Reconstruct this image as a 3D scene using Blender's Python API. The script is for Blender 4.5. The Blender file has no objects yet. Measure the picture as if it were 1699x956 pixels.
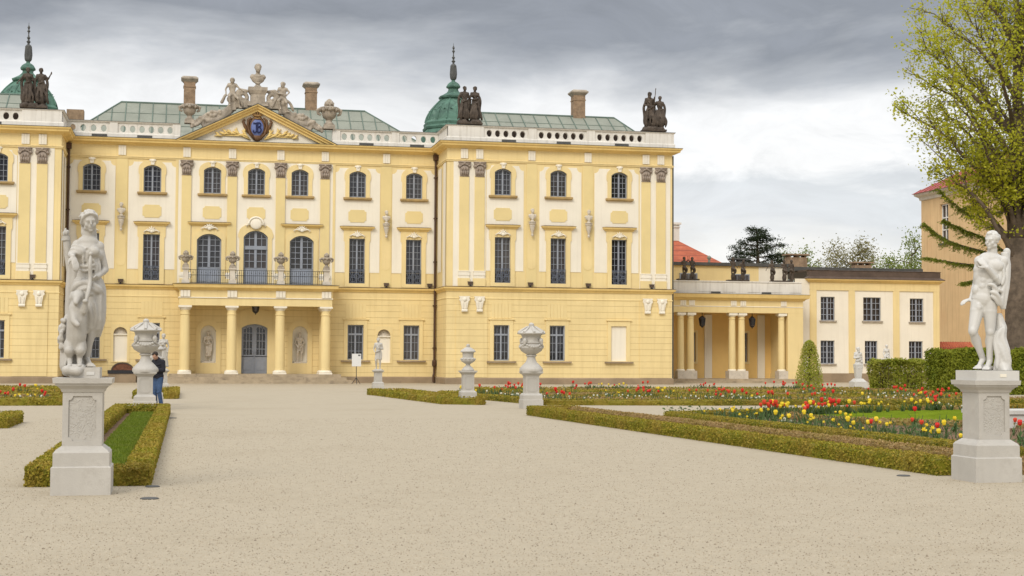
import bpy, bmesh, math, random
import numpy as np
from mathutils import Vector, Matrix
from mathutils.geometry import tessellate_polygon
R = math.radians
PI = math.pi
sc = bpy.context.scene
COL = sc.collection
rng = random.Random(7)

# ------------------------------------------------------------------ camera
FOC, YAW, PITCH, ROLL = 2540.0 / 1699.0, 0.2096, 0.0448, 0.0055
CAM = Vector((-4.64, -107.4, 1.62))
_cy, _sy, _cp, _sp = math.cos(YAW), math.sin(YAW), math.cos(PITCH), math.sin(PITCH)
RIGHT0 = Vector((_cy, -_sy, 0))
FWD = Vector((_sy * _cp, _cy * _cp, _sp))
UP0 = Vector((-_sy * _sp, -_cy * _sp, _cp))
RIGHT = RIGHT0 * math.cos(ROLL) + UP0 * math.sin(ROLL)
UP = UP0 * math.cos(ROLL) - RIGHT0 * math.sin(ROLL)
cam_data = bpy.data.cameras.new('camera')
cam = bpy.data.objects.new('camera', cam_data)
COL.objects.link(cam)
cam_data.sensor_width = 36.0
cam_data.lens = 36.0 * FOC
cam_data.clip_start, cam_data.clip_end = 0.5, 3000.0
m3 = Matrix((RIGHT, UP, -FWD)).transposed()
cam.matrix_world = Matrix.Translation(CAM) @ m3.to_4x4()
sc.camera = cam

# ------------------------------------------------------------------ sky, sun, exposure
SUN_EL, SUN_AZ = R(38), R(-148)           # azimuth measured from +Y towards +X
w = bpy.data.worlds.new('World'); sc.world = w; w.use_nodes = True
nt = w.node_tree; nt.nodes.clear()
def wn(t, **k):
    n = nt.nodes.new(t)
    for a, b in k.items(): setattr(n, a, b)
    return n
def mth(op, a, b=None, clamp=False):
    n = wn('ShaderNodeMath', operation=op, use_clamp=clamp)
    for i, s in enumerate((a, b)):
        if s is None: continue
        if isinstance(s, (int, float)): n.inputs[i].default_value = s
        else: nt.links.new(s, n.inputs[i])
    return n.outputs[0]
def ramp_w(fac, stops):
    n = wn('ShaderNodeValToRGB'); nt.links.new(fac, n.inputs[0])
    el = n.color_ramp.elements
    while len(el) < len(stops): el.new(0.5)
    for e, (p, c) in zip(el, stops): e.position = p; e.color = (*c, 1)
    return n.outputs[0]
tc = wn('ShaderNodeTexCoord'); sep = wn('ShaderNodeSeparateXYZ'); nt.links.new(tc.outputs['Generated'], sep.inputs[0])
az = mth('ARCTAN2', sep.outputs[0], sep.outputs[1]); el_ = mth('ARCSINE', sep.outputs[2])
def wnoise(sa, se, off, detail, rough, dist=0.0):
    cmb = wn('ShaderNodeCombineXYZ')
    nt.links.new(mth('MULTIPLY', az, sa), cmb.inputs[0]); nt.links.new(mth('MULTIPLY', el_, se), cmb.inputs[1]); cmb.inputs[2].default_value = off
    n = wn('ShaderNodeTexNoise'); n.inputs['Scale'].default_value = 1.0; n.inputs['Detail'].default_value = detail
    n.inputs['Roughness'].default_value = rough; n.inputs['Distortion'].default_value = dist
    nt.links.new(cmb.outputs[0], n.inputs['Vector']); return n.outputs['Fac']
n1 = wnoise(4.0, 13.0, 3.3, 6, 0.55, 0.3)
n2 = wnoise(13.0, 25.0, 8.1, 8, 0.62, 0.6)
elev = mth('ADD', el_, mth('MULTIPLY', mth('SUBTRACT', n1, 0.5), 0.17))
elev = mth('ADD', elev, mth('MULTIPLY', mth('SUBTRACT', n2, 0.5), 0.045))
elev = mth('ADD', elev, mth('MULTIPLY', mth('SUBTRACT', az, 0.2), -0.035))
cloud = ramp_w(mth('MULTIPLY', elev, 2.0, True), [
    (0.00, (.86, .85, .82)), (0.09, (.86, .85, .83)), (0.15, (.69, .705, .725)), (0.19, (.66, .68, .70)), (0.23, (.89, .885, .88)),
    (0.325, (.85, .85, .85)), (0.39, (.47, .485, .51)), (0.445, (.28, .295, .325)), (0.56, (.30, .315, .355)), (0.85, (.74, .75, .77))])
shade = mth('ADD', mth('MULTIPLY', n2, 0.6), 0.70)
zen = mth('ADD', mth('MULTIPLY', mth('SUBTRACT', el_, 0.45, True), 1.35), 1.0)       # an overcast sky is brighter overhead
gain = mth('MULTIPLY', mth('MULTIPLY', shade, zen), 10.0)
vm = wn('ShaderNodeVectorMath', operation='SCALE'); nt.links.new(cloud, vm.inputs[0]); nt.links.new(gain, vm.inputs['Scale'])
sky = wn('ShaderNodeTexSky', sky_type='NISHITA'); sky.sun_disc = False
sky.sun_elevation = SUN_EL; sky.sun_rotation = SUN_AZ
mixw = wn('ShaderNodeMix', data_type='RGBA'); mixw.inputs[0].default_value = 0.93
nt.links.new(sky.outputs[0], mixw.inputs[6]); nt.links.new(vm.outputs[0], mixw.inputs[7])
bgn = wn('ShaderNodeBackground'); bgn.inputs['Strength'].default_value = 0.1
nt.links.new(mixw.outputs[2], bgn.inputs['Color'])
wo = wn('ShaderNodeOutputWorld'); nt.links.new(bgn.outputs[0], wo.inputs['Surface'])

sun_d = bpy.data.lights.new('sun', 'SUN'); sun = bpy.data.objects.new('sun', sun_d); COL.objects.link(sun)
sun_d.energy = 1.6; sun_d.angle = R(24); sun_d.color = (1.0, 0.93, 0.82)
sdir = Vector((math.sin(SUN_AZ) * math.cos(SUN_EL), math.cos(SUN_AZ) * math.cos(SUN_EL), math.sin(SUN_EL)))
sun.rotation_euler = sdir.to_track_quat('Z', 'Y').to_euler(); sun.location = (-60, -190, 90)

sc.view_settings.view_transform = 'Standard'; sc.view_settings.look = 'None'
sc.view_settings.exposure = 0.2; sc.view_settings.gamma = 1.0; sc.view_settings.use_curve_mapping = False
sc.cycles.max_bounces = 6; sc.cycles.diffuse_bounces = 4; sc.cycles.transparent_max_bounces = 6
sc.cycles.use_denoising = True

# ------------------------------------------------------------------ geometry helpers
def ray(px, py):                       # direction through a point measured on the 1699x956 photograph
    return (FWD + RIGHT * ((px - 849.5) / 2540.0) - UP * ((py - 478.0) / 2540.0))
def at(px, py, Y):                     # that direction met with the upright plane at depth Y
    d = ray(px, py); return CAM + d * ((Y - CAM.y) / d.y)
def gz(y):                             # the court falls a little towards the palace
    return 0.0 if y < -45 else (-0.28 if y > -8 else -0.28 * (y + 45) / 37)
def gp(px, py, h=0.0):                 # met with the ground (or with the level h above it)
    d = ray(px, py); z = h
    for _ in range(6):
        p = CAM + d * ((z - CAM.z) / d.z); z = gz(p.y) + h
    return p

WL = {}
def tag(o, label=None, cat=None, group=None, kind=None):
    if label: o['label'] = label
    if cat: o['category'] = cat
    if group: o['group'] = group
    if kind: o['kind'] = kind
    return o
def empty(name, loc, label, cat, group=None):
    o = bpy.data.objects.new(name, None); COL.objects.link(o); o.location = loc
    o.empty_display_size = 0.3
    WL[o.name] = Vector(loc); return tag(o, label, cat, group)
def link_mesh(name, me, parent=None, org=None):
    o = bpy.data.objects.new(name, me); COL.objects.link(o)
    base = Vector(org) if org is not None else (WL[parent.name] if parent else Vector((0, 0, 0)))
    o.location = base - WL[parent.name] if parent else base
    if parent: o.parent = parent
    WL[o.name] = base; return o
def copy_tree(o, parent=None):
    c = o.copy(); COL.objects.link(c)
    if parent: c.parent = parent
    for ch in o.children: copy_tree(ch, c)
    return c

class MB:
    def __init__(s): s.v, s.f, s.m, s.g = [], [], [], []
    def new(s): s.g.append((len(s.v), len(s.f))); return s
    def build_each(s, name, mats, parent, smooth=False):   # one object for every piece begun with new()
        e = s.g + [(len(s.v), len(s.f))]
        for (v0, f0), (v1, f1) in zip(e, e[1:]):
            q = MB(); q.add(s.v[v0:v1], [tuple(i - v0 for i in f) for f in s.f[f0:f1]]); q.m = s.m[f0:f1]; q.build(name, mats, parent, None, smooth)
    def add(s, vs, fs, m=0):
        b = len(s.v); s.v.extend([tuple(p) for p in vs]); s.f.extend([tuple(b + i for i in f) for f in fs]); s.m.extend([m] * len(fs)); return s
    def box(s, x0, x1, y0, y1, z0, z1, m=0):
        return s.add([(x0, y0, z0), (x1, y0, z0), (x1, y1, z0), (x0, y1, z0), (x0, y0, z1), (x1, y0, z1), (x1, y1, z1), (x0, y1, z1)],
                     [(0, 3, 2, 1), (4, 5, 6, 7), (0, 1, 5, 4), (1, 2, 6, 5), (2, 3, 7, 6), (3, 0, 4, 7)], m)
    def cbox(s, c, d, m=0): return s.box(c[0] - d[0] / 2, c[0] + d[0] / 2, c[1] - d[1] / 2, c[1] + d[1] / 2, c[2] - d[2] / 2, c[2] + d[2] / 2, m)
    def frustum(s, cx, cy, z0, z1, a0, b0, a1, b1, m=0):
        return s.add([(cx - a0, cy - b0, z0), (cx + a0, cy - b0, z0), (cx + a0, cy + b0, z0), (cx - a0, cy + b0, z0),
                      (cx - a1, cy - b1, z1), (cx + a1, cy - b1, z1), (cx + a1, cy + b1, z1), (cx - a1, cy + b1, z1)],
                     [(0, 3, 2, 1), (4, 5, 6, 7), (0, 1, 5, 4), (1, 2, 6, 5), (2, 3, 7, 6), (3, 0, 4, 7)], m)
    def panel(s, outer, holes, y, t, m=0, back=False):     # flat slab in the XZ plane, its front t before y
        loops = [[Vector((p[0], p[1], 0)) for p in l] for l in [outer] + list(holes)]
        flat = [p for l in loops for p in l]; n = len(flat)
        vs = [(p.x, y - t, p.y) for p in flat]; fs = [tuple(t3) for t3 in tessellate_polygon(loops)]
        vs += [(p.x, y, p.y) for p in flat]
        if back: fs += [tuple(i + n for i in reversed(t3)) for t3 in tessellate_polygon(loops)]
        k = 0
        for l in loops:
            q = len(l)
            for i in range(q): fs.append((k + i, k + (i + 1) % q, n + k + (i + 1) % q, n + k + i))
            k += q
        return s.add(vs, fs, m)
    def sweep(s, path, prof, m=0, closed=False):           # moulding: profile (outward, z) along a plan path
        n = len(path); rows = []
        for i, p in enumerate(path):
            ds = []
            if i > 0 or closed: a = path[i - 1]; ds.append((p[0] - a[0], p[1] - a[1]))
            if i < n - 1 or closed: b = path[(i + 1) % n]; ds.append((b[0] - p[0], b[1] - p[1]))
            ns = []
            for d in ds:
                l = math.hypot(*d); ns.append((d[1] / l, -d[0] / l))
            if len(ns) == 2:
                k = 1 + ns[0][0] * ns[1][0] + ns[0][1] * ns[1][1]; o = ((ns[0][0] + ns[1][0]) / k, (ns[0][1] + ns[1][1]) / k)
            else: o = ns[0]
            rows.append([(p[0] + o[0] * d, p[1] + o[1] * d, z) for d, z in prof])
        k = len(prof); vs = [q for r in rows for q in r]; fs = []
        for i in range(n if closed else n - 1):
            j = (i + 1) % n
            for a in range(k - 1): fs.append((i * k + a, j * k + a, j * k + a + 1, i * k + a + 1))
        if not closed: fs += [tuple(range(k)), tuple(reversed(range((n - 1) * k, n * k)))]
        return s.add(vs, fs, m)
    def lathe(s, prof, c=(0, 0, 0), n=20, m=0, ph=0.0, sx=1.0, sy=1.0, rib=None):
        vs, fs = [], []
        for r, z in prof:
            for i in range(n):
                a = 2 * PI * i / n + ph; rr = r * (1 + (rib[1] * math.cos(rib[0] * a) if rib and rib[2] <= z <= rib[3] else 0))
                vs.append((c[0] + rr * math.cos(a) * sx, c[1] + rr * math.sin(a) * sy, c[2] + z))
        for k in range(len(prof) - 1):
            for i in range(n): j = (i + 1) % n; fs.append((k * n + i, k * n + j, (k + 1) * n + j, (k + 1) * n + i))
        fs += [tuple(reversed(range(n))), tuple(range((len(prof) - 1) * n, len(prof) * n))]
        return s.add(vs, fs, m)
    def tube(s, pts, rad, n=8, m=0, cap=True):
        pts = [Vector(p) for p in pts]; k = len(pts)
        if not hasattr(rad, '__len__'): rad = [rad] * k
        vs, fs = [], []; up = None
        for i, p in enumerate(pts):
            t = (pts[min(i + 1, k - 1)] - pts[max(i - 1, 0)])
            t = t.normalized() if t.length > 1e-9 else Vector((0, 0, 1))
            if up is None: up = t.orthogonal().normalized()
            up = (up - t * up.dot(t)); up = up.normalized() if up.length > 1e-6 else t.orthogonal().normalized()
            b = t.cross(up)
            for j in range(n): a = 2 * PI * j / n; vs.append(p + (up * math.cos(a) + b * math.sin(a)) * rad[i])
        for i in range(k - 1):
            for j in range(n): q = (j + 1) % n; fs.append((i * n + j, i * n + q, (i + 1) * n + q, (i + 1) * n + j))
        if cap: fs += [tuple(reversed(range(n))), tuple(range((k - 1) * n, k * n))]
        return s.add(vs, fs, m)
    # closed lumps that the sculptor's remesh welds together
    def caps(s, p0, r0, p1, r1, n=12, m=0):
        p0, p1 = Vector(p0), Vector(p1); d = p1 - p0; L = d.length
        if L < 1e-6: return s.ell(p0, (r0, r0, r0))
        d /= L; pts, rs = [], []
        for a in (-80, -55, -28): pts.append(p0 + d * r0 * math.sin(R(a))); rs.append(r0 * math.cos(R(a)))
        for t in (0, .5, 1): pts.append(p0 + d * L * t); rs.append(r0 + (r1 - r0) * t)
        for a in (28, 55, 80): pts.append(p1 + d * r1 * math.sin(R(a))); rs.append(r1 * math.cos(R(a)))
        return s.tube(pts, rs, n, m)
    def chain(s, pts, rs, n=10):
        for i in range(len(pts) - 1): s.caps(pts[i], rs[i], pts[i + 1], rs[i + 1], n)
        return s
    def ell(s, c, r, rot=None, n=14, k=9, m=0):
        vs, fs = [], []; c = Vector(c)
        for i in range(1, k):
            t = PI * i / k
            for j in range(n):
                a = 2 * PI * j / n; p = Vector((r[0] * math.sin(t) * math.cos(a), r[1] * math.sin(t) * math.sin(a), -r[2] * math.cos(t)))
                vs.append(c + (rot @ p if rot else p))
        b = len(vs); pz = Vector((0, 0, r[2])); vs += [c - (rot @ pz if rot else pz), c + (rot @ pz if rot else pz)]
        for i in range(k - 2):
            for j in range(n): q = (j + 1) % n; fs.append((i * n + j, i * n + q, (i + 1) * n + q, (i + 1) * n + j))
        for j in range(n): q = (j + 1) % n; fs.append((b, q, j)); fs.append((b + 1, (k - 2) * n + j, (k - 2) * n + q))
        return s.add(vs, fs, m)
    def mesh(s, name, mats, org=(0, 0, 0), smooth=False):
        me = bpy.data.meshes.new(name); o = org
        me.from_pydata([(p[0] - o[0], p[1] - o[1], p[2] - o[2]) for p in s.v], [], s.f)
        for mt in (mats if isinstance(mats, (list, tuple)) else [mats]): me.materials.append(mt)
        if any(s.m): me.polygons.foreach_set('material_index', s.m)
        if smooth == 'auto':
            me.polygons.foreach_set('use_smooth', [True] * len(me.polygons)); me.set_sharp_from_angle(angle=R(38))
        elif smooth: me.polygons.foreach_set('use_smooth', [True] * len(me.polygons))
        me.update(); return me
    def build(s, name, mats, parent=None, org=None, smooth=False):
        o = Vector(org) if org is not None else (WL[parent.name] if parent else Vector((0, 0, 0)))
        return link_mesh(name, s.mesh(name, mats, o, smooth), parent, o)
    def carve(s, name, mat, parent=None, org=None, voxel=0.02, smooth=3, inflate=None):   # welds every lump into one continuous skin
        o = Vector(org) if org is not None else (WL[parent.name] if parent else Vector((0, 0, 0)))
        me = s.mesh(name, mat, o); tmp = bpy.data.objects.new('carving', me); COL.objects.link(tmp)
        r = tmp.modifiers.new('r', 'REMESH'); r.mode = 'VOXEL'; r.voxel_size = voxel
        if smooth: q = tmp.modifiers.new('s', 'SMOOTH'); q.factor = 0.5; q.iterations = smooth
        dg = bpy.context.evaluated_depsgraph_get(); out = bpy.data.meshes.new_from_object(tmp.evaluated_get(dg))
        bpy.data.objects.remove(tmp); bpy.data.meshes.remove(me)
        out.name = name; out.materials.clear(); out.materials.append(mat)
        out.polygons.foreach_set('use_smooth', [True] * len(out.polygons))
        return link_mesh(name, out, parent, o)

# ------------------------------------------------------------------ materials
def mat(name, col, rough=0.85, var=0.12, scale=1.2, col2=None, bump=0.0, bscale=30.0, metal=0.0, spec=0.3, stain=None, rnd=0.0, trans=0.0, coord='Object', streak=None, joints=None, mottles=None):
    m = bpy.data.materials.new(name); m.use_nodes = True; t = m.node_tree; b = t.nodes['Principled BSDF']
    L = t.links.new
    def N(ty, **k):
        n = t.nodes.new(ty)
        for a, v in k.items(): setattr(n, a, v)
        return n
    geo = N('ShaderNodeNewGeometry') if coord == 'World' else None
    vec = geo.outputs['Position'] if geo else N('ShaderNodeTexCoord').outputs['Object']
    no = N('ShaderNodeTexNoise'); L(vec, no.inputs['Vector']); no.inputs['Scale'].default_value = scale; no.inputs['Detail'].default_value = 6; no.inputs['Roughness'].default_value = 0.62
    rp = N('ShaderNodeValToRGB'); L(no.outputs['Fac'], rp.inputs[0])
    c2 = col2 or tuple(x * (1 - var) for x in col)
    rp.color_ramp.elements[0].position = 0.36; rp.color_ramp.elements[0].color = (*c2, 1)
    rp.color_ramp.elements[1].position = 0.64; rp.color_ramp.elements[1].color = (*[min(1, x * (1 + var * 0.6)) for x in col], 1)
    out = rp.outputs[0]
    def mix(a, c, f):
        x = N('ShaderNodeMix', data_type='RGBA'); L(a, x.inputs[6])
        if isinstance(c, tuple): x.inputs[7].default_value = (*c, 1)
        else: L(c, x.inputs[7])
        if isinstance(f, float): x.inputs[0].default_value = f
        else: L(f, x.inputs[0])
        return x.outputs[2]
    def math_(op, a, bb=None, cl=False):
        x = N('ShaderNodeMath', operation=op, use_clamp=cl)
        for i, q in enumerate((a, bb)):
            if q is None: continue
            if isinstance(q, (int, float)): x.inputs[i].default_value = q
            else: L(q, x.inputs[i])
        return x.outputs[0]
    if mottles:                       # (colour, scale, threshold, sharpness)
        for cc, s_, th, k in mottles:
            v = N('ShaderNodeTexNoise'); L(vec, v.inputs['Vector']); v.inputs['Scale'].default_value = s_; v.inputs['Detail'].default_value = 5; v.inputs['Roughness'].default_value = .7
            out = mix(out, cc, math_('MULTIPLY', math_('SUBTRACT', v.outputs['Fac'], th), k, True))
    if streak:                        # rain streaks: (colour, amount)
        mp = N('ShaderNodeMapping'); L(vec, mp.inputs[0]); mp.inputs['Scale'].default_value = (3.2, 3.2, 0.16)
        v = N('ShaderNodeTexNoise'); L(mp.outputs[0], v.inputs['Vector']); v.inputs['Scale'].default_value = 1.6; v.inputs['Detail'].default_value = 5
        out = mix(out, streak[0], math_('MULTIPLY', math_('SUBTRACT', v.outputs['Fac'], .5), streak[1] * 4, True))
    if joints:                        # masonry courses: (colour, course height, joint, strength)
        sp = N('ShaderNodeSeparateXYZ'); L(vec, sp.inputs[0])
        fr = math_('FRACT', math_('DIVIDE', sp.outputs[2], joints[1]))
        j = math_('MULTIPLY', math_('LESS_THAN', fr, joints[2]), joints[3])
        out = mix(out, joints[0], j)
        jb = N('ShaderNodeBump'); jb.inputs['Strength'].default_value = .6; jb.inputs['Distance'].default_value = .03
        L(math_('SUBTRACT', 1.0, j), jb.inputs['Height'])
    if rnd:
        oi = N('ShaderNodeObjectInfo'); hs = N('ShaderNodeHueSaturation'); L(out, hs.inputs['Color'])
        L(math_('ADD', math_('MULTIPLY', oi.outputs['Random'], rnd), 1 - rnd / 2), hs.inputs['Value']); out = hs.outputs[0]
    L(out, b.inputs['Base Color'])
    b.inputs['Roughness'].default_value = rough; b.inputs['Metallic'].default_value = metal; b.inputs['Specular IOR Level'].default_value = spec
    nrm = None
    if bump:
        bn = N('ShaderNodeTexNoise'); L(vec, bn.inputs['Vector']); bn.inputs['Scale'].default_value = bscale; bn.inputs['Detail'].default_value = 5
        bp = N('ShaderNodeBump'); bp.inputs['Strength'].default_value = bump; bp.inputs['Distance'].default_value = 0.02; L(bn.outputs['Fac'], bp.inputs['Height'])
        if joints: L(jb.outputs[0], bp.inputs['Normal'])
        L(bp.outputs[0], b.inputs['Normal'])
    elif joints: L(jb.outputs[0], b.inputs['Normal'])
    if trans:
        tr = N('ShaderNodeBsdfTranslucent'); L(out, tr.inputs['Color']); mx = N('ShaderNodeMixShader'); mx.inputs[0].default_value = trans
        L(b.outputs[0], mx.inputs[1]); L(tr.outputs[0], mx.inputs[2]); L(mx.outputs[0], t.nodes['Material Output'].inputs['Surface'])
    return m

M = {}
M['cream'] = mat('cream_plaster', (.83, .775, .655), .9, .05, .35, streak=((.62, .55, .43), .22), coord='World')
M['yellow'] = mat('yellow_plaster', (.79, .635, .325), .9, .06, .4, streak=((.60, .46, .22), .3), mottles=[((.72, .565, .26), 1.1, .56, 1.5)], coord='World')
M['pilaster'] = mat('pilaster_plaster', (.76, .615, .305), .9, .06, .4, coord='World')
M['cornice'] = mat('ochre_plaster', (.78, .575, .23), .9, .10, .5, streak=((.48, .32, .12), .25), coord='World')
M['rust'] = mat('rusticated_plaster', (.80, .64, .325), .9, .07, .4, mottles=[((.70, .535, .25), .7, .54, 1.8), ((.84, .71, .44), 1.6, .6, 1.6)], streak=((.55, .41, .19), .3), joints=((.42, .30, .13), .43, .055, .6), coord='World')
M['plinth'] = mat('brown_plinth_stone', (.33, .25, .165), .95, .2, .8, mottles=[((.22, .17, .12), 1.6, .55, 4.0)], coord='World', bump=.3)
M['white'] = mat('white_render', (.74, .71, .65), .85, .07, .7, streak=((.45, .41, .35), .5), coord='World')
M['marble'] = mat('white_marble', (.49, .465, .42), .55, .09, 1.6, bump=.18, bscale=60, spec=.4, mottles=[((.33, .30, .26), 3.4, .54, 2.6)], streak=((.36, .335, .29), .35))
M['marble_fine'] = mat('clean_marble', (.58, .565, .53), .5, .07, 2.0, bump=.1, bscale=50, spec=.4, mottles=[((.45, .43, .38), 4.0, .57, 2.2)])
M['sand'] = mat('weathered_sandstone', (.40, .345, .275), .95, .25, 2.2, bump=.4, bscale=25, mottles=[((.17, .15, .13), 2.6, .5, 3.5)], coord='World')
M['sandpale'] = mat('pale_sandstone', (.62, .56, .47), .9, .12, 2.2, bump=.3, bscale=25, mottles=[((.38, .33, .27), 5.0, .52, 3.0)], coord='World')
M['dark_stone'] = mat('blackened_stone', (.082, .064, .05), .8, .4, 2.5, bump=.4, bscale=20, mottles=[((.18, .15, .125), 3.4, .55, 3.5)], coord='World')
M['capital'] = mat('capital_stone', (.37, .305, .25), .9, .2, 4, coord='World', mottles=[((.22, .17, .14), 7.0, .5, 3.0)])
M['copper'] = mat('green_copper', (.26, .275, .225), .75, .14, .6, mottles=[((.15, .165, .135), 1.2, .55, 3.0), ((.36, .375, .32), .7, .56, 3.0)], coord='World', spec=.4)
M['copper_bright'] = mat('verdigris_copper', (.085, .175, .13), .7, .3, .9, mottles=[((.028, .058, .048), 1.5, .5, 4.5), ((.21, .33, .26), 1.3, .57, 3.5)], coord='World', spec=.4)
M['lead'] = mat('dark_lead', (.09, .09, .085), .6, .2, 2, coord='World')
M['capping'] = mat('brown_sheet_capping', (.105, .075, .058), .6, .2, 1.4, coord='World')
M['pipe'] = mat('brown_downpipe', (.085, .045, .026), .5, .2, 2)
M['frame'] = mat('grey_blue_joinery', (.30, .325, .375), .5, .06, 3)
M['joinery'] = mat('grey_blue_boards', (.30, .335, .40), .5, .06, 3)
M['iron'] = mat('black_iron', (.03, .03, .034), .5, .2, 5)
M['guard'] = mat('blued_iron', (.10, .115, .15), .5, .2, 5)
M['brick'] = mat('chimney_brick', (.34, .235, .15), .95, .3, 2.5, mottles=[((.17, .12, .085), 3.0, .53, 4.0), ((.45, .36, .26), 2.1, .58, 4.0)], joints=((.24, .18, .13), .12, .16, .45), coord='World')
M['gold'] = mat('gilded_plaster', (.78, .58, .22), .6, .1, 3)
M['bronze'] = mat('brown_shield', (.16, .085, .04), .5, .3, 4)
M['blue'] = mat('blue_enamel', (.14, .19, .42), .45, .08, 3)
M['ink'] = mat('dark_blue_letters', (.016, .022, .09), .5, .1, 3)
M['colonnade_inner'] = mat('warm_ochre_plaster', (.80, .555, .215), .9, .06, .5, coord='World')  # even warm ochre of the colonnade's back wall and ceiling
M['hoodcap'] = mat('brown_flashing', (.20, .135, .075), .7, .25, 1.5, coord='World')
M['sill'] = mat('ochre_sill', (.42, .29, .125), .8, .2, 1.5, coord='World')
M['step'] = mat('step_sandstone', (.42, .34, .235), .95, .2, 1.5, mottles=[((.16, .13, .10), 2.2, .55, 4.0)], coord='World', bump=.3)

def glass_mat():
    m = bpy.data.materials.new('window_glass'); m.use_nodes = True; t = m.node_tree; b = t.nodes['Principled BSDF']
    tcn = t.nodes.new('ShaderNodeNewGeometry'); no = t.nodes.new('ShaderNodeTexNoise'); t.links.new(tcn.outputs['Position'], no.inputs['Vector']); no.inputs['Scale'].default_value = 1.3
    rp = t.nodes.new('ShaderNodeValToRGB'); t.links.new(no.outputs['Fac'], rp.inputs[0])
    rp.color_ramp.elements[0].color = (.012, .011, .012, 1); rp.color_ramp.elements[1].color = (.055, .05, .05, 1); rp.color_ramp.elements[0].position = .42; rp.color_ramp.elements[1].position = .6
    oi = t.nodes.new('ShaderNodeObjectInfo'); r2_ = t.nodes.new('ShaderNodeValToRGB'); t.links.new(oi.outputs['Random'], r2_.inputs[0]); r2_.color_ramp.interpolation = 'CONSTANT'
    for i_, (p_, c_) in enumerate(((0, (.012, .011, .012)), (.3, (.045, .034, .034)), (.5, (.02, .023, .035)), (.7, (.085, .07, .06)), (.85, (.03, .028, .03)))):
        e_ = r2_.color_ramp.elements[i_] if i_ < 2 else r2_.color_ramp.elements.new(p_); e_.position = p_; e_.color = (*c_, 1)
    mx = t.nodes.new('ShaderNodeMix'); mx.data_type = 'RGBA'; mx.inputs[0].default_value = .6; t.links.new(rp.outputs[0], mx.inputs[6]); t.links.new(r2_.outputs[0], mx.inputs[7])
    t.links.new(mx.outputs[2], b.inputs['Base Color']); b.inputs['Roughness'].default_value = .06; b.inputs['Specular IOR Level'].default_value = .62
    bp = t.nodes.new('ShaderNodeBump'); bp.inputs['Strength'].default_value = .12; bp.inputs['Distance'].default_value = .05
    n2_ = t.nodes.new('ShaderNodeTexNoise'); n2_.inputs['Scale'].default_value = 2.2; t.links.new(tcn.outputs['Position'], n2_.inputs['Vector']); t.links.new(n2_.outputs['Fac'], bp.inputs['Height']); t.links.new(bp.outputs[0], b.inputs['Normal'])
    return m
M['glass'] = glass_mat()
# ------------------------------------------------------------------ ground
gmat = mat('gravel', (.425, .365, .268), .97, .05, 4.0, coord='World', bump=.8, bscale=34,
           mottles=[((.345, .285, .195), .35, .52, 1.8), ((.32, .262, .178), .11, .55, 2.2), ((.22, .18, .125), 24.0, .57, 4.0), ((.20, .16, .11), 60.0, .56, 4.5), ((.53, .47, .37), 34.0, .60, 4.5), ((.29, .24, .165), 6.0, .56, 2.2)])
g = MB(); ys = [-260, -130, -45, -33, -21, -8, 60, 1500]
for i in range(len(ys) - 1):
    a, b = ys[i], ys[i + 1]
    g.add([(-900, a, gz(a)), (1200, a, gz(a)), (1200, b, gz(b)), (-900, b, gz(b))], [(0, 1, 2, 3)])
tag(g.build('ground', gmat), kind='structure')

# ------------------------------------------------------------------ the palace
PAL = empty('palace', (0, 0, -0.28), 'long yellow and cream baroque palace with green copper roofs, pediment and columned porch', 'palace')
WX, WY, EX = 12.75, -4.09, 28.9
def rect(x0, x1, z0, z1): return [(x0, z0), (x1, z0), (x1, z1), (x0, z1)]
def arch(w_, z0, zs, rise, n=9, cx=0.0):
    h = w_ / 2; r = (h * h + rise * rise) / (2 * rise); pts = [(cx - h, z0), (cx + h, z0)]; a0 = math.asin(min(1, h / r))
    if rise > h * .999: a0 = PI / 2
    for i in range(n + 1):
        a = a0 - 2 * a0 * i / n; pts.append((cx + r * math.sin(a), zs + rise - r + r * math.cos(a)))
    return pts
def notched(x0, x1, z0, z1, r, bottom=False, n=4):          # panel with hollowed corners
    def q(cx, cz, a0, a1): return [(cx + r * math.cos(R(a0 + (a1 - a0) * i / n)), cz + r * math.sin(R(a0 + (a1 - a0) * i / n))) for i in range(n + 1)]
    p = []
    p += q(x0, z0, 90, 0) if bottom else [(x0, z0)]
    p += q(x1, z0, 180, 90) if bottom else [(x1, z0)]
    p += q(x1, z1, 270, 180); p += q(x0, z1, 0, -90)
    return p
def wall_y(mb, y, x0, x1, z0, z1, holes, rev=.32, m=0):      # upright wall facing -Y with real openings
    xs = sorted({x0, x1, *[h[0] for h in holes], *[h[1] for h in holes]}); zs = sorted({z0, z1, *[h[2] for h in holes], *[h[3] for h in holes]})
    for i in range(len(xs) - 1):
        for j in range(len(zs) - 1):
            cx, cz = (xs[i] + xs[i + 1]) / 2, (zs[j] + zs[j + 1]) / 2
            if any(h[0] < cx < h[1] and h[2] < cz < h[3] for h in holes): continue
            mb.add([(xs[i], y, zs[j]), (xs[i + 1], y, zs[j]), (xs[i + 1], y, zs[j + 1]), (xs[i], y, zs[j + 1])], [(0, 1, 2, 3)], m)
    for a, b, c, d in holes:
        mb.add([(a, y, c), (b, y, c), (b, y, d), (a, y, d), (a, y + rev, c), (b, y + rev, c), (b, y + rev, d), (a, y + rev, d)],
               [(0, 4, 5, 1), (1, 5, 6, 2), (2, 6, 7, 3), (3, 7, 4, 0)], m)
UW, FW, GW = .59, .555, .56
UT, UB, FT, FB, GT, GB = 14.60, 12.76, 9.86, 6.70, 3.79, 1.34
main_u = [0, -3.0, 3.0, -7.04, 7.04, -11.06, 11.06]
main_f = [-7.04, 7.04, -11.06, 11.06]
main_g = [-6.95, 7.0, -10.9, 10.95]
wing = [16.65, 20.6, 25.0]
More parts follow.
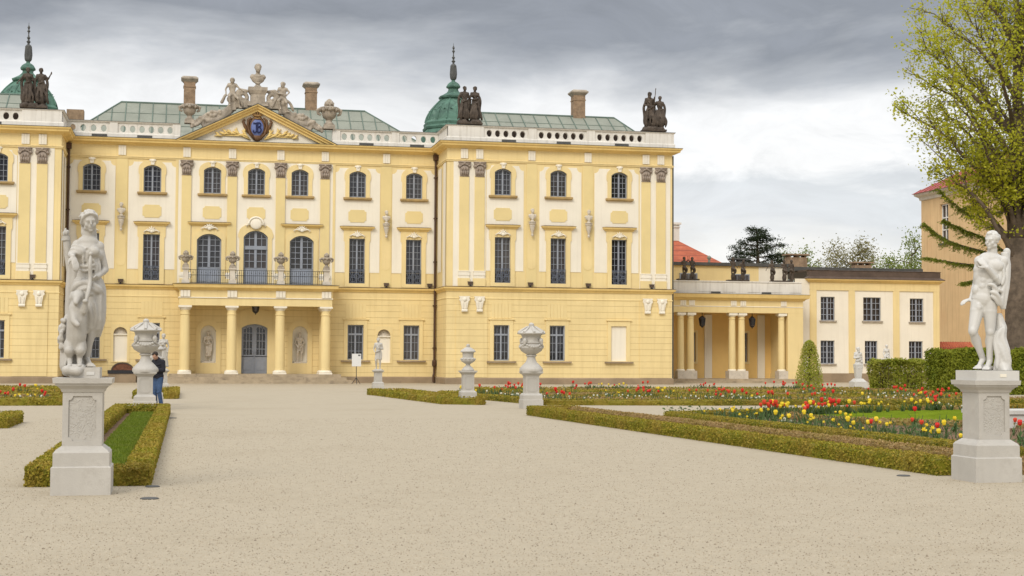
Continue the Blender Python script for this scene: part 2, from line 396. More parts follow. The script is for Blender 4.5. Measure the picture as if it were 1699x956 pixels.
BIGF = [(-3.17, 9.96, 9.55), (0.0, 10.25, 9.8), (3.17, 9.96, 9.55)]
hole = lambda x, hw, a, b: (x - hw, x + hw, a, b)
up, gr = MB(), MB()
hu = [hole(x, UW, UB, UT) for x in main_u] + [hole(x, FW, FB, FT) for x in main_f] + [hole(x, .83, 6.52, t) for x, t, _ in BIGF]
wall_y(up, 0, -WX, WX, 6.2, 16.2, hu)
hg = [hole(x, GW, GB, GT) for x in main_g] + [hole(x, .47, 1.14, 3.5) for x in (-9.0, 9.0)] + [hole(0, .9, -.1, 3.8), hole(-3.13, .52, 1.08, 3.66), hole(3.13, .52, 1.08, 3.66)]
wall_y(gr, 0, -WX, WX, -.6, 6.2, hg, rev=.5)
for s in (1, -1):
    xs = [s * x for x in wing]
    a, b = sorted((s * WX, s * EX))
    wall_y(up, WY, a, b, 6.2, 16.2, [hole(x, UW, UB, UT) for x in xs] + [hole(x, FW, FB, FT) for x in xs])
    wall_y(gr, WY, a, b, -.6, 6.2, [hole(x, GW, GB, GT) for x in xs])
    for mb, z0, z1 in ((up, 6.2, 16.2), (gr, -.6, 6.2)):
        mb.add([(s * WX, WY, z0), (s * WX, 0, z0), (s * WX, 0, z1), (s * WX, WY, z1)], [(0, 1, 2, 3)])
        mb.add([(s * EX, WY, z0), (s * EX, 18, z0), (s * EX, 18, z1), (s * EX, WY, z1)], [(0, 1, 2, 3)])
up.build('upper_wall', M['yellow'], PAL); gr.build('ground_storey_wall', M['rust'], PAL)

path = [(-EX, 16), (-EX, WY), (-WX, WY), (-WX, 0), (WX, 0), (WX, WY), (EX, WY), (EX, 16)]
MB().sweep(path, [(0, 15.92), (.10, 15.95), (.12, 16.02), (.30, 16.06), (.46, 16.10), (.48, 16.22), (.56, 16.26), (.60, 16.36), (0, 16.40)]).build('main_cornice', M['cornice'], PAL)
MB().sweep(path, [(0, 16.403), (.615, 16.366), (.62, 16.385), (0, 16.43)]).build('cornice_flashing', M['lead'], PAL)
MB().sweep(path, [(0, 15.02), (.07, 15.03), (.07, 15.10), (.11, 15.12), (.11, 15.17), (0, 15.21)]).build('architrave', M['yellow'], PAL)
MB().sweep(path, [(0, 6.08), (.05, 6.10), (.09, 6.2), (.20, 6.26), (.22, 6.38), (0, 6.42)]).build('string_course', M['cornice'], PAL)
MB().sweep(path, [(0, 6.423), (.235, 6.384), (.24, 6.40), (0, 6.44)]).build('string_course_flashing', M['hoodcap'], PAL)
MB().sweep(path, [(0, 5.56), (.035, 5.58), (.035, 5.64), (0, 5.67)]).build('thin_moulding', M['yellow'], PAL)
MB().sweep(path, [(0, -.6), (.09, -.6), (.09, .10), (.05, .16), (0, .17)]).build('plinth', M['plinth'], PAL)

# cream wall fields and pilasters
cr, yl, pl, cb0, tg = MB(), MB(), MB(), MB(), MB()
for s in (1, -1):
    for x0, x1, ux, fx in ((5.45, 8.63, 7.04, 7.04), (9.5, 12.6, 11.06, 11.06)):
        a, b = sorted((s * x0, s * x1))
        cr.new().panel(notched(a, b, 7.46, 14.82, .33), [rect(s * ux - UW - .1, s * ux + UW + .1, UB - .05, UT + .1), rect(s * fx - FW - .1, s * fx + FW + .1, 7.47, FT + .1)], 0, .03)
    for (x0, x1), x in zip(((15.5, 18.12), (19.25, 22.25), (23.2, 26.42)), wing):
        a, b = sorted((s * x0, s * x1))
        cr.new().panel(notched(a, b, 7.52, 14.82, .33), [rect(s * x - UW - .1, s * x + UW + .1, UB - .05, UT + .1), rect(s * x - FW - .1, s * x + FW + .1, 7.53, FT + .1)], WY, .03)
    for x0, x1 in ((13.18, 15.46), (26.5, 28.75)):
        a, b = sorted((s * x0, s * x1)); cr.new().panel(rect(a, b, 6.44, 15.02), [], WY, .035)
    for x0, x1 in ((13.6, 14.27), (14.66, 15.36), (26.62, 27.27), (27.7, 28.38)):
        a, b = sorted((s * x0, s * x1))
        pl.new().panel(rect(a, b, 7.5, 14.05), [], WY, .11)
        cb0.new().box(a - .06, b + .06, WY - .15, WY - .036, 7.18, 7.36); cb0.box(a - .03, b + .03, WY - .13, WY - .036, 7.36, 7.43); cb0.box(a - .07, b + .07, WY - .16, WY - .036, 7.43, 7.5); cb0.box(a - .02, b + .02, WY - .12, WY - .036, 6.98, 7.18)
        yl.new().box(a - .08, b + .08, WY - .14, WY - .036, 6.44, 6.98)
    xa = s * WX - s * .03
    cr.new().add([(xa, WY + .4, 6.44), (xa, WY + 1.5, 6.44), (xa, WY + 1.5, 15.0), (xa, WY + .4, 15.0)], [(0, 1, 2, 3)])
    cr.new().add([(xa, WY + 2.2, 7.5), (xa, WY + 3.7, 7.5), (xa, WY + 3.7, 14.8), (xa, WY + 2.2, 14.8)], [(0, 1, 2, 3)])
big = [(x, t) for x, t, _ in BIGF]
cr.new().panel(rect(-5.3, 5.3, 6.44, 15.02), [rect(x - UW - .1, x + UW + .1, UB - .05, UT + .1) for x in (-3, 0, 3)] + [rect(x - .93, x + .93, 6.45, t + .1) for x, t in big], 0, .05)
for s in (1, -1):
    a, b = sorted((s * 1.97, s * 4.37))
    yl.new().panel(rect(a, b, 6.45, 10.5), [rect(s * 3.17 - .9, s * 3.17 + .9, 6.46, 10.05)], -.05, .05)
    for x0 in (1.66, 4.75):
        x = s * x0; pl.new().panel(rect(x - .32, x + .32, 7.3, 14.05), [], -.05, .11)
        cb0.new().box(x - .39, x + .39, -.21, -.051, 7.02, 7.2); cb0.box(x - .36, x + .36, -.19, -.051, 7.2, 7.3); cb0.box(x - .34, x + .34, -.18, -.051, 6.86, 7.02)
        yl.new().box(x - .4, x + .4, -.2, -.051, 6.44, 6.86)
    yl.new().panel(rect(*sorted((s * 5.3, s * 5.48)), 6.44, 15.02), [], 0, .07)
# plain strip pilasters with a hanging panel foot
for x, y in [(s * q, 0) for s in (1, -1) for q in (9.07,)] + [(s * q, WY) for s in (1, -1) for q in (18.69, 22.72)]:
    pl.new().panel(rect(x - .38, x + .38, 6.46, 15.0), [], y, .05)
    foot = [(x + .3 * math.cos(R(180 + 180 * i / 8)), 7.95 + .28 * math.sin(R(180 + 180 * i / 8))) for i in range(9)]
    yl.new().panel(foot + [(x + .3, 10.4), (x - .3, 10.4)], [], y - .05, .02)
tb = MB()
# panelled yellow tablets under the upper windows
for x, y in [(x, 0 if abs(x) > 4 else -.02) for x in main_u] + [(s * x, WY) for s in (1, -1) for x in wing]:
    tb.new().panel(notched(x - .63, x + .63, 11.0, 11.88, .14, True), [], y - .03, .03)
# triglyph blocks in the frieze
for x, y in [(s * q, 0) for s in (1, -1) for q in (1.66, 4.75, 9.07)] + [(s * q, WY) for s in (1, -1) for q in (13.93, 15.0, 18.69, 22.72, 26.95, 28.04)]:
    tg.new()
    for k in (-1, 0, 1): tg.box(x - .085 + k * .17, x + .075 + k * .17, y - .1, y - .001, 15.24, 15.9)
for mb, nm, mt in ((cr, 'cream_field', 'cream'), (pl, 'pilaster', 'pilaster'), (yl, 'pilaster_pedestal', 'yellow'), (cb0, 'pilaster_base', 'cream'), (tg, 'triglyph', 'cream'), (tb, 'wall_tablet', 'pilaster')): mb.build_each(nm, M[mt], PAL)

# capitals
cp = MB(); cp.frustum(0, .02, 0, .78, .30, .12, .36, .17); cp.box(-.43, .43, -.24, .1, .93, 1.02); cp.frustum(0, .0, .78, .93, .36, .17, .42, .22); cp.box(-.33, .33, -.14, .1, -.03, .05)
for s in (1, -1):
    for r_, d in ((.15, .0), (.09, -.04)): cp.tube([(s * .31, -.14 + d, .70), (s * .31, .06, .70)], r_, 12)
    cp.tube([(s * .31, -.19, .62), (s * .18, -.2, .8), (0, -.21, .84)], [.03, .05, .04], 6)
for row, (z, h_, k) in enumerate(((.04, .3, 4), (.3, .3, 3))):
    for i in range(k):
        x = -.27 + .54 * (i + .5) / k * 1.0; cp.tube([(x, -.11, z), (x, -.15, z + h_ * .7), (x, -.22, z + h_), (x, -.2, z + h_ - .06)], [.07, .075, .05, .02], 6)
cp.ell((0, -.22, .92), (.08, .05, .09))
cap_me = cp.mesh('capital', M['capital'], smooth=True)
for x, y in [(s * q, -.05) for s in (1, -1) for q in (1.66, 4.75)] + [(s * q, WY) for s in (1, -1) for q in (13.935, 15.01, 26.945, 28.04)]:
    link_mesh('capital', cap_me, PAL, (x, y, 14.0))
# scroll corbels high on the ground storey
cb = MB(); cb.box(-.36, .36, -.2, .0, 1.05, 1.12); cb.frustum(0, -.08, .78, 1.05, .27, .09, .33, .12); cb.frustum(0, -.07, .25, .74, .18, .08, .27, .11); cb.box(-.28, .28, -.17, .0, .74, .79)
cb.tube([(-.2, -.1, .14), (.2, -.1, .14)], .11, 12); cb.ell((0, -.2, .9), (.13, .06, .14)); cb.tube([(-.12, -.19, .68), (-.1, -.17, .3)], .04, 6); cb.tube([(.12, -.19, .68), (.1, -.17, .3)], .04, 6)
for s in (1, -1): cb.tube([(s * .29, -.15, .98), (s * .33, -.15, .86), (s * .27, -.14, .8)], .05, 6)
cb_me = cb.mesh('corbel', M['cream'], smooth='auto')
for s in (1, -1):
    for x in (13.98, 15.03, 27.05, 28.1): link_mesh('corbel', cb_me, PAL, (s * x, WY - .06, 4.62))
st = MB()
for s in (1, -1):
    for x0, x1 in ((13.42, 15.6), (26.5, 28.72)): a, b = sorted((s * x0, s * x1)); st.new().panel(rect(a, b, .18, 5.56), [], WY, .06)
st.build_each('corner_strip', M['rust'], PAL)

# ---- windows: surround (the part) > frame, pane, sill, keystone ...
SCRAP = []
def bars(mb, hw, z0, z1, cols, rows, y, fr=.055, mull=.11, mt=.026, d=.06):
    mb.box(-hw, -hw + fr, y - d, y, z0, z1); mb.box(hw - fr, hw, y - d, y, z0, z1); mb.box(-hw + fr, hw - fr, y - d, y, z0, z0 + fr); mb.box(-hw + fr, hw - fr, y - d, y, z1 - fr, z1)
    if mull: mb.box(-mull / 2, mull / 2, y - d - .02, y - .003, z0 + fr, z1 - fr)
    for s in (1, -1):
        xa, xb = (mull / 2, hw - fr)
        for i in range(1, cols): x = s * (xa + (xb - xa) * i / cols); mb.box(x - mt / 2, x + mt / 2, y - d + .02, y - .008, z0 + fr, z1 - fr)
    for j in range(1, rows): z = z0 + (z1 - z0) * j / rows; mb.box(-hw + fr, hw - fr, y - d + .025, y - .012, z - mt / 2, z + mt / 2)
def pane(hw, poly, y, parent):
    mb = MB(); mb.add([(p[0], y, p[1]) for p in poly], [tuple(range(len(poly)))]); return mb.build('pane', M['glass'], parent, (0, 0, 0))
def palmette(k=7, s=1.0):
    mb = MB(); mb.ell((0, -.06, .05), (.13 * s, .07, .12 * s))
    for i in range(k):
        a = R(-78 + 156 * i / (k - 1)); l = .42 * s * (1 - .25 * abs(math.sin(a)))
        mb.tube([(0, -.04, .03), (l * .6 * math.sin(a), -.1, .03 + l * .6 * math.cos(a)), (l * 1.2 * math.sin(a), -.06, .02 + l * math.cos(a))], [.03, .055 * s, .02], 6)
    for q in (1, -1): mb.tube([(q * .1, -.06, .02), (q * .35 * s, -.08, .12), (q * .55 * s, -.06, .02), (q * .46 * s, -.06, -.06)], [.05, .05, .04, .03], 6)
    return mb
def win_upper():
    sur = MB(); op = arch(2 * UW, UB, UT - .24, .24)
    out = [(-.86, UB - .1), (.86, UB - .1), (.86, 13.9), (.93, 14.05), (.93, 14.35)] + [(.93 * math.cos(R(t)) , 14.35 + .62 * math.sin(R(t))) for t in range(20, 161, 14)] + [(-.93, 14.35), (-.93, 14.05), (-.86, 13.9)]
    sur.panel(out, [op], -.03, .075); o = sur.build('window', M['yellow'], PAL, (0, 0, 0))
    inner = MB(); inner.panel(rect(-UW - .02, UW + .02, UB - .02, UT + .02), [arch(2 * UW - .14, UB + .08, UT - .29, .2)], .24, .06); bars(inner, UW, UB, UT, 2, 5, .2, fr=.06)
    inner.build('frame', M['frame'], o, (0, 0, 0)); pane(UW, rect(-UW, UW, UB, UT), .25, o)
    s = MB(); s.box(-1.0, 1.0, -.24, .06, UB - .15, UB - .02); s.box(-.95, .95, -.18, -.0, UB - .21, UB - .15); s.build('sill', M['sill'], o, (0, 0, 0))
    k = MB(); k.frustum(0, -.12, 14.62, 15.0, .11, .07, .15, .10); k.ell((0, -.2, 14.9), (.13, .07, .11)); k.ell((.15, -.14, 14.93), (.09, .05, .07)); k.ell((-.15, -.14, 14.93), (.09, .05, .07)); k.build('keystone', M['cream'], o, (0, 0, 0), 'auto')
    return o
def win_french(y0=0):
    sur = MB(); out = [(-.86, 6.45), (.86, 6.45), (.86, 9.6), (.94, 9.72), (.94, 10.45), (-.94, 10.45), (-.94, 9.72), (-.86, 9.6)]
    sur.panel(out, [rect(-FW, FW, FB, FT)], -.03, .07); o = sur.build('window', M['yellow'], PAL, (0, 0, 0))
    h = MB(); h.sweep([(-.98, 0), (-.98, -.1), (.98, -.1), (.98, 0)], [(0, 10.42), (.06, 10.45), (.08, 10.53), (.2, 10.57), (.24, 10.68), (0, 10.72)]); h.build('hood', M['cornice'], o, (0, 0, 0))
    h = MB(); h.sweep([(-.98, 0), (-.98, -.1), (.98, -.1), (.98, 0)], [(0, 10.723), (.25, 10.685), (.25, 10.70), (0, 10.745)]); h.build('hood_flashing', M['hoodcap'], o, (0, 0, 0))
    b = MB(); bars(b, FW, FB, FT, 2, 7, .2); b.build('frame', M['frame'], o, (0, 0, 0)); pane(FW, rect(-FW, FW, FB, FT), .25, o)
    p = palmette(7, .95); p.v = [(x, y - .1, z + 10.0) for x, y, z in p.v]; p.build('shell_ornament', M['cream'], o, (0, 0, 0), True)
    gd = MB(); y = -.06
    for z in (6.72, 7.66): gd.box(-FW, FW, y - .02, y + .02, z - .025, z + .025)
    for i in range(9): x = -FW + 2 * FW * i / 8; gd.box(x - .014, x + .014, y - .014, y + .014, 6.72, 7.66)
    for s in (1, -1):
        for zc, q in ((7.42, 1), (6.96, -1)):
            gd.tube([(s * (.28 + .17 * math.cos(R(t))), y - .012, zc + .17 * math.sin(R(t))) for t in range(0, 361, 30)], .027, 5)
        gd.tube([(s * (.28 + .09 * math.cos(R(t))), y - .01, 7.19 + .09 * math.sin(R(t))) for t in range(0, 361, 40)], .027, 5)
    gd.tube([(.0 + .15 * math.cos(R(t)), y - .012, 7.19 + .2 * math.sin(R(t))) for t in range(0, 361, 30)], .027, 5)
    gd.build('guard', M['guard'], o, (0, 0, 0)); return o
def win_ground(blind=False):
    sur = MB(); sur.panel(rect(-.82, .82, GB - .04, GT + .36), [rect(-GW, GW, GB, GT)], 0, .055); sur.box(-.92, .92, -.12, -.0, GT + .36, GT + .43)
    o = sur.build('window', M['yellow'], PAL, (0, 0, 0))
    s = MB(); s.box(-1.02, 1.02, -.2, .02, GB - .15, GB - .042); s.build('sill', M['plinth'], o, (0, 0, 0))
    if blind:
        q = MB(); q.box(-GW - .01, GW + .01, .08, .2, GB, GT); q.build('blind_panel', M['cream'], o, (0, 0, 0)); return o
    b = MB(); bars(b, GW, GB, GT, 2, 4, .24, fr=.075); b.box(-GW + .07, GW - .07, .15, .235, GT - .72, GT - .6); b.build('frame', M['frame'], o, (0, 0, 0)); pane(GW, rect(-GW, GW, GB, GT), .29, o)
    # flat arch of upright stones over the opening
    f = MB()
    for i in range(6): x = -.6 + i * .24; f.box(x - .112, x + .112, -.022, -.0, GT + .46, GT + 1.5)
    f.build('flat_arch', M['yellow'], o, (0, 0, 0)); return o
def put(o, spots):
    for i, (x, y) in enumerate(spots):
        c = o if i == 0 else copy_tree(o, PAL)
        c.location = Vector((x, y, 0)) - WL[PAL.name]
put(win_upper(), [(x, 0) for x in main_u] + [(s * x, WY) for s in (1, -1) for x in wing])
put(win_french(), [(x, 0) for x in main_f] + [(s * x, WY) for s in (1, -1) for x in wing])
put(win_ground(), [(x, 0) for x in main_g] + [(16.6, WY), (20.55, WY), (-16.6, WY), (-20.55, WY), (-25, WY)])
put(win_ground(True), [(25.0, WY)])
# blind arched niches of the ground storey
def blind_niche():
    s = MB(); s.panel(rect(-.62, .62, 1.08, 3.72), [arch(.92, 1.14, 3.03, .46, 12)], 0, .04); o = s.build('blind_niche', M['yellow'], PAL, (0, 0, 0))
    q = MB(); q.box(-.47, .47, .14, .3, 1.14, 2.95); q.build('blind_panel', M['cream'], o, (0, 0, 0))
    q = MB(); q.box(-.49, .49, .02, .3, 2.951, 3.03); q.build('niche_ledge', M['cream'], o, (0, 0, 0))
    q = MB(); q.add([(-.47, .32, 3.03), (.47, .32, 3.03), (.47, .32, 3.5), (-.47, .32, 3.5)], [(0, 1, 2, 3)]); q.ell((0, .36, 3.03), (.45, .12, .45)); q.build('niche_shell', M['sandpale'], o, (0, 0, 0), True)
    return o
put(blind_niche(), [(-9.0, 0), (9.0, 0)])

# ---- tall balcony doors of the centre
def balcony_door(x, top, spring, mid):
    hw = .83; rise = top - spring; op = arch(2 * hw, 6.52, spring, rise, 12)
    s = MB(); yb = -.05 if mid else -.1
    if mid:
        out = [(-1.12, 6.46), (1.12, 6.46), (1.12, 9.7), (1.2, 9.8), (1.2, 10.0)] + [(1.2 * math.cos(R(t)), 10.0 + .78 * math.sin(R(t))) for t in range(25, 156, 13)] + [(-1.2, 10.0), (-1.2, 9.8), (-1.12, 9.7)]
    else:
        out = [(-1.12, 6.46), (1.12, 6.46), (1.12, 9.75)] + [(1.12 * math.cos(R(t)), 9.75 + .55 * math.sin(R(t))) for t in range(25, 156, 13)] + [(-1.12, 9.75)]
    s.panel(out, [op], yb, .06); o = s.build('balcony_door', M['yellow'], PAL, (0, 0, 0))
    b = MB(); b.panel(rect(-hw - .02, hw + .02, 6.52, top + .02), [arch(2 * hw - .2, 6.6, spring - .04, rise - .05, 12)], .24, .07)
    bars(b, hw, 7.6, top, 2, 6 if not mid else 5, .2, fr=.08, mull=.17, mt=.04)
    if mid: b.box(-hw, hw, .09, .19, 8.95, 9.2)
    b.build('frame', M['frame'], o, (0, 0, 0)); pane(hw, rect(-hw, hw, 7.5, top), .25, o)
    l = MB(); l.box(-hw + .02, hw - .02, .14, .24, 6.52, 7.62)
    for sx in (1, -1): l.box(*sorted((sx * .12, sx * .7)), .11, .139, 6.7, 7.45)
    l.build('lower_panel', M['joinery'], o, (0, 0, 0))
    p = palmette(7, 1.05 if not mid else 1.25); z = top + .32
    if mid: p.ell((0, -.1, .16), (.42, .1, .4)); p.tube([(.5 * math.cos(R(t)), -.14, .12 + .48 * math.sin(R(t))) for t in range(-10, 191, 20)], .07, 6)
    p.v = [(a, y + yb - .08, zz + z) for a, y, zz in p.v]; p.build('shell_ornament', M['cream'], o, (0, 0, 0), True)
    if not mid:
        h = MB(); h.sweep([(-1.2, 0), (-1.2, -.1), (1.2, -.1), (1.2, 0)], [(0, 10.5), (.06, 10.53), (.08, 10.6), (.22, 10.64), (.26, 10.74), (0, 10.78)]); h.build('hood', M['cornice'], o, (0, 0, 0))
        h = MB(); h.sweep([(-1.2, 0), (-1.2, -.1), (1.2, -.1), (1.2, 0)], [(0, 10.783), (.27, 10.745), (.27, 10.76), (0, 10.80)]); h.build('hood_flashing', M['hoodcap'], o, (0, 0, 0))
    put(o, [(x, 0)])
for x, t, sp_ in BIGF: balcony_door(x, t, sp_, x == 0)

# ---- porch: floor, steps, columns, entablature
PF = .34
stp = MB()
for i, (e, z) in enumerate(((.0, PF), (.36, PF - .2), (.72, PF - .4))): stp.box(-5.75 - e, 5.75 + e, -2.75 - e, -.1 if i == 0 else -.12 - i * .01, -.6, z)
stp.build('porch_steps', M['step'], PAL)
colm = MB(); H0 = 4.95 - PF
colm.lathe([(.335, .27), (.345, .9), (.34, 1.8), (.315, H0 - .75), (.30, H0 - .62), (.34, H0 - .6), (.34, H0 - .54), (.30, H0 - .52), (.30, H0 - .3)], n=24)
colm_me = colm.mesh('column', M['yellow'], smooth='auto')
cbs = MB(); cbs.box(-.45, .45, -.45, .45, 0, .11); cbs.lathe([(.44, .11), (.46, .16), (.44, .21), (.37, .23), (.37, .27)], n=24); cbs_me = cbs.mesh('base', M['cream'], smooth='auto')
cct = MB(); cct.lathe([(.30, H0 - .3), (.33, H0 - .27), (.41, H0 - .14), (.42, H0 - .12)], n=24); cct.box(-.44, .44, -.44, .44, H0 - .12, H0); cct_me = cct.mesh('head', M['cream'], smooth='auto')
def column(x, y, par, z=PF):
    o = link_mesh('column', colm_me, par, (x, y, z)); link_mesh('base', cbs_me, o, (x, y, z)); link_mesh('head', cct_me, o, (x, y, z)); return o
for x in (-4.72, -1.62, 1.62, 4.72): column(x, -2.0, PAL)
for x in (-4.72, 4.72): column(x, -.75, PAL)
en = MB(); en.box(-5.12, 5.12, -2.4, -1.6, 4.955, 5.5); en.box(-5.14, 5.14, -2.42, -1.58, 5.503, 6.05); en.box(-5.12, -4.4, -1.6, -.01, 4.955, 6.05); en.box(4.4, 5.12, -1.6, -.01, 4.955, 6.05); en.box(-4.4, 4.4, -1.6, -.01, 5.6, 6.0)
en.build('porch_entablature', M['yellow'], PAL)
pp = [(-5.14, -.02), (-5.14, -2.42), (5.14, -2.42), (5.14, -.02)]
MB().sweep(pp, [(0, 5.98), (.08, 6.0), (.12, 6.1), (.34, 6.16), (.38, 6.34), (.42, 6.38), (0, 6.42)]).build('porch_cornice', M['cornice'], PAL)
q = MB(); q.sweep(pp, [(0, 6.423), (.435, 6.384), (.435, 6.40), (0, 6.45)]); q.box(-5.13, 5.13, -2.41, -.02, 6.40, 6.449); q.build('balcony_floor', M['lead'], PAL)
MB().sweep(pp, [(0, 5.44), (.045, 5.46), (.045, 5.5), (0, 5.52)]).build('porch_moulding', M['cream'], PAL)
q = MB()
for x in (-4.72, -1.62, 1.62, 4.72):
    q.new()
    for k in (-1, 0, 1): q.box(x - .1 + k * .22, x + .1 + k * .22, -2.52, -2.421, 5.53, 5.97)
q.build_each('porch_triglyph', M['cream'], PAL)
# entrance door and statue niches at the back of the porch
s = MB(); s.panel([(-1.5, PF)] + [(1.5, PF)] + [(1.5, 4.1)] + [(1.5 * math.cos(R(t)), 4.1 + .72 * math.sin(R(t))) for t in range(20, 161, 14)] + [(-1.5, 4.1)], [arch(1.76, PF + .01, 3.5, .27, 12)], 0, .06)
o = s.build('entrance_door', M['yellow'], PAL, (0, 0, 0))
b = MB(); b.panel(rect(-.9, .9, PF, 3.82), [arch(1.56, 1.62, 3.36, .24, 12)], .3, .08); bars(b, .88, 1.5, 3.7, 3, 4, .26, fr=.14, mull=.3, mt=.045); b.box(-.88, .88, .2, .32, PF, 1.55); b.box(-.03, .03, .15, .19, PF, 3.7)
for sx in (1, -1):
    b.panel([(sx * .18, .6), (sx * .74, .6)] + [(sx * (.46 + .28 * math.cos(R(t))), 1.22 + .14 * math.sin(R(t))) for t in range(0, 181, 30)], [], .2, .03)
    b.tube([(sx * .08, .12, 1.75), (sx * .08, .12, 1.95)], .02, 6)
b.build('door_leaf', M['frame'], o, (0, 0, 0)); pane(.88, rect(-.88, .88, 1.5, 3.75), .31, o)
for x in (-3.13, 3.13):
    s = MB(); s.panel([(x - .86, PF), (x + .86, PF)] + [(x + .86 * math.cos(R(t)), 3.2 + .86 * math.sin(R(t))) for t in range(0, 181, 12)], [arch(1.04, 1.08, 3.13, .52, 14, x)], 0, .05); o = s.build('statue_niche', M['yellow'], PAL, (x, 0, 0))
    n_ = MB(); n_.lathe([(.52, 1.08), (.52, 3.13), (.45, 3.39), (.3, 3.55), (.05, 3.64)], (x, .02, 0), 24, sy=.95)
    keep = [i for i, f in enumerate(n_.f) if sum(n_.v[j][1] for j in f) / len(f) > .02 and len(f) == 4]; n_.f = [n_.f[i] for i in keep]; n_.m = [0] * len(keep)
    n_.box(x - .52, x + .52, .0, .5, .95, 1.085); n_.box(x - .6, x + .6, .505, .52, 1.0, 3.75); n_.build('niche_back', M['cream'], o, (x, 0, 0), 'auto')
# balcony railing: three iron panels between four stone pedestals
for a, b_ in ((-4.72, -1.62), (-1.62, 1.62), (1.62, 4.72)):
    r_ = MB(); a2, b2 = a + .2, b_ - .2
    for z in (6.5, 7.0, 7.36): r_.box(a2, b2, -2.26, -2.22, z - .016, z + .016)
    k = int((b2 - a2) / .135)
    for i in range(k + 1): x = a2 + (b2 - a2) * i / k; r_.box(x - .012, x + .012, -2.252, -2.228, 6.45, 7.36)
    for i in range(0, k, 2): x = a2 + (b2 - a2) * i / k; r_.ell((x, -2.24, 7.18), (.03, .02, .05), n=6, k=4)
    r_.build('balcony_railing', M['iron'], PAL)
for x in (-4.72, -1.62, 1.62, 4.72):
    q = MB(); q.box(x - .26, x + .26, -2.5, -1.98, 6.45, 6.68); q.frustum(x, -2.24, 6.68, 7.32, .19, .19, .165, .165); q.frustum(x, -2.24, 7.32, 7.42, .18, .18, .25, .25); q.box(x - .25, x + .25, -2.49, -1.99, 7.42, 7.48)
    q.build('balcony_pedestal', M['sandpale'], PAL)

# ---- pediment
tz0, ax, az_ = 16.36, 5.45, 19.0
q = MB(); q.panel([(-4.9, 16.38), (4.9, 16.38), (0, 18.72)], [], 0, .02); q.build('tympanum', M['cream'], PAL)
rk = MB()
for s in (1, -1):
    d = Vector((ax, 0, az_ - tz0)).normalized(); nrm = Vector((-d.z, 0, d.x)); a, b_ = Vector((-ax * s, 0, tz0)), Vector((0, 0, az_))
    for y0, o0, o1 in ((-.30, -.40, -.22), (-.46, -.22, -.06), (-.62, -.06, .02)):
        vs = []
        for P in (Vector((-ax, 0, tz0)), Vector((0, 0, az_))):
            for o_, y in ((o0, y0), (o1, y0), (o1, .35), (o0, .35)):
                p = P + nrm * o_
                if P.x == 0: p = Vector((0, 0, az_ + o_ / d.x))
                vs.append((p.x * s, y, p.z))
        rk.add(vs, [(0, 1, 5, 4), (1, 2, 6, 5), (3, 0, 4, 7), (0, 3, 2, 1), (4, 5, 6, 7)])
rk.build('raking_cornice', M['cornice'], PAL)
rf = MB()
for s in (1, -1):
    d = Vector((ax, 0, az_ - tz0)).normalized()
    rf.add([(s * -(ax + .1), -.66, tz0 + .02), (0, -.66, az_ + .065), (0, 2.5, az_ + .065), (s * -(ax + .1), 2.5, tz0 + .02), (s * -(ax + .1), -.66, tz0 - .03), (0, -.66, az_ + .03)], [(0, 1, 2, 3), (0, 4, 5, 1)])
rf.build('pediment_flashing', M['lead'], PAL)
# coat of arms: gilded sprays, brown shield, blue oval with a monogram, crown
sp = MB(); r2 = random.Random(5)
for s in (1, -1):
    sp.tube([(s * .5, -.1, 16.62), (s * 1.1, -.12, 16.85), (s * 1.8, -.1, 16.82), (s * 2.75, -.06, 16.78)], [.07, .06, .045, .015], 6)
    for i in range(16):
        t = i / 15; x = .55 + 2.0 * t; z = 16.68 + .22 * math.sin(t * 3.0); a = R(18 + 75 * ((i % 4) / 3) * (1 if i % 2 else -.35)) + .2 * (1 - t); l = (.75 - .3 * t) * r2.uniform(.8, 1.1)
        if z + l * math.sin(a) > 18.2 - .46 * x: a *= .5
        if z + l * math.sin(a) < 16.5: a = abs(a) * .5
        sp.tube([(s * x, -.09, z), (s * (x + l * .5 * math.cos(a)), -.15, z + l * .5 * math.sin(a) + .06), (s * (x + l * math.cos(a)), -.08, z + l * math.sin(a))], [.045, .09, .015], 6)
sp.build('gilded_spray', M['gold'], PAL, smooth=True)
sh = MB(); sh.ell((0, -.08, 17.42), (.60, .16, .84)); sh.ell((0, -.1, 16.75), (.32, .14, .28))
for s in (1, -1):
    sh.tube([(s * .42, -.18, 18.1), (s * .62, -.2, 17.95), (s * .66, -.2, 17.5), (s * .52, -.2, 17.0), (s * .2, -.2, 16.6)], [.07, .1, .09, .09, .08], 7)
    sh.tube([(s * .6, -.16, 17.0), (s * .85, -.16, 17.5), (s * .98, -.14, 17.85), (s * .9, -.14, 17.98), (s * .82, -.14, 17.9)], [.05, .12, .09, .07, .03], 7)
o = sh.build('coat_of_arms', M['bronze'], PAL, (0, 0, 17.4), True)
q = MB(); q.ell((0, -.15, 17.42), (.45, .14, .62), n=24, k=12); q.build('blue_oval', M['blue'], o, smooth=True)
q = MB(); q.tube([(-.3, -.15, 18.32), (-.1, -.2, 18.26), (.1, -.2, 18.26), (.3, -.15, 18.32)], .08, 7)
for i in range(5): a = -.28 + .14 * i; q.tube([(a, -.18, 18.3), (a * 1.35, -.2, 18.46), (a * .8, -.2, 18.58)], [.05, .07, .04], 6)
q.ell((0, -.2, 18.64), (.09, .07, .09)); q.tube([(-.2, -.2, 18.1), (0, -.22, 18.04), (.2, -.2, 18.1)], .07, 6); q.build('crown', mat('old_gilding', (.33, .2, .08), .5, .3, 4), o, smooth=True)
mono = MB(); yq = -.315
def letter(pts, rr): mono.tube([(x, yq, 17.42 + z) for x, z in pts], rr, 6)
letter([(.02, -.36), (.02, .34)], .042)
letter([(.0, .34), (.16, .33), (.24, .24), (.2, .1), (.04, .03)], .042)
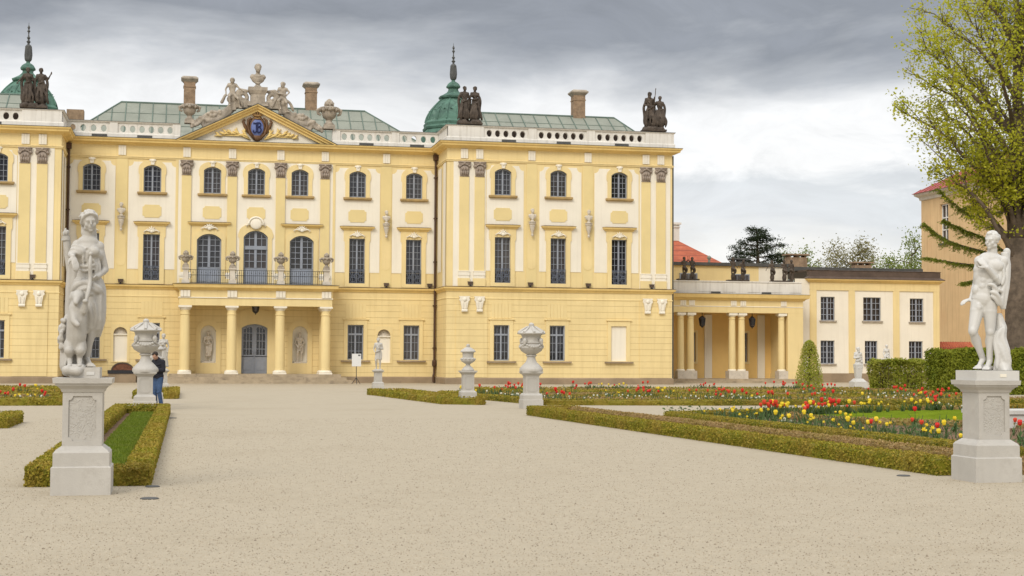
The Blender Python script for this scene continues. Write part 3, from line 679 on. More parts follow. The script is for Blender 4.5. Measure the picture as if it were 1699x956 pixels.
letter([(.04, .03), (.22, -.02), (.27, -.16), (.2, -.31), (.0, -.36)], .042)
letter([(-.22, .36), (-.3, .28), (-.12, .30), (.0, .34)], .036)
letter([(-.08, .3), (-.06, -.22), (-.14, -.36), (-.25, -.36), (-.3, -.25), (-.24, -.19)], .038)
mono.build('monogram_letters', M['ink'], o)

# ---- parapet: pierced panels between solid dies
pz0, pz1 = 16.43, 17.52
def parapet(mb, x0, x1, y, ovals):
    holes = []
    for a, b_ in ovals:
        k = max(1, round((b_ - a) / .62)); stp_ = (b_ - a) / k
        for i in range(k):
            cx = a + stp_ * (i + .5); holes.append([(cx + .19 * math.cos(R(t)), 17.02 + .24 * math.sin(R(t))) for t in range(0, 360, 30)])
    mb.new().panel(rect(x0, x1, 16.43, 17.4), holes, y + .25, .25, back=True)
par = MB()
MO = [(5.75, 9.35), (9.98, 12.7)]
parapet(par, -WX - .2, -5.2, -.15, [(-9.35, -5.6), (-12.7, -9.98)]); parapet(par, 5.2, WX + .2, -.15, MO)
WO = [(15.35, 18.3), (19.05, 22.5), (23.25, 26.75)]
parapet(par, WX, EX, WY - .15, WO); parapet(par, -EX, -WX, WY - .15, [(-b_, -a) for a, b_ in WO])
for s in (1, -1):
    par.new().box(*sorted((s * WX - s * .0, s * (WX + .25))), WY + .352, -.16, 16.43, 17.4); par.new().box(*sorted((s * (EX - .25), s * EX)), WY + .1, 12, 16.43, 17.4)
    par.new().box(*sorted((s * 5.22, s * 5.75)), -.24, .2, 16.45, 17.42); par.new().box(*sorted((s * 9.4, s * 9.92)), -.24, .2, 16.45, 17.42)
    for a, b_ in ((12.75, 15.25), (18.4, 18.98), (22.58, 23.18), (26.85, 28.95)): par.new().box(*sorted((s * a, s * b_)), WY - .24, WY + .35, 16.44, 17.43)
par.build_each('parapet', M['white'], PAL)
pth = [(-EX, 12), (-EX, WY - .15), (-WX, WY - .15), (-WX, -.15), (-5.25, -.15)]; pth2 = [(-x, y) for x, y in reversed(pth)]
q = MB(); q2 = MB(); q3 = MB()
for P_ in (pth, pth2):
    q.sweep(P_, [(-.28, 17.40), (.06, 17.40), (.13, 17.46), (.15, 17.5), (-.28, 17.52)]); q.sweep(P_, [(0, 16.44), (.13, 16.44), (.13, 16.66), (.08, 16.72), (0, 16.74)])
    q2.sweep(P_, [(-.3, 17.523), (.165, 17.503), (.165, 17.525), (-.3, 17.55)])
q.build('parapet_moulding', M['white'], PAL); q2.build('parapet_flashing', M['lead'], PAL)
for x, y in [(-10.6, 0), (-7.6, 0), (7.6, 0), (11.2, 0)] + [(s * a, WY) for s in (1, -1) for a in (17.0, 20.9, 25.1)]: q3.new().box(x - .5, x + .5, y - .315, y - .275, 16.46, 16.60)
q3.build_each('scupper', M['lead'], PAL)

lin = MB()  # added dark sheets behind the wing ovals, standing in for the shaded gutter
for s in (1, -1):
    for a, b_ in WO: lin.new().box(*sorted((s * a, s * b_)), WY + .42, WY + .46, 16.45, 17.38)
lin.build_each('parapet_shade_panel', M['capping'], PAL)
# ---- roofs
def roof(mb, ex0, ex1, rx0, rx1, yf, yr, yb, ze, zr, seam=.95):
    A, B, C_, D = Vector((ex0, yf, ze)), Vector((ex1, yf, ze)), Vector((rx1, yr, zr)), Vector((rx0, yr, zr)); E_, F_ = Vector((ex1, yb, ze)), Vector((ex0, yb, ze))
    mb.add([A, B, C_, D, E_, F_], [(0, 1, 2, 3), (1, 4, 2), (5, 0, 3), (4, 5, 3, 2)])
    up_ = Vector((0, -.5, .8)) * .03
    x = ex0 + seam / 2
    while x < ex1:
        t1 = 1.0
        if x < rx0: t1 = (x - ex0) / max(.01, rx0 - ex0)
        if x > rx1: t1 = (ex1 - x) / max(.01, ex1 - rx1)
        mb.tube([(x, yf, ze + .02), (x, yf + (yr - yf) * t1, ze + (zr - ze) * t1 + .02)], .042, 4, 1); x += seam
    for t in (.42, .72):
        y = yf + (yr - yf) * t; z = ze + (zr - ze) * t + .012; mb.tube([(ex0 + (rx0 - ex0) * t, y, z), (ex1 + (rx1 - ex1) * t, y, z)], .022, 4, 1)
    mb.tube([D, C_], .09, 6, 1)
    for p, q_ in ((A, D), (B, C_)): mb.tube([p, q_], .07, 5, 1)
seamat = mat('copper_seam', (.12, .165, .135), .7, .2, 1, coord='World')
mr = MB(); roof(mr, -13.4, 12.9, -9.5, 8.3, 2.4, 7, 14, 16.5, 20.0); ROOF = mr.build('roof', [M['copper'], seamat], PAL, (0, 7, 18))
for s in (1, -1):
    mr = MB(); a, b_ = (13.0, 28.6) if s > 0 else (-28.6, -13.0); r0, r1 = (15.5, 26.35) if s > 0 else (-26.35, -15.9)
    roof(mr, a, b_, r0, r1, -2.7, 2.0, 9, 16.5, 19.42); wr = mr.build('roof', [M['copper'], seamat], PAL, (s * 20, 2, 18))
    if s > 0: WROOF = wr
def chimney(x, y, z0, z1, hw, parent, m='brick'):
    q = MB(); q.box(x - hw, x + hw, y - hw, y + hw, z0, z1 - .42); q.box(x - hw - .05, x + hw + .05, y - hw - .05, y + hw + .05, z0 + .55, z0 + .68); q.box(x - hw - .04, x + hw + .04, y - hw - .04, y + hw + .04, z1 - .8, z1 - .72)
    o = q.build('chimney', M[m], parent, (x, y, z0))
    q = MB(); q.frustum(x, y, z1 - .42, z1 - .22, hw, hw, hw + .19, hw + .19); q.box(x - hw - .2, x + hw + .2, y - hw - .2, y + hw + .2, z1 - .22, z1 - .12); q.frustum(x, y, z1 - .12, z1, hw + .17, hw + .17, hw + .05, hw + .05); q.build('chimney_cap', M['sand'], o)
chimney(-4.64, 7.3, 18.6, 22.1, .42, ROOF); chimney(4.27, 7.3, 18.6, 22.05, .42, ROOF); chimney(23.62, 2.2, 18.3, 21.4, .44, WROOF)
q = MB(); q.box(-13.4, -12.2, 8, 9, 17.5, 19.5); q.build('chimney', M['brick'], ROOF)

# ---- corner turrets with copper domes
def turret(x, y):
    q = MB(); ph = PI / 8
    q.lathe([(2.7, -2.2), (2.6, -.3), (2.5, .0), (2.3, .28)], (x, y, 18.6), 8, ph=ph)
    prof = [(2.36, .3), (2.42, .45), (2.3, .6), (2.34, .8), (2.22, .95)] + [(2.2 - .3 * t - .92 * t ** 2.0, .98 + 1.72 * t) for t in [i / 8 for i in range(9)]] + [(.98, 2.72), (1.14, 2.8), (1.16, 2.92), (.98, 3.0), (.62, 3.2), (.42, 3.4), (.38, 3.55), (.46, 3.62), (.55, 3.66), (.56, 3.76), (.44, 3.95), (.28, 4.08), (.15, 4.14), (.13, 4.32)]
    q.lathe(prof, (x, y, 18.6), 8, ph=ph)
    for i in range(8):
        a = ph + 2 * PI * i / 8; q.tube([(x + r_ * math.cos(a), y + r_ * math.sin(a), 18.6 + z) for r_, z in prof[5:14]], .075, 5)
        a2 = a + PI / 8; f = .935; q.tube([(x + r_ * f * math.cos(a2), y + r_ * f * math.sin(a2), 18.6 + z) for r_, z in prof[5:12]], .045, 4)
        for s_ in (-1, 1):
            a3 = a2 + s_ * .17; q.tube([(x + prof[10][0] * f * math.cos(a2), y + prof[10][0] * f * math.sin(a2), 18.6 + prof[10][1]), (x + prof[9][0] * f * 1.02 * math.cos(a3), y + prof[9][0] * f * 1.02 * math.sin(a3), 18.6 + prof[9][1] - .12), (x + prof[8][0] * f * 1.02 * math.cos(a2 + s_ * .28), y + prof[8][0] * f * 1.02 * math.sin(a2 + s_ * .28), 18.6 + prof[9][1])], .04, 4)
    o = q.build('turret_dome', M['copper_bright'], PAL, (x, y, 18.6))
    f = MB(); z0 = 22.85; prf = [(.2, 0), (.34, .1), (.42, .35), (.44, .9), (.40, 1.6), (.38, 2.1), (.26, 2.3), (.12, 2.4), (.14, 2.6), (.26, 2.75), (.13, 2.9), (.10, 3.1), (.22, 3.3), (.10, 3.45), (.06, 3.8), (.09, 4.05), (.19, 4.2), (.12, 4.35), (.07, 4.5), (.16, 4.7), (.1, 4.9), (.03, 5.05), (.02, 5.4)]
    f.lathe([(r_ * .62, z * .53) for r_, z in prf], (x, y, z0), 14, rib=(7, .07, .2, 1.1)); f.build('finial', M['lead'], o)
turret(15.2, 8); turret(-16.15, 8)
# ---- downpipes in the corners
for s in (1, -1):
    q = MB(); x = s * (WX - .17); q.tube([(x, -.16, 15.9), (x, -.16, .45), (x - s * .06, -.22, .25), (x - s * .06, -.24, -.2)], .085, 10); q.box(x - .17, x + .17, -.34, -.01, 15.55, 15.95)
    for z in (2.2, 5.2, 8.3, 11.4, 14.3): q.box(x - .13, x + .13, -.29, -.005, z - .03, z + .03)
    q.lathe([(.14, .9), (.17, 1.0), (.17, 1.25), (.13, 1.35)], (x, -.16, 0), 10); q.build('downpipe', M['pipe'], PAL)
q = MB(); x = EX + .09; q.tube([(x, WY + .12, 15.9), (x, WY + .12, -.25)], .06, 8); q.build('downpipe', M['lead'], PAL)
# ------------------------------------------------------------------ sculpture
def rotm(yaw=0, pitch=0, roll=0):      # yaw>0 turns the face to the viewer's right, pitch>0 looks down
    return (Matrix.Rotation(R(yaw), 3, 'Z') @ Matrix.Rotation(R(pitch), 3, 'X') @ Matrix.Rotation(R(roll), 3, 'Y'))
def head(S, c, u, rot, hair='short', seed=1, beard=False):
    c = Vector(c); P = lambda x, y, z: c + rot @ Vector((x * u, y * u, z * u)); E = lambda x, y, z, a, b, d: S.ell(P(x, y, z), (a * u, b * u, d * u), rot, 12, 8)
    E(0, .03, .10, .33, .40, .38); E(0, -.10, -.20, .235, .27, .26); E(0, -.30, -.38, .10, .09, .085)
    S.caps(P(0, -.36, .08), .035 * u, P(0, -.455, -.10), .055 * u, 8); E(0, -.335, .105, .25, .07, .045)
    for s in (1, -1): E(s * .135, -.325, .02, .065, .05, .042); E(s * .17, -.27, -.12, .10, .09, .11); E(s * .33, .03, -.04, .04, .08, .11); E(s * .2, -.05, -.27, .08, .2, .1)
    E(0, -.365, -.215, .10, .05, .024); E(0, -.36, -.262, .085, .05, .026)
    r = random.Random(seed)
    if hair == 'short' or hair == 'curly':
        n = 60 if hair == 'short' else 110
        for i in range(n):
            z = r.uniform(-.15, 1); a = r.uniform(0, 2 * PI); q = math.sqrt(max(0, 1 - z * z)); x, y = q * math.cos(a), q * math.sin(a)
            if y < -.25 and z < .52: continue
            E(.35 * x, .03 + .42 * y, .11 + .39 * z, .075, .075, .07)
    if hair in ('updo', 'long'):
        E(0, .08, .20, .36, .40, .33)
        for i in range(46):
            z = r.uniform(.15, 1); t = r.uniform(0, 2 * PI); q = math.sqrt(1 - z * z); x, y = q * math.cos(t), q * math.sin(t)
            if y < -.62 and z < .5: continue
            E(.38 * x, .06 + .42 * y, .14 + .40 * z, .085, .085, .06)
        for s in (1, -1): S.chain([P(s * .06, -.34, .40), P(s * .22, -.30, .33), P(s * .33, -.16, .18), P(s * .36, .04, -.03), P(s * .28, .24, -.1)], [.06 * u, .065 * u, .07 * u, .08 * u, .08 * u], 8)
        E(0, .42, .12, .22, .16, .2)
        if hair == 'long': S.chain([P(.2, .3, -.1), P(.27, .2, -.5), P(.3, .05, -.85)], [.09 * u, .08 * u, .04 * u], 8); S.chain([P(-.22, .3, -.1), P(-.3, .22, -.5), P(-.25, .1, -.8)], [.1 * u, .08 * u, .04 * u], 8)
    if beard:
        for i in range(16): E(r.uniform(-.2, .2), r.uniform(-.4, -.2), r.uniform(-.62, -.3), .09, .08, .11)
def hand(S, w_, d, n, k=1.0, curl=35, flip=1, spread=.0):
    w_, d, n = Vector(w_), Vector(d).normalized(), Vector(n); n = (n - d * n.dot(d)).normalized(); sd = d.cross(n) * flip
    rot = Matrix((sd, n, d)).transposed(); S.ell(w_ + d * .045 * k, (.04 * k, .02 * k, .055 * k), rot, 10, 7)
    for i, l in enumerate((.9, 1.0, .95, .75)):
        b = w_ + d * .08 * k + sd * (i - 1.5) * .0205 * k; f = (d + sd * (i - 1.5) * spread).normalized(); a = R(curl)
        p1 = b + (f * math.cos(a * .5) + n * math.sin(a * .5)) * .042 * l * k; p2 = p1 + (f * math.cos(a * 1.3) + n * math.sin(a * 1.3)) * .034 * l * k; p3 = p2 + (f * math.cos(a * 2) + n * math.sin(a * 2)) * .02 * l * k
        S.chain([b, p1, p2, p3], [.0115 * k, .0105 * k, .0095 * k, .008 * k], 8)
    b = w_ + d * .03 * k - sd * .036 * k; p1 = b + (d * .7 - sd * .6 + n * .3).normalized() * .04 * k; p2 = p1 + (d * .95 - sd * .1 + n * .4).normalized() * .034 * k
    S.chain([b, p1, p2], [.015 * k, .012 * k, .009 * k], 8)
def limb(S, a, ra, b, rb, bulge=0.0, t=.35, off=(0, 0, 0)):
    a, b = Vector(a), Vector(b); S.caps(a, ra, b, rb)
    if bulge: c = a.lerp(b, t) + Vector(off); S.caps(a.lerp(b, t * .4) + Vector(off) * .6, bulge * .8, c, bulge); S.caps(c, bulge, a.lerp(b, min(1, t * 2.1)), bulge * .6)
def body(S, J, k=1.0, fem=False, toned=True):
    V = {q: Vector(p) for q, p in J.items()}
    zax = (V['N'] - V['P']).normalized(); xax = (V['sb'] - V['sa']); xax = (xax - zax * xax.dot(zax)).normalized(); T = Matrix((xax, zax.cross(xax), zax)).transposed()
    xp = (V['hb'] - V['ha']); xp = (xp - zax * xp.dot(zax)).normalized(); T2 = Matrix((xp, zax.cross(xp), zax)).transposed()
    o = lambda base, x, y, z, M_=T: V[base] + M_ @ Vector((x * k, y * k, z * k))
    sh = .93 if fem else 1.05
    S.ell(V['C'], (.152 * k * sh, .108 * k, .175 * k), T); S.ell(o('C', 0, .0, .12), (.13 * k * sh, .085 * k, .085 * k), T)
    S.ell(V['W'], ((.112 if fem else .128) * k, .088 * k, .16 * k), T); S.ell(V['P'], ((.158 if fem else .148) * k, .108 * k, .125 * k), T2); S.ell(V['W'].lerp(V['P'], .55), (.132 * k, .095 * k, .11 * k), T2)
    S.caps(V['N'], .06 * k, V['H'] + (V['N'] - V['H']) * .25, .052 * k)
    for s, a in (('a', -1), ('b', 1)):
        S.caps(o('N', a * .02, .01, -.02), .055 * k, V['s' + s], .055 * k); S.ell(V['s' + s], (.062 * k, .062 * k, .066 * k))
        S.caps(o('C', a * .1, 0, -.02), .075 * k, V['s' + s] - zax * .05 * k, .05 * k)
        if fem: S.ell(o('C', a * .072, -.085, .01), (.062 * k, .06 * k, .06 * k), T)
        elif toned:
            S.ell(o('C', a * .075, -.066, .055), (.088 * k, .044 * k, .07 * k), T); S.ell(o('C', a * .108, .01, -.06), (.05 * k, .075 * k, .13 * k), T); S.ell(o('W', a * .085, -.0, .03), (.05 * k, .075 * k, .16 * k), T)
            for z in (.10, .035, -.035): S.ell(o('W', a * .036, -.072, z), (.038 * k, .021 * k, .038 * k), T)
            S.ell(o('W', a * .1, -.02, -.09), (.045 * k, .06 * k, .07 * k), T)
        limb(S, V['s' + s], .054 * k, V['e' + s], .041 * k, .05 * k, .4); limb(S, V['e' + s], .041 * k, V['w' + s], .029 * k, .043 * k, .28)
        limb(S, V['h' + s], .093 * k, V['k' + s], .056 * k, .086 * k, .3); limb(S, V['k' + s], .052 * k, V['a' + s], .036 * k, .060 * k, .32, (0, .025 * k, 0))
        S.ell(V['k' + s] + Vector((0, -.018 * k, 0)), (.046 * k, .048 * k, .06 * k)); S.ell(o('P', a * .07, .07, -.03, T2), (.085 * k, .07 * k, .085 * k), T2)
        t = V['t' + s]; an = V['a' + s]; d = (t - an); d.z = 0; d = d.normalized() if d.length > 1e-5 else Vector((0, -1, 0)); sd = Vector((-d.y, d.x, 0)); zf = min(t.z, an.z - .055 * k)
        hl = Vector((an.x, an.y, zf)) - d * .045 * k; bl = Vector((an.x, an.y, zf)) + d * .13 * k
        S.caps(hl, .034 * k, bl, .032 * k); S.caps(an, .036 * k, bl, .026 * k); S.caps(bl + sd * .02 * k, .026 * k, bl - sd * .02 * k, .026 * k)
        for i in range(5): q = (i - 2) * .0165 * k * (1 if s == 'a' else -1); S.caps(bl + sd * q, .014 * k, bl + sd * q * 1.15 + d * (.05 - .006 * i) * k - Vector((0, 0, .012 * k)), .0115 * k, 8)
def drape(S, rings, nf=9, amp=.09, ph=0.0, tw=0.0, n=64, hem=0.0):
    vs, fs = [], []; K = len(rings)
    for i, (c, rx, ry) in enumerate(rings):
        for j in range(n):
            a = 2 * PI * j / n; t = i / (K - 1); f = 1 + amp * (.35 + .65 * t) * (math.sin(nf * a + ph + tw * t) + .55 * math.sin((2 * nf - 3) * a + 1.7 * ph - tw * t * .6))
            vs.append((c[0] + rx * f * math.cos(a), c[1] + ry * f * math.sin(a), c[2] + (hem * math.sin(3 * a + ph) if i == K - 1 else 0)))
    for i in range(K - 1):
        for j in range(n): q = (j + 1) % n; fs.append((i * n + j, (i + 1) * n + j, (i + 1) * n + q, i * n + q))
    fs += [tuple(range(n)), tuple(reversed(range((K - 1) * n, K * n)))]; S.add(vs, fs)
def sub(pts, m=4):                       # smooth line through points
    P = [Vector(p) for p in pts]; out = []
    for i in range(len(P) - 1):
        p0, p1, p2, p3 = P[max(i - 1, 0)], P[i], P[i + 1], P[min(i + 2, len(P) - 1)]
        for j in range(m):
            t = j / m; out.append(.5 * ((2 * p1) + (p2 - p0) * t + (2 * p0 - 5 * p1 + 4 * p2 - p3) * t * t + (3 * p1 - p0 - 3 * p2 + p3) * t ** 3))
    return out + [P[-1]]
def fold(S, pts, r0, r1=None, m=4):
    q = sub(pts, m); r1 = r0 if r1 is None else r1; n = len(q) - 1
    S.tube(q, [max(.004, (r0 + (r1 - r0) * i / n) * min(1, .35 + 1.3 * math.sin(PI * i / n))) for i in range(n + 1)], 8)
TURN = [0.0]                             # the heading of the figure being carved
def shifted(S, org):
    c, n = math.cos(TURN[0]), math.sin(TURN[0]); S.v = [(x * c - y * n + org[0], x * n + y * c + org[1], z + org[2]) for x, y, z in S.v]; return S

# ---- pedestals
def pedestal(loc, w_, h, label, carved=False, group='stone pedestals along the court', plain=False):
    o = empty('pedestal', loc, label, 'pedestal', group); k = w_ / .73; x, y, z = loc; a = w_ / 2
    q = MB(); q.box(x - a, x + a, y - a, y + a, z - .08, z + .235 * h); q.frustum(x, y, z + .235 * h, z + .245 * h, a, a, a * .95, a * .95); q.box(x - a * .94, x + a * .94, y - a * .94, y + a * .94, z + .245 * h, z + .36 * h)
    q.frustum(x, y, z + .36 * h, z + .385 * h, a * .93, a * .93, a * .86, a * .86); q.frustum(x, y, z + .385 * h, z + .415 * h, a * .84, a * .84, a * .69, a * .69); q.build('base', M['marble'], o)
    q = MB(); b = a * .665
    if carved:
        oc = notched(x - b * .70, x + b * .70, z + .455 * h, z + .845 * h, .05, True, 3)
        q.panel(rect(x - b, x + b, z + .40 * h, z + .90 * h), [oc], y - b + .02, .02); q.box(x - b + .001, x + b - .001, y - b + .0205, y + b, z + .40 * h, z + .90 * h)
        rr = random.Random(int(x * 10)); cz, hw, hh = z + .65 * h, b * .64, .17 * h
        for i in range(170):
            px_, pz_ = rr.uniform(-hw, hw), rr.uniform(-hh, hh); t = rr.uniform(0, PI); l = rr.uniform(.012, .035)
            q.ell((x + px_, y - b + .022, cz + pz_), (l, .0065, .008), Matrix.Rotation(t, 3, 'Y'), 6, 4)
    else:
        q.box(x - b, x + b, y - b, y + b, z + .40 * h, z + .90 * h)
        q.panel(notched(x - b * .72, x + b * .72, z + .46 * h, z + .84 * h, .04, True, 3), [notched(x - b * .66, x + b * .66, z + .475 * h, z + .825 * h, .04, True, 3)], y - b, .012)
    q.build('shaft', M['marble'], o)
    q = MB()
    for z0, z1, r0, r1 in ((.88, .905, .70, .74), (.905, .935, .74, .86), (.935, .955, .90, .92), (.955, 1.0, .98, 1.0)): q.frustum(x, y, z + z0 * h, z + z1 * h, a * r0, a * r0, a * r1, a * r1)
    q.build('cap', M['marble'], o); return o

# ---- huntress on the left
HL = gp(135, 819); HL = Vector((-5.80, -88.75, 0)); PH = 1.345
pedestal(HL, .67, PH, 'pale stone pedestal with a carved stippled panel under the draped huntress statue', True)
D = lambda u, v, y=0.0: Vector(((u - 205) / 444, y * .96 - .02, (912 - v) / 444))
J = dict(H=D(217, 98, -.03), N=D(212, 188, .02), C=D(212, 262, .0), W=D(216, 338, .0), P=D(219, 415, .0),
         sa=D(157, 222, .03), ea=D(130, 275, -.09), wa=D(143, 286, -.25), sb=D(266, 226, .03), eb=D(300, 345, .05), wb=D(266, 386, -.12),
         ha=D(188, 440), ka=D(188, 620, -.04), aa=D(182, 822, .05), ta=D(192, 850, -.12), hb=D(248, 440), kb=D(246, 612, -.08), ab=D(214, 815, .02), tb=D(246, 846, -.16))
LOCH = HL + Vector((0, .02, PH))
HUN = empty('statue', LOCH, 'white marble huntress statue with quiver and dog on the pedestal beside the grass strip', 'statue', 'statues around the court')
S = MB(); body(S, J, 1.05, True); head(S, J['H'], .258, rotm(14, 6, -6), 'long', 4)
hand(S, J['wa'], D(160, 330, -.30) - J['wa'], (0, .3, -1), 1.12, 18, 1); hand(S, J['wb'], D(236, 402, -.17) - J['wb'], (0, -.4, -.6), 1.12, 40, -1)
drape(S, [(D(217, 398, .0), .16, .125), (D(219, 440, .0), .185, .15), (D(221, 500, -.01), .185, .16), (D(224, 560, -.02), .175, .155), (D(228, 610, -.02), .165, .14), (D(236, 660, .0), .13, .11), (D(240, 690, .04), .09, .08)], 9, .13, .5, 2.4)
drape(S, [(D(265, 450, .06), .07, .09), (D(274, 540, .06), .075, .09), (D(272, 620, .06), .07, .08), (D(264, 700, .06), .04, .05)], 5, .12, 1, 2)
drape(S, [(D(128, 262, .12), .05, .05), (D(140, 340, .14), .085, .05), (D(138, 440, .13), .09, .06), (D(142, 560, .12), .10, .07), (D(150, 700, .1), .11, .08), (D(160, 850, .08), .13, .10)], 6, .12, 2, 3)
for p, r_ in (([D(140, 470, -.1), D(165, 430, -.14), D(215, 418, -.155), D(265, 445, -.14), D(296, 478, -.04)], .04), ([D(150, 500, -.12), D(190, 455, -.165), D(235, 450, -.175), D(285, 470, -.12)], .034), ([D(165, 520, -.15), D(205, 478, -.175), D(250, 480, -.175)], .026),
              ([D(160, 325, -.07), D(200, 335, -.12), D(245, 328, -.12), D(268, 330, -.03)], .02), ([D(165, 350, -.08), D(205, 358, -.125), D(255, 345, -.11)], .014),
              ([D(246, 300, -.1), D(262, 335, -.11), D(250, 395, -.13)], .02), ([D(264, 290, -.06), D(276, 335, -.07), D(268, 400, -.1)], .018), ([D(128, 232, -.05), D(150, 226, -.1), D(180, 240, -.12), D(196, 268, -.13)], .024), ([D(122, 248, -.08), D(150, 244, -.13), D(182, 262, -.14)], .02), ([D(125, 262, -.1), D(150, 262, -.15), D(180, 275, -.13)], .018),
              ([D(196, 268, -.125), D(190, 300, -.12), D(195, 325, -.11)], .014), ([D(225, 232, -.1), D(200, 240, -.12)], .012), ([D(215, 255, -.12), D(212, 300, -.11), D(220, 330, -.1)], .011),
              ([D(225, 520, -.19), D(235, 580, -.19), D(228, 650, -.12), D(200, 690, -.1)], .024), ([D(250, 510, -.17), D(262, 580, -.16), D(250, 660, -.1)], .022), ([D(205, 520, -.19), D(212, 590, -.19), D(205, 670, -.14), D(205, 720, -.12)], .02), ([D(275, 500, -.1), D(282, 580, -.08), D(272, 680, -.03)], .022), ([D(190, 660, -.1), D(205, 705, -.12), D(195, 730, -.1)], .022)):
    fold(S, p, r_)
shifted(S, LOCH).carve('figure', M['marble'], HUN, voxel=.0105, smooth=2)
S = MB(); S.tube([D(97, 168, .12), D(108, 270, .14), D(122, 420, .15)], [.046, .042, .03], 14); S.tube([D(95, 182, .12), D(96, 194, .12)], .054, 14)
r2 = random.Random(3)
for i in range(12): S.ell(D(86 + r2.uniform(0, 22), 140 + r2.uniform(0, 22), .12 + r2.uniform(-.03, .03)), (.017, .017, .03))
shifted(S, LOCH).build('quiver', M['marble'], HUN, smooth='auto')
S = MB(); S.chain([D(158, 745, -.10), D(166, 690, -.15), D(168, 610, -.2), D(170, 555, -.22), D(172, 512, -.2)], [.11, .118, .115, .10, .07], 14)
S.ell(D(172, 492, -.22), (.078, .095, .075), rotm(0, 30)); S.chain([D(170, 498, -.28), D(166, 522, -.34)], [.055, .036], 10); S.ell(D(166, 528, -.36), (.03, .02, .02))
for s in (-1, 1): S.chain([D(172 + s * 28, 478, -.18), D(172 + s * 33, 500, -.19), D(172 + s * 30, 520, -.2)], [.03, .03, .014], 8); S.ell(D(170 + s * 15, 490, -.29), (.016, .012, .014))
S.chain([D(190, 548, -.25), D(208, 570, -.3), D(212, 525, -.34)], [.05, .038, .03], 10); S.ell(D(213, 518, -.36), (.035, .04, .028)); S.chain([D(150, 560, -.25), D(158, 620, -.32), D(178, 640, -.36)], [.05, .04, .03], 10)
for s in (-1, 1): S.ell(D(160 + s * 26, 752, -.12), (.075, .11, .12)); S.chain([D(160 + s * 28, 770, -.2), D(158 + s * 24, 805, -.12), D(162 + s * 24, 845, -.2)], [.055, .036, .03], 10); S.ell(D(162 + s * 24, 850, -.24), (.036, .06, .028))
S.chain([D(150, 770, .0), D(120, 800, -.05), D(112, 845, -.1)], [.03, .028, .02], 8)
shifted(S, LOCH).carve('dog', M['marble'], HUN, voxel=.011, smooth=2)
S = MB(); fold(S, [D(232, 272, -.2), D(230, 330, -.24), D(232, 400, -.22), D(225, 470, -.3), D(215, 520, -.36)], .021, .026); S.ell(D(232, 270, -.2), (.026, .026, .026)); shifted(S, LOCH).build('bow', M['marble'], HUN, smooth=True)
S = MB()
for i in range(46): t = r2.random(); S.ell(D(103 - 16 * math.sin(t * 3.1) + r2.uniform(-12, 12), 610 + 165 * t, -.03 + r2.uniform(-.06, .05)), (.03, .03, .03), n=8, k=6)
S.chain([D(118, 600, .03), D(112, 700, .04), D(122, 850, .02)], [.05, .07, .1]); shifted(S, LOCH).carve('leaf_garland', M['marble'], HUN, voxel=.012, smooth=1)
S = MB(); c0, c1 = D(112, 912), D(288, 857); S.box(c0.x + .06, c1.x, -.27, .24, 0, c1.z)
rr = random.Random(9); S.build
rk_ = MB()
for i in range(16): rk_.ell(D(rr.uniform(112, 200), rr.uniform(862, 895), rr.uniform(-.3, -.12)), (.062, .06, .055), n=10, k=7)
shifted(S, LOCH).build('base_block', M['marble'], HUN); shifted(rk_, LOCH).carve('rock', M['marble'], HUN, voxel=.014, smooth=3)
q = MB(); a0, a1 = D(222, 896), D(262, 880); q.box(a0.x, a1.x, -.277, -.268, a0.z, a1.z); shifted(q, LOCH).build('label_plate', M['marble_fine'], HUN)

# ---- youth on the right
HR = Vector((5.85, -88.62, 0)); PH2 = 1.34
pedestal(HR, .665, PH2, 'clean white stone pedestal under the nude youth at the end of the long box hedge', True)
LOCR = HR + Vector((.02, 0, PH2)); YO = empty('statue', LOCR, 'white marble statue of a nude curly haired youth with cloth over one arm', 'statue', 'statues around the court')
A = lambda u, v, y=0.0: Vector(((u - 232) / 426, y, (868 - v) / 426 + .13))
TURN[0] = R(-29)
J = dict(H=A(268, 126, -.02), N=A(268, 205, .03), C=A(245, 290, .0), W=A(232, 375, .0), P=A(220, 455, .0),
         sa=A(196, 242, .02), ea=A(176, 370, .17), wa=A(150, 460, .05), sb=A(326, 244, .04), eb=A(300, 362, -.05), wb=A(238, 285, -.19),
         ha=A(190, 485, .0), ka=A(158, 645, -.12), aa=A(212, 805, .08), ta=A(178, 850, -.1), hb=A(252, 482, .0), kb=A(252, 648, -.02), ab=A(248, 818, .02), tb=A(228, 855, -.14))
S = MB(); body(S, J, 1.14); head(S, J['H'], .25, rotm(-34, 6, 4), 'curly', 8)
hand(S, J['wa'], A(112, 470, -.02) - J['wa'], (0, .2, -1), 1.08, 30, 1); hand(S, J['wb'], A(212, 252, -.17) - J['wb'], (-.2, .8, 0), 1.08, 25, -1)
S.ell(A(190, 510, -.1), (.045, .035, .05)); S.ell(A(190, 495, -.1), (.03, .03, .03))
shifted(S, LOCR).carve('figure', M['marble_fine'], YO, voxel=.0095, smooth=5)
S = MB(); drape(S, [(A(335, 190, .1), .05, .05), (A(345, 260, .1), .055, .07), (A(335, 330, .06), .07, .08), (A(322, 400, .02), .085, .085), (A(318, 460, .0), .07, .07), (A(325, 520, .0), .03, .04)], 5, .13, .4, 3)
for p, r_ in (([A(236, 382, -.14), A(262, 380, -.15), A(285, 400, -.13), A(290, 440, -.1)], .026), ([A(250, 420, -.13), A(285, 430, -.13), A(308, 470, -.08), A(318, 515, -.03)], .03), ([A(255, 440, -.13), A(282, 465, -.11), A(300, 500, -.06)], .024), ([A(262, 400, -.14), A(300, 410, -.1), A(335, 430, -.02)], .026), ([A(318, 270, -.04), A(330, 330, -.05), A(316, 385, -.08)], .024), ([A(340, 280, .02), A(345, 340, .0), A(330, 420, -.04)], .024)): fold(S, p, r_)
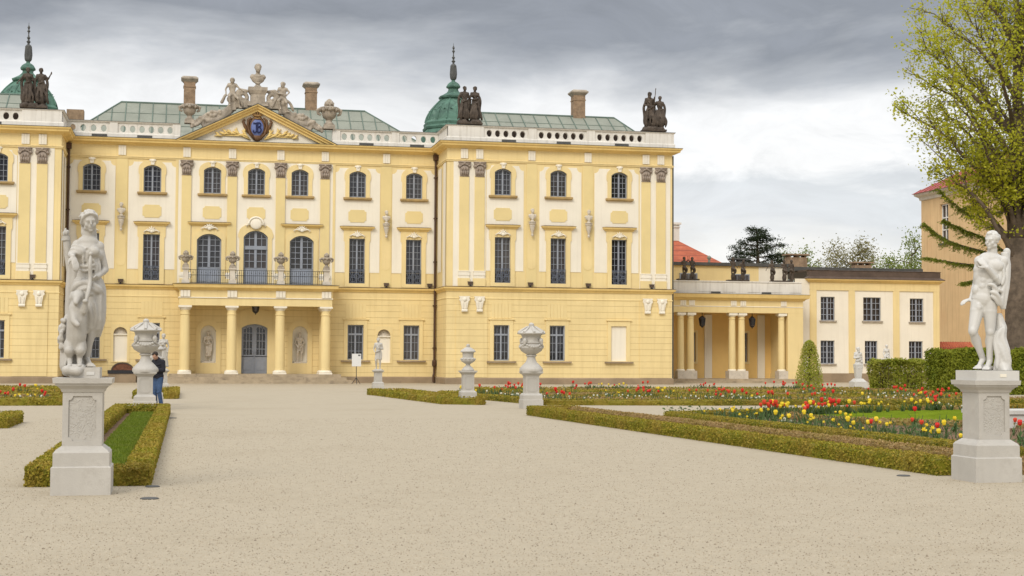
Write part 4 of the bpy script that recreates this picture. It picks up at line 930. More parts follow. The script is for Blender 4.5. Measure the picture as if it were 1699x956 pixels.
shifted(S, LOCR).carve('draped_cloth', M['marble_fine'], YO, voxel=.0105, smooth=2)
S = MB(); drape(S, [(A(300, 540, .1), .04, .05), (A(312, 620, .1), .075, .09), (A(305, 680, .08), .085, .1), (A(322, 750, .06), .09, .11), (A(318, 820, .04), .11, .13), (A(322, 868, .04), .12, .15)], 4, .14, .2, 6)
for p, r_ in (([A(318, 620, -.02), A(290, 690, -.04), A(318, 760, -.06), A(345, 840, -.05)], .04), ([A(330, 610, .02), A(318, 680, -.03), A(345, 760, -.04), A(360, 850, -.02)], .034), ([A(285, 640, 0), A(280, 720, -.05), A(292, 800, -.07), A(285, 860, -.08)], .034)): fold(S, p, r_)
shifted(S, LOCR).carve('stump_support', M['marble_fine'], YO, voxel=.012, smooth=2)
S = MB(); S.caps(A(348, 185, .16), .05, A(330, 420, .16), .035); shifted(S, LOCR).build('quiver', M['marble_fine'], YO, smooth=True)
TURN[0] = 0.0
S = MB(); S.box(-.31, .31, -.29, .27, 0, .13); shifted(S, LOCR).build('base_block', M['marble_fine'], YO)
q = MB(); q.box(.03, .12, -.297, -.288, .045, .085); shifted(q, LOCR).build('label_plate', M['cream'], YO)
# ------------------------------------------------------------------ smaller sculpture
TURN[0] = 0.0
def J0(k=1.0, **kw):                     # a quiet standing pose, height about 1.75 k
    d = dict(H=(0, -.02, 1.62), N=(0, .02, 1.47), C=(0, .01, 1.30), W=(.01, .0, 1.12), P=(.02, .0, .95), sa=(-.17, .02, 1.41), ea=(-.25, .04, 1.13), wa=(-.24, -.06, .90), sb=(.17, .02, 1.40), eb=(.25, .04, 1.12), wb=(.22, -.08, .92),
             ha=(-.08, 0, .90), ka=(-.10, -.05, .48), aa=(-.10, .03, .08), ta=(-.13, -.2, .02), hb=(.11, 0, .90), kb=(.11, -.03, .47), ab=(.10, .02, .08), tb=(.13, -.2, .02))
    d.update(kw); return {q: Vector(p) * k for q, p in d.items()}
def figure(S, k=1.0, fem=False, hair='short', turn=0, tilt=4, seed=1, robe=None, beard=False, hu=.25, **kw):
    J = J0(k, **kw); body(S, J, k, fem); head(S, J['H'], hu * k, rotm(turn, tilt), hair, seed, beard)
    hand(S, J['wa'], J['wa'] - J['ea'], (.3, -1, 0), k, 30, 1); hand(S, J['wb'], J['wb'] - J['eb'], (-.3, -1, 0), k, 30, -1)
    r = random.Random(seed); P = J['P']
    if robe:                             # robe = (top, bottom, width)
        t, b_, wd = robe; rings = []
        for i in range(8): f = i / 7; z = (t + (b_ - t) * f) * k; rings.append(((P.x * (1 - f * .5), .01, z), (.155 + (wd - .155) * f) * k, (.115 + (wd * .8 - .115) * f) * k))
        drape(S, rings, 8 + seed % 3, .10, seed, 1.5 + seed % 2, hem=.02 * k)
        z = t * k; fold(S, [(-.17 * k, -.05 * k, z - .06 * k), (-.05 * k, -.14 * k, z - .02 * k), (.08 * k, -.14 * k, z + .03 * k), (.18 * k, -.04 * k, z + .08 * k)], .035 * k)
        fold(S, [(.15 * k, -.08 * k, z + .05 * k), (.2 * k, -.09 * k, z - .2 * k), (.17 * k, -.06 * k, z - .5 * k)], .045 * k, .03 * k)
        fold(S, [(-.15 * k, .02, 1.38 * k), (-.03 * k, -.12 * k, 1.22 * k), (.1 * k, -.12 * k, 1.02 * k), (.17 * k, -.03 * k, .9 * k)], .03 * k)
    return J
def statue(name, loc, label, k, m, group, voxel=.022, base=(.28, .24, .1), turn=0, cat='statue', **kw):
    o = empty(name, loc, label, cat, group); S = MB(); figure(S, k, **kw); TURN[0] = R(turn)
    q = MB(); q.frustum(0, 0, 0, base[2], base[0], base[1], base[0] * .94, base[1] * .94); shifted(q, loc).build('base_block', m, o)
    shifted(S, Vector(loc) + Vector((0, 0, base[2] - .01))).carve('figure', m, o, voxel=voxel, smooth=2); TURN[0] = 0.0; return o

# niche statues of the porch, the small court statues, herm and seated figure
statue('statue', (-3.13, -.02 + .27, 1.086), 'tan sandstone statue of a draped woman in the left arched niche of the porch', 1.18, M['sandpale'], 'niche statues of the porch', base=(.42, .2, .1), fem=True, hair='updo', robe=(1.02, .3, .17), turn=0, seed=3, ea=(-.24, -.02, 1.15), wa=(-.10, -.15, 1.05), wb=(.2, .0, .9), ka=(-.07, -.1, .48))
statue('statue', (3.13, -.02 + .27, 1.086), 'tan stone statue of a bearded man in the right arched niche of the porch', 1.18, M['sandpale'], 'niche statues of the porch', base=(.42, .2, .1), hair='curly', beard=True, seed=6, ea=(-.26, .0, 1.12), wa=(-.14, -.14, .92), eb=(.27, .0, 1.12), wb=(.1, -.16, .9), robe=(.98, .62, .16))
pL = gp(270, 651); pR = gp(627, 647)
pedestal(pL, .58, 1.0, 'grey stone pedestal behind the man, carrying the small draped statue near the porch steps', plain=True)
statue('statue', pL + Vector((0, 0, 1.0)), 'small white statue of a draped figure standing behind the urns and the man', .90, M['marble'], 'statues around the court', base=(.22, .2, .06), fem=True, hair='updo', robe=(1.0, .1, .24), seed=5, wa=(-.05, -.2, 1.2), ea=(-.25, -.05, 1.18))
pedestal(pR, .58, 1.0, 'grey stone pedestal at the far end of the low hedge strip, under a small statue', plain=True)
statue('statue', pR + Vector((0, 0, 1.0)), 'small white statue of a man in front of the blind arched niche', .93, M['marble'], 'statues around the court', base=(.22, .2, .06), hair='curly', robe=(1.0, .55, .2), seed=8, turn=-12, wa=(-.2, -.15, 1.0), ka=(-.12, -.1, .48), wb=(.1, -.18, 1.15))
pH = gp(1424, 645)
o = empty('statue', pH, 'white herm of a cloaked figure on a tapering shaft in front of the low wing', 'statue', 'statues around the court')
S = MB(); figure(S, 1.12, hair='curly', seed=4, beard=True, turn=20, wa=(.0, -.18, 1.2), ea=(-.25, -.04, 1.15), wb=(.16, -.12, 1.0), robe=(1.05, .62, .24)); S.frustum(0, .0, .0, .95, .15, .14, .25, .2)
shifted(S, pH + Vector((0, 0, .52))).carve('figure', M['marble_fine'], o, voxel=.025, smooth=2)
q = MB(); q.box(-.42, .42, -.4, .4, -.2, .42); q.frustum(0, 0, .42, .6, .38, .36, .22, .2); shifted(q, pH).build('base_block', M['marble_fine'], o)
pS = gp(1470, 640); pS = Vector((pS.x + 1.0, pS.y + 3.5, gz(pS.y)))
k = (at(1470, 571, pS.y).z - pS.z) / 2.95; pS.x = at(1471, 590, pS.y).x
o = empty('statue', pS, 'white seated statue rising behind the sparse clipped hedge', 'statue', 'statues around the court')
S = MB(); figure(S, 1.0, fem=True, hair='updo', turn=50, seed=2, ha=(-.1, -.02, .92), hb=(.1, -.02, .9), ka=(-.3, -.38, .86), kb=(-.1, -.4, .84), aa=(-.28, -.42, .42), ab=(-.12, -.45, .4), ta=(-.36, -.55, .36), tb=(-.2, -.6, .34), wa=(-.3, -.25, .9), robe=(1.05, .5, .3))
S.v = [(x * k, y * k, (z + 1.15) * k) for x, y, z in S.v]; S.box(-.45, .45, -.5, .35, 0, 1.9 * k); shifted(S, pS).carve('figure', M['marble_fine'], o, voxel=.03, smooth=2)

# ---- urns
def urn(loc, h, label, m, group, kind='tall', name='urn'):
    o = empty(name, loc, label, 'urn', group); k = h / 1.5; c = (0, 0, 0); q = MB(); z0 = 0
    if kind == 'tall':
        q.lathe([(.36, 0), (.37, .05), (.36, .1), (.27, .2), (.17, .3), (.135, .4), (.13, .46), (.17, .48), (.17, .51), (.14, .53), (.2, .56), (.32, .64), (.375, .74), (.36, .82), (.31, .86)], n=28, rib=(14, .03, .54, .8))
        q.lathe([(.31, .86), (.34, .88), (.34, .91), (.30, .93), (.285, .98), (.30, 1.1), (.34, 1.16)], n=28, rib=(20, .02, .95, 1.14)); b = q
        for i in range(4):
            a = PI / 4 + i * PI / 2
            for t in range(9): f = t / 8; aa = a + f * PI / 2; q.ell((.35 * math.cos(aa), .35 * math.sin(aa), .86 - .1 * math.sin(PI * f)), (.05, .05, .045), n=8, k=5)
            q.ell((.36 * math.cos(a), .36 * math.sin(a), .95), (.07, .07, .1), n=8, k=6); q.ell((.38 * math.cos(a), .38 * math.sin(a), .88), (.045, .045, .06), n=8, k=5)
        lid = MB(); lid.lathe([(.34, 1.15), (.44, 1.17), (.45, 1.2), (.42, 1.22), (.33, 1.26), (.22, 1.32), (.13, 1.38), (.1, 1.4), (.1, 1.43), (.075, 1.44), (.09, 1.47), (.06, 1.5), (.02, 1.51)], n=28)
        for i in range(8): a = i * PI / 4; lid.tube([(.42 * math.cos(a), .42 * math.sin(a), 1.21), (.3 * math.cos(a), .3 * math.sin(a), 1.29), (.13 * math.cos(a), .13 * math.sin(a), 1.4)], [.05, .045, .03], 6)
        lid.ell((0, 0, 1.46), (.085, .085, .07), n=10)
    elif kind == 'small':
        s_ = 1.5 / .88
        q.lathe([(.2 * s_, 0), (.21 * s_, .03 * s_), (.15 * s_, .1 * s_), (.075 * s_, .17 * s_), (.07 * s_, .21 * s_), (.12 * s_, .24 * s_), (.225 * s_, .31 * s_), (.24 * s_, .37 * s_), (.2 * s_, .42 * s_), (.18 * s_, .44 * s_), (.185 * s_, .56 * s_), (.2 * s_, .6 * s_)], n=24, rib=(12, .035, .25 * s_, .38 * s_))
        for i in range(12): a = i * PI / 6; q.ell((.22 * s_ * math.cos(a), .22 * s_ * math.sin(a), .38 * s_), (.08, .08, .06), n=7, k=5)
        lid = MB(); lid.lathe([(.2 * s_, .6 * s_), (.25 * s_, .61 * s_), (.255 * s_, .64 * s_), (.2 * s_, .7 * s_), (.1 * s_, .76 * s_), (.05 * s_, .78 * s_), (.065 * s_, .82 * s_), (.055 * s_, .86 * s_), (.01, .885 * s_)], n=24)
    else:                                # sturdy vase with garlands: roof and balcony
        q.frustum(0, 0, 0, .22, .3, .3, .28, .28); q.lathe([(.25, .22), (.26, .28), (.17, .36), (.14, .46), (.2, .52), (.32, .62), (.38, .78), (.40, .95), (.36, 1.0)], n=18)
        q.lathe([(.36, 1.0), (.48, 1.04), (.5, 1.1), (.44, 1.14), (.3, 1.15)], n=18)
        for i in range(16): a = i * PI / 8; q.ell((.44 * math.cos(a), .44 * math.sin(a), .98 + .06 * (i % 2)), (.11, .11, .10), n=7, k=5)
        for i in (0, 8): a = i * PI / 8; q.tube([(.45 * math.cos(a), 0, 1.05), (.6 * math.cos(a), 0, .98), (.56 * math.cos(a), 0, .8), (.42 * math.cos(a), 0, .72)], [.09, .1, .08, .05], 7)
        lid = MB()
        if kind == 'pine':
            lid.lathe([(.16, 1.14), (.2, 1.2), (.24, 1.28), (.21, 1.4), (.13, 1.5), (.03, 1.58)], n=12)
            for i in range(30): t = i / 30; a = i * 2.4; r_ = .23 * math.sin(PI * (.35 + .62 * t)); lid.ell((r_ * math.cos(a), r_ * math.sin(a), 1.2 + .34 * t), (.05, .05, .06), n=6, k=4)
        else: lid.lathe([(.3, 1.14), (.28, 1.18), (.1, 1.2)], n=14)
    for mb, nm in ((q, 'vase'), (lid, 'lid' if kind in ('tall', 'small') else 'finial')):
        if not mb.v: continue
        mb.v = [(x * k, y * k, z * k) for x, y, z in mb.v]; shifted(mb, loc).build(nm, m, o, smooth='auto')
    return o
uL, uR, vL, vR = gp(240, 681), gp(881, 678), gp(256, 673), gp(776, 671)
pedestal(uL, .66, 1.12, 'stone pedestal beside the man, under the large lidded urn on the left', plain=True); urn(uL + Vector((0, 0, 1.12)), 1.52, 'large white lidded stone urn with garlands beside the man with a phone', M['marble'], 'stone urns along the court')
pedestal(uR, .64, 1.16, 'stone pedestal at the head of the long box hedge, under the large lidded urn', plain=True); urn(uR + Vector((0, 0, 1.16)), 1.5, 'large white lidded stone urn above the tulips in front of the right wing', M['marble'], 'stone urns along the court')
pedestal(vL, .56, 1.08, 'stone pedestal half hidden by the man, under the smaller urn', plain=True); urn(vL + Vector((0, 0, 1.08)), 1.0, 'smaller white stone urn hidden between the large urn and the man', M['marble'], 'stone urns along the court', 'small')
pedestal(vR, .56, 1.14, 'stone pedestal under the smaller urn at the end of the narrow hedge strip', plain=True); urn(vR + Vector((0, 0, 1.14)), .9, 'smaller white stone urn with a domed lid near the corner downpipe', M['marble'], 'stone urns along the court', 'small')
bal = 'urns on the balcony pedestals'
for x, t in ((-4.72, 'at its left end'), (-1.62, 'second from the left'), (1.62, 'third from the left'), (4.72, 'at its right end')):
    urn((x, -2.24, 7.482), 1.12, 'brown weathered urn with pointed finial on the balcony, ' + t, M['sand'], bal, 'pine')
urn((-4.62, -.05, 17.56), 1.72, 'open garlanded stone urn on the parapet in front of the left chimney', M['sand'], 'urns on the parapet', 'open')
urn((4.98, -.05, 17.5), 2.05, 'garlanded stone urn with pineapple finial on the parapet by the right chimney', M['sand'], 'urns on the parapet', 'pine')

# ---- busts on wall brackets
def bust(S, k, seed, fem=False, turn=0, beard=False):
    head(S, (0, -.06 * k, .74 * k), .34 * k, rotm(turn, 2), 'updo' if fem else 'curly', seed, beard)
    S.caps((0, -.01 * k, .56 * k), .085 * k, (0, 0, .42 * k), .12 * k); S.ell((0, 0, .34 * k), (.25 * k, .13 * k, .17 * k)); S.caps((-.2 * k, 0, .42 * k), .1 * k, (.2 * k, 0, .42 * k), .1 * k); S.caps((0, 0, .3 * k), .17 * k, (0, 0, .12 * k), .07 * k)
    for i in range(4): z = (.5 - .09 * i) * k; fold(S, [((-.24 + .03 * i) * k, -.02, z + .04 * k), (0, -.15 * k, z - .08 * k), ((.24 - .03 * i) * k, -.02, z + .04 * k)], .028 * k)
bm = ['on the strip left of the porch', 'on the strip right of the porch', 'on the left plain strip of the right wing', 'on the right plain strip of the right wing']
for i, (x, y) in enumerate(((-9.07, 0), (9.07, 0), (18.69, WY), (22.72, WY))):
    z = (11.05, 10.95, 10.95, 10.95)[i]; loc = Vector((x, y - .30, z)); o = empty('wall_bust', loc, 'pale stone bust on a scrolled bracket ' + bm[i], 'bust', 'busts on wall brackets')
    S = MB(); bust(S, 1.0, i + 2, turn=(-20, 15, 10, -15)[i]); S.lathe([(.15, 0), (.16, .05), (.1, .1)], n=12); shifted(S, loc).carve('bust', M['sandpale'], o, voxel=.03, smooth=2)
    q = MB(); q.lathe([(.05, -1.02), (.09, -.95), (.1, -.88), (.05, -.82), (.08, -.74), (.15, -.5), (.2, -.3), (.17, -.24), (.24, -.18), (.26, -.1), (.2, -.06), (.27, -.04), (.28, -.0)], n=16); q.box(-.12, .12, .0, .25, -.5, -.02)
    shifted(q, loc).build('bracket', M['sandpale'], o, smooth='auto')

# ---- on the pediment: bust on its pedestal, two boys, scrollwork
sw = MB()
for s in (1, -1):
    def scroll(cx, cz, r, y, turns, a0, dr): return [(s * (cx + (r * (1 - dr * i / 22)) * math.cos(a0 + turns * 2 * PI * i / 22)), y, cz + (r * (1 - dr * i / 22)) * math.sin(a0 + turns * 2 * PI * i / 22)) for i in range(23)]
    sw.tube(scroll(1.05, 19.52, .5, -.2, -1.6, R(80), .8), .15, 8); sw.tube([(s * .62, -.2, 19.95), (s * 1.1, -.2, 20.0), (s * 1.5, -.2, 19.5), (s * 1.55, -.2, 18.95), (s * 2.0, -.2, 18.3), (s * 2.7, -.2, 17.9), (s * 3.5, -.2, 17.78)], [.1, .16, .18, .18, .2, .22, .22], 8)
    sw.tube(scroll(3.45, 17.62, .42, -.2, 1.5, R(90), .8), .15, 8); sw.tube([(s * 1.6, -.1, 18.9), (s * 2.2, -.1, 18.35), (s * 3.0, -.1, 17.75), (s * 3.7, -.1, 17.3)], [.3, .32, .3, .2], 8)
    r3 = random.Random(11)
    for i in range(90):
        t = r3.random(); x = 2.5 + 2.0 * t; z = 18.25 - .95 * t * t + r3.uniform(-.18, .2) + (.05 if t < .5 else 0)
        sw.ell((s * x, -.22 + r3.uniform(-.14, .1), z), (.13, .12, .13), n=7, k=5)
    sw.box(*sorted((s * .5, s * 1.5)), -.35, .3, 18.75, 19.25)
tag(sw.carve('pediment_scrollwork', M['sand'], None, (0, -.2, 18.6), voxel=.045, smooth=1), 'weathered stone scrolls and fruit garlands lying along both slopes of the pediment', 'scrollwork')
o = empty('roof_bust', (0, -.15, 18.95), 'large weathered bust on a stone block at the top of the pediment', 'bust')
q = MB(); q.box(-.72, .72, -.55, .35, 18.9, 19.2); q.frustum(0, -.1, 19.2, 19.75, .5, .36, .5, .36); q.frustum(0, -.1, 19.75, 20.0, .52, .38, .66, .48); q.box(-.66, .66, -.58, .38, 20.0, 20.22); q.build('pedestal', M['sand'], o)
S = MB(); bust(S, 1.85, 21, turn=4); S.lathe([(.28, 0), (.3, .08), (.18, .2)], n=14); shifted(S, (0, -.1, 20.2)).carve('bust', M['sand'], o, voxel=.05, smooth=1)
def putto(loc, label, s, up):
    o = empty('cherub_statue', loc, label, 'statue', 'seated boys on the pediment'); S = MB(); k = 1.5
    figure(S, k, hair='curly', seed=13 + up, turn=-12 if s < 0 else -38, tilt=12, hu=.30, H=(0, -.04, 1.56), ha=(-.1, 0, .92), hb=(.1, 0, .92), ka=(-.14 if s < 0 else -.22, -.25, .80), aa=(-.1, -.2, .45), ta=(-.12, -.4, .4), kb=(.26 if s < 0 else .16, -.2, .72), ab=(.34 if s < 0 else .2, -.1, .36), tb=(.42, -.25, .3),
           ea=(-.3, 0, 1.18), wa=(-.28, -.04, .95) if s < 0 else (.05, -.22, 1.1), eb=(.3, 0, 1.25), wb=(.45, -.05, 1.16) if s < 0 else (.16, -.2, 1.05))
    fold(S, [(-.3 * k, 0, .95 * k), (-.4 * k, 0, .7 * k), (-.5 * k, 0, .5 * k)], .09, .14); fold(S, [(.1 * k, -.1, .9 * k), (.35 * k, -.1, .7 * k), (.5 * k, 0, .35 * k)], .09, .12)
    S.ell((0, .05 * k, .72 * k), (.25 * k, .15 * k, .2 * k)); S.frustum(0, .1, .2 * k, .75 * k, .3, .2, .22, .16)
    shifted(S, (loc[0], loc[1], loc[2] - .5)).carve('figure', M['sand'], o, voxel=.035, smooth=2)
putto((-1.75, -.3, 18.75), 'weathered stone boy sitting on the left slope of the pediment, one arm on a scroll', -1, 0)
putto((1.72, -.3, 18.6), 'weathered stone boy looking down on the right slope of the pediment', 1, 1)

# ---- dark statue pairs on the roof corners
def pair(loc, label, specs, extra=None):
    o = empty('statue_group', loc, label, 'statue group', 'dark statue pairs on the parapet corners')
    q = MB(); r4 = random.Random(int(loc[0] * 7))
    q.box(-.85, .85, -.45, .45, 0, .16)
    for i in range(22): q.ell((r4.uniform(-.7, .7), r4.uniform(-.4, .3), .2), (.22, .2, .18), n=8, k=6)
    shifted(q, loc).carve('rock_base', M['dark_stone'], o, voxel=.04, smooth=1)
    for x, kw in specs:
        S = MB(); kw = dict(kw); k = kw.pop('k'); figure(S, k, **kw)
        if extra and x == extra[0]: S.tube([(p[0], p[1], p[2]) for p in extra[1]], extra[2], 7)
        S.ell((0, .1, .35), (.36, .22, .5)); r7 = random.Random(int(loc[0] + x * 9))
        for i in range(9): a_ = r7.uniform(-.32, .32); fold(S, [(a_ * .8, -.12, 1.5 * k / 1.4), (a_ + r7.uniform(-.1, .1), -.24, 1.0), (a_ * 1.3, -.3, .55), (a_ * 1.4 + r7.uniform(-.1, .1), -.2, .1)], .05, .075)
        for s_ in (1, -1): fold(S, [(s_ * .26, .1, 1.95), (s_ * .4, .1, 1.5), (s_ * .34, .08, .9), (s_ * .38, .05, .3)], .09, .12)
        shifted(S, Vector(loc) + Vector((x, 0, .22))).carve('figure', M['dark_stone'], o, voxel=.03, smooth=2)
pz = 17.56
pair((14.3, WY + .1, pz), 'dark stone pair of draped figures facing each other, beside the right copper dome',
     [(-.36, dict(k=1.42, hair='short', turn=35, seed=3, robe=(1.0, .2, .24), ea=(-.3, .05, 1.2), wa=(-.16, -.1, 1.02), wb=(.34, -.1, 1.1))), (.36, dict(k=1.42, fem=True, hair='updo', turn=-40, seed=4, robe=(1.1, .15, .22), wa=(-.3, -.1, 1.2), wb=(.1, -.15, .95)))])
pair((-14.55, WY + .1, pz), 'dark stone pair of draped figures in front of the left copper dome',
     [(-.4, dict(k=1.42, fem=True, hair='updo', turn=20, seed=6, robe=(1.05, .12, .26), ea=(-.32, 0, 1.2), wa=(-.42, -.1, 1.05), wb=(.1, -.15, 1.2))), (.42, dict(k=1.42, hair='updo', turn=5, seed=7, robe=(1.05, .2, .24), eb=(.32, 0, 1.25), wb=(.42, -.05, 1.45)))])
pair((27.55, WY + .1, pz), 'dark stone pair of men, one with a spear, at the right corner of the roof',
     [(-.3, dict(k=1.5, hair='long', beard=True, turn=-10, seed=8, robe=(.95, .45, .22), ea=(-.27, -.02, 1.12), wa=(-.05, -.2, 1.08), wb=(.05, -.22, 1.0))), (.46, dict(k=1.36, hair='short', turn=-20, seed=9, robe=(.98, .5, .2), ea=(-.3, -.05, 1.3), wa=(-.33, -.12, 1.55), eb=(.3, 0, 1.12), wb=(.2, -.08, .9)))],
     (.46, [(-.45, -.2, 1.9), (-.36, -.2, 2.9)], .035))
# ------------------------------------------------------------------ the low wing to the right
LY = 4.0
LOG = empty('colonnade', (29, LY, -.1), 'single storey yellow colonnade with paired columns and a white parapet, joined to the palace', 'colonnade')
q = MB(); q.box(28.95, 42.0, LY - .9, LY + 6, -.6, .02); q.box(28.9, 42.2, LY - 1.3, LY - .9, -.6, -.12); q.build('floor_step', M['step'], LOG)
bw = MB(); BH = [(33.9, 34.5, 1.3, 3.6), (38.2, 38.8, 1.3, 3.6)]
wall_y(bw, LY + 3.2, 28.95, 42, 0, 5.2, BH, .3); bw.build('back_wall', M['colonnade_inner'], LOG)
for a, b_, c, d in BH:
    s = MB(); s.panel(rect(a - .16, b_ + .16, c - .15, d + .16), [rect(a, b_, c, d)], LY + 3.2, .05); o = s.build('window', M['yellow'], LOG); cx = (a + b_) / 2
    f = MB(); bars(f, (b_ - a) / 2, c, d, 1, 4, 0, mull=.08); f.v = [(x + cx, y + LY + 3.4, z) for x, y, z in f.v]; f.build('frame', M['frame'], o)
    g_ = MB(); g_.add([(a, LY + 3.45, c), (b_, LY + 3.45, c), (b_, LY + 3.45, d), (a, LY + 3.45, d)], [(0, 1, 2, 3)]); g_.build('pane', M['glass'], o)
for x in (30.6, 35.5, 39.9):
    q = MB(); q.box(x - .3, x + .3, LY + 3.05, LY + 3.199, .02, 5.0); q.build('wall_strip', M['cream'], LOG)
q = MB(); q.box(28.95, 42, LY - .1, LY + 3.2, 5.06, 5.12); q.build('ceiling', M['colonnade_inner'], LOG)
q = MB(); q.box(40.75, 42.0, LY - .35, LY + 3.2, .45, 5.06); q.box(40.7, 42.05, LY - .4, LY + 3.25, .02, .45); q.build('end_pier', M['yellow'], LOG)
lc = MB(); lc.lathe([(.27, .12), (.275, 1.2), (.25, 3.7), (.235, 3.95), (.27, 3.97), (.27, 4.02), (.235, 4.04), (.24, 4.15)], n=20); lc_me = lc.mesh('column', M['yellow'], smooth='auto')
lb = MB(); lb.lathe([(.33, 0), (.34, .05), (.31, .1), (.27, .12)], n=20); lb_me = lb.mesh('base', M['cream'], smooth='auto')
lh = MB(); lh.lathe([(.24, 4.15), (.32, 4.25)], n=20); lh.box(-.34, .34, -.34, .34, 4.25, 4.42); lh_me = lh.mesh('head', M['cream'], smooth='auto')
for x in (32.2, 33.0, 36.33, 37.1, 40.35):
    o = link_mesh('column', lc_me, LOG, (x, LY, .62)); link_mesh('base', lb_me, o, (x, LY, .62)); link_mesh('head', lh_me, o, (x, LY, .62))
for a, b_ in ((31.85, 33.4), (35.95, 37.5), (40.0, 40.74)):
    q = MB(); q.box(a, b_, LY - .42, LY + .42, .02, .62); q.build('column_plinth', M['sandpale'], LOG)
q = MB(); q.box(28.95, 42.0, LY - .35, LY + .35, 5.065, 6.1); q.box(41.4, 42.0, LY + .36, LY + 3.2, 5.13, 6.1); q.build('entablature', M['yellow'], LOG)
lp = [(28.95, LY - .35), (42.0, LY - .35), (42.0, LY + 5)]
MB().sweep(lp, [(0, 6.0), (.1, 6.03), (.14, 6.12), (.36, 6.2), (.42, 6.42), (.44, 6.48), (0, 6.5)]).build('cornice', M['cornice'], LOG)
MB().sweep(lp, [(0, 5.5), (.04, 5.52), (.04, 5.56), (0, 5.58)]).build('thin_moulding', M['cream'], LOG)
MB().sweep(lp, [(0, 6.503), (.45, 6.483), (.45, 6.50), (0, 6.53)]).build('cornice_flashing', M['lead'], LOG)
q = MB(); q.box(28.95, 41.85, LY - .3, LY + .05, 6.52, 7.5); q.sweep([(28.95, LY - .3), (41.85, LY - .3), (41.85, LY + 4)], [(0, 7.35), (.06, 7.42), (.06, 7.5), (-.3, 7.52)])
for x in (29.4, 31.6, 34.0, 36.0, 38.0, 39.8, 41.4): q.box(x - .5, x + .5, LY - .33, LY - .299, 6.66, 7.3)
q.build('parapet', M['white'], LOG)
for x in (34.9, 39.0): q = MB(); q.box(x - .38, x + .38, LY - .38, LY - .335, 6.55, 6.68); q.build('scupper', M['lead'], LOG)
for a, b_ in ((32.28, 0), (32.98, 0), (36.33, 0), (37.1, 0), (40.4, 0)):
    q = MB()
    for k in (-1, 0, 1): q.box(a - .07 + k * .16, a + .07 + k * .16, LY - .42, LY - .351, 5.6, 5.98)
    q.build('triglyph', M['cream'], LOG)
UB_ = MB(); UB_.box(29.2, 43.4, LY + 6.2, LY + 16, 0, 9.05); UB_.build('upper_wall', M['yellow'], LOG)
q = MB(); q.box(29.1, 43.6, LY + 6.0, LY + 16, 9.06, 9.32); q.build('roof', M['lead'], LOG)
q = MB(); q.box(40.9, 43.4, LY + 6.17, LY + 6.199, 0, 9.04); q.build('white_wall', M['cream'], LOG)
for x in (34.9, 39.35):
    s = MB(); s.box(x - .75, x + .75, LY + 6.1, LY + 6.19, 7.72, 8.42); o = s.build('attic_window', M['frame'], LOG)
    g_ = MB()
    for k in range(4): g_.box(x - .66 + k * .34, x - .36 + k * .34, LY + 6.08, LY + 6.099, 7.8, 8.34)
    g_.build('pane', M['glass'], o)
q = MB(); q.lathe([(.1, 9.3), (.1, 9.7), (.17, 9.75), (.17, 9.9), (.05, 10.0)], (37.3, LY + 8, 0), 10); q.build('roof_vent', M['copper'], LOG)
def cap_chimney(x, y, z, w_, h, par, m):
    q = MB(); q.box(x - w_, x + w_, y - .4, y + .4, z - .3, z + h); q.box(x - w_ - .15, x + w_ + .15, y - .55, y + .55, z + h + .16, z + h + .28)
    for k in (-1, 0, 1): q.box(x + k * w_ * .8 - .08, x + k * w_ * .8 + .08, y - .35, y + .35, z + h, z + h + .161)
    q.build('chimney', m, par)
cap_chimney(45.3, LY + 9, 9.3, .85, .75, LOG, M['brick']); cap_chimney(40.2, LY + 9, 9.3, .6, .3, LOG, M['lead'])

PV = empty('pavilion', (49, 6, -.1), 'two storey cream and yellow side building with a dark flat eave band', 'building')
PYY = 6.0
pw = MB(); HW = [(44.48, 45.68, 4.62, 6.5), (48.1, 49.62, 4.62, 6.5), (52.12, 53.3, 4.58, 6.46), (44.46, 45.64, 1.2, 3.03), (48.22, 49.3, 1.2, 3.03), (52.02, 53.22, 1.2, 3.03)]
wall_y(pw, PYY, 42.3, 54.62, -.6, 7.9, HW, .3); pw.add([(54.62, PYY, -.6), (54.62, PYY + 14, -.6), (54.62, PYY + 14, 7.9), (54.62, PYY, 7.9)], [(0, 1, 2, 3)]); pw.build('wall', M['cream'], PV)
for a, b_ in ((43.55, 44.1), (46.84, 47.36), (50.66, 51.18), (54.15, 54.66)): q = MB(); q.box(a, b_, PYY - .08, PYY, .45, 7.1); q.build('wall_strip', M['yellow'], PV)
q = MB(); q.box(43.55, 54.67, PYY - .085, PYY, 7.02, 7.66); q.build('frieze', M['yellow'], PV)
pp_ = [(43.5, PYY + .3), (43.5, PYY - .08), (54.67, PYY - .08), (54.67, PYY + 12)]
MB().sweep(pp_, [(0, 7.62), (.1, 7.66), (.14, 7.76), (.28, 7.8), (.32, 7.9), (0, 7.93)]).build('cornice', M['cornice'], PV)
q = MB(); q.sweep(pp_, [(0, 7.935), (.34, 7.905), (.34, 7.95), (.06, 8.12), (.06, 8.55), (.12, 8.6), (-.6, 8.66)]); q.box(43.5, 54.6, PYY + .5, PYY + 13, 8.55, 8.66); q.build('eave_band', M['capping'], PV)
q = MB(); q.box(43.2, 54.4, PYY + 2.2, PYY + 12, 8.66, 8.98); q.build('roof', M['lead'], PV)
q = MB(); q.sweep([(42.3, PYY), (54.62, PYY), (54.62, PYY + 12)], [(0, -.6), (.1, -.6), (.1, .4), (0, .45)]); q.build('plinth', M['plinth'], PV)
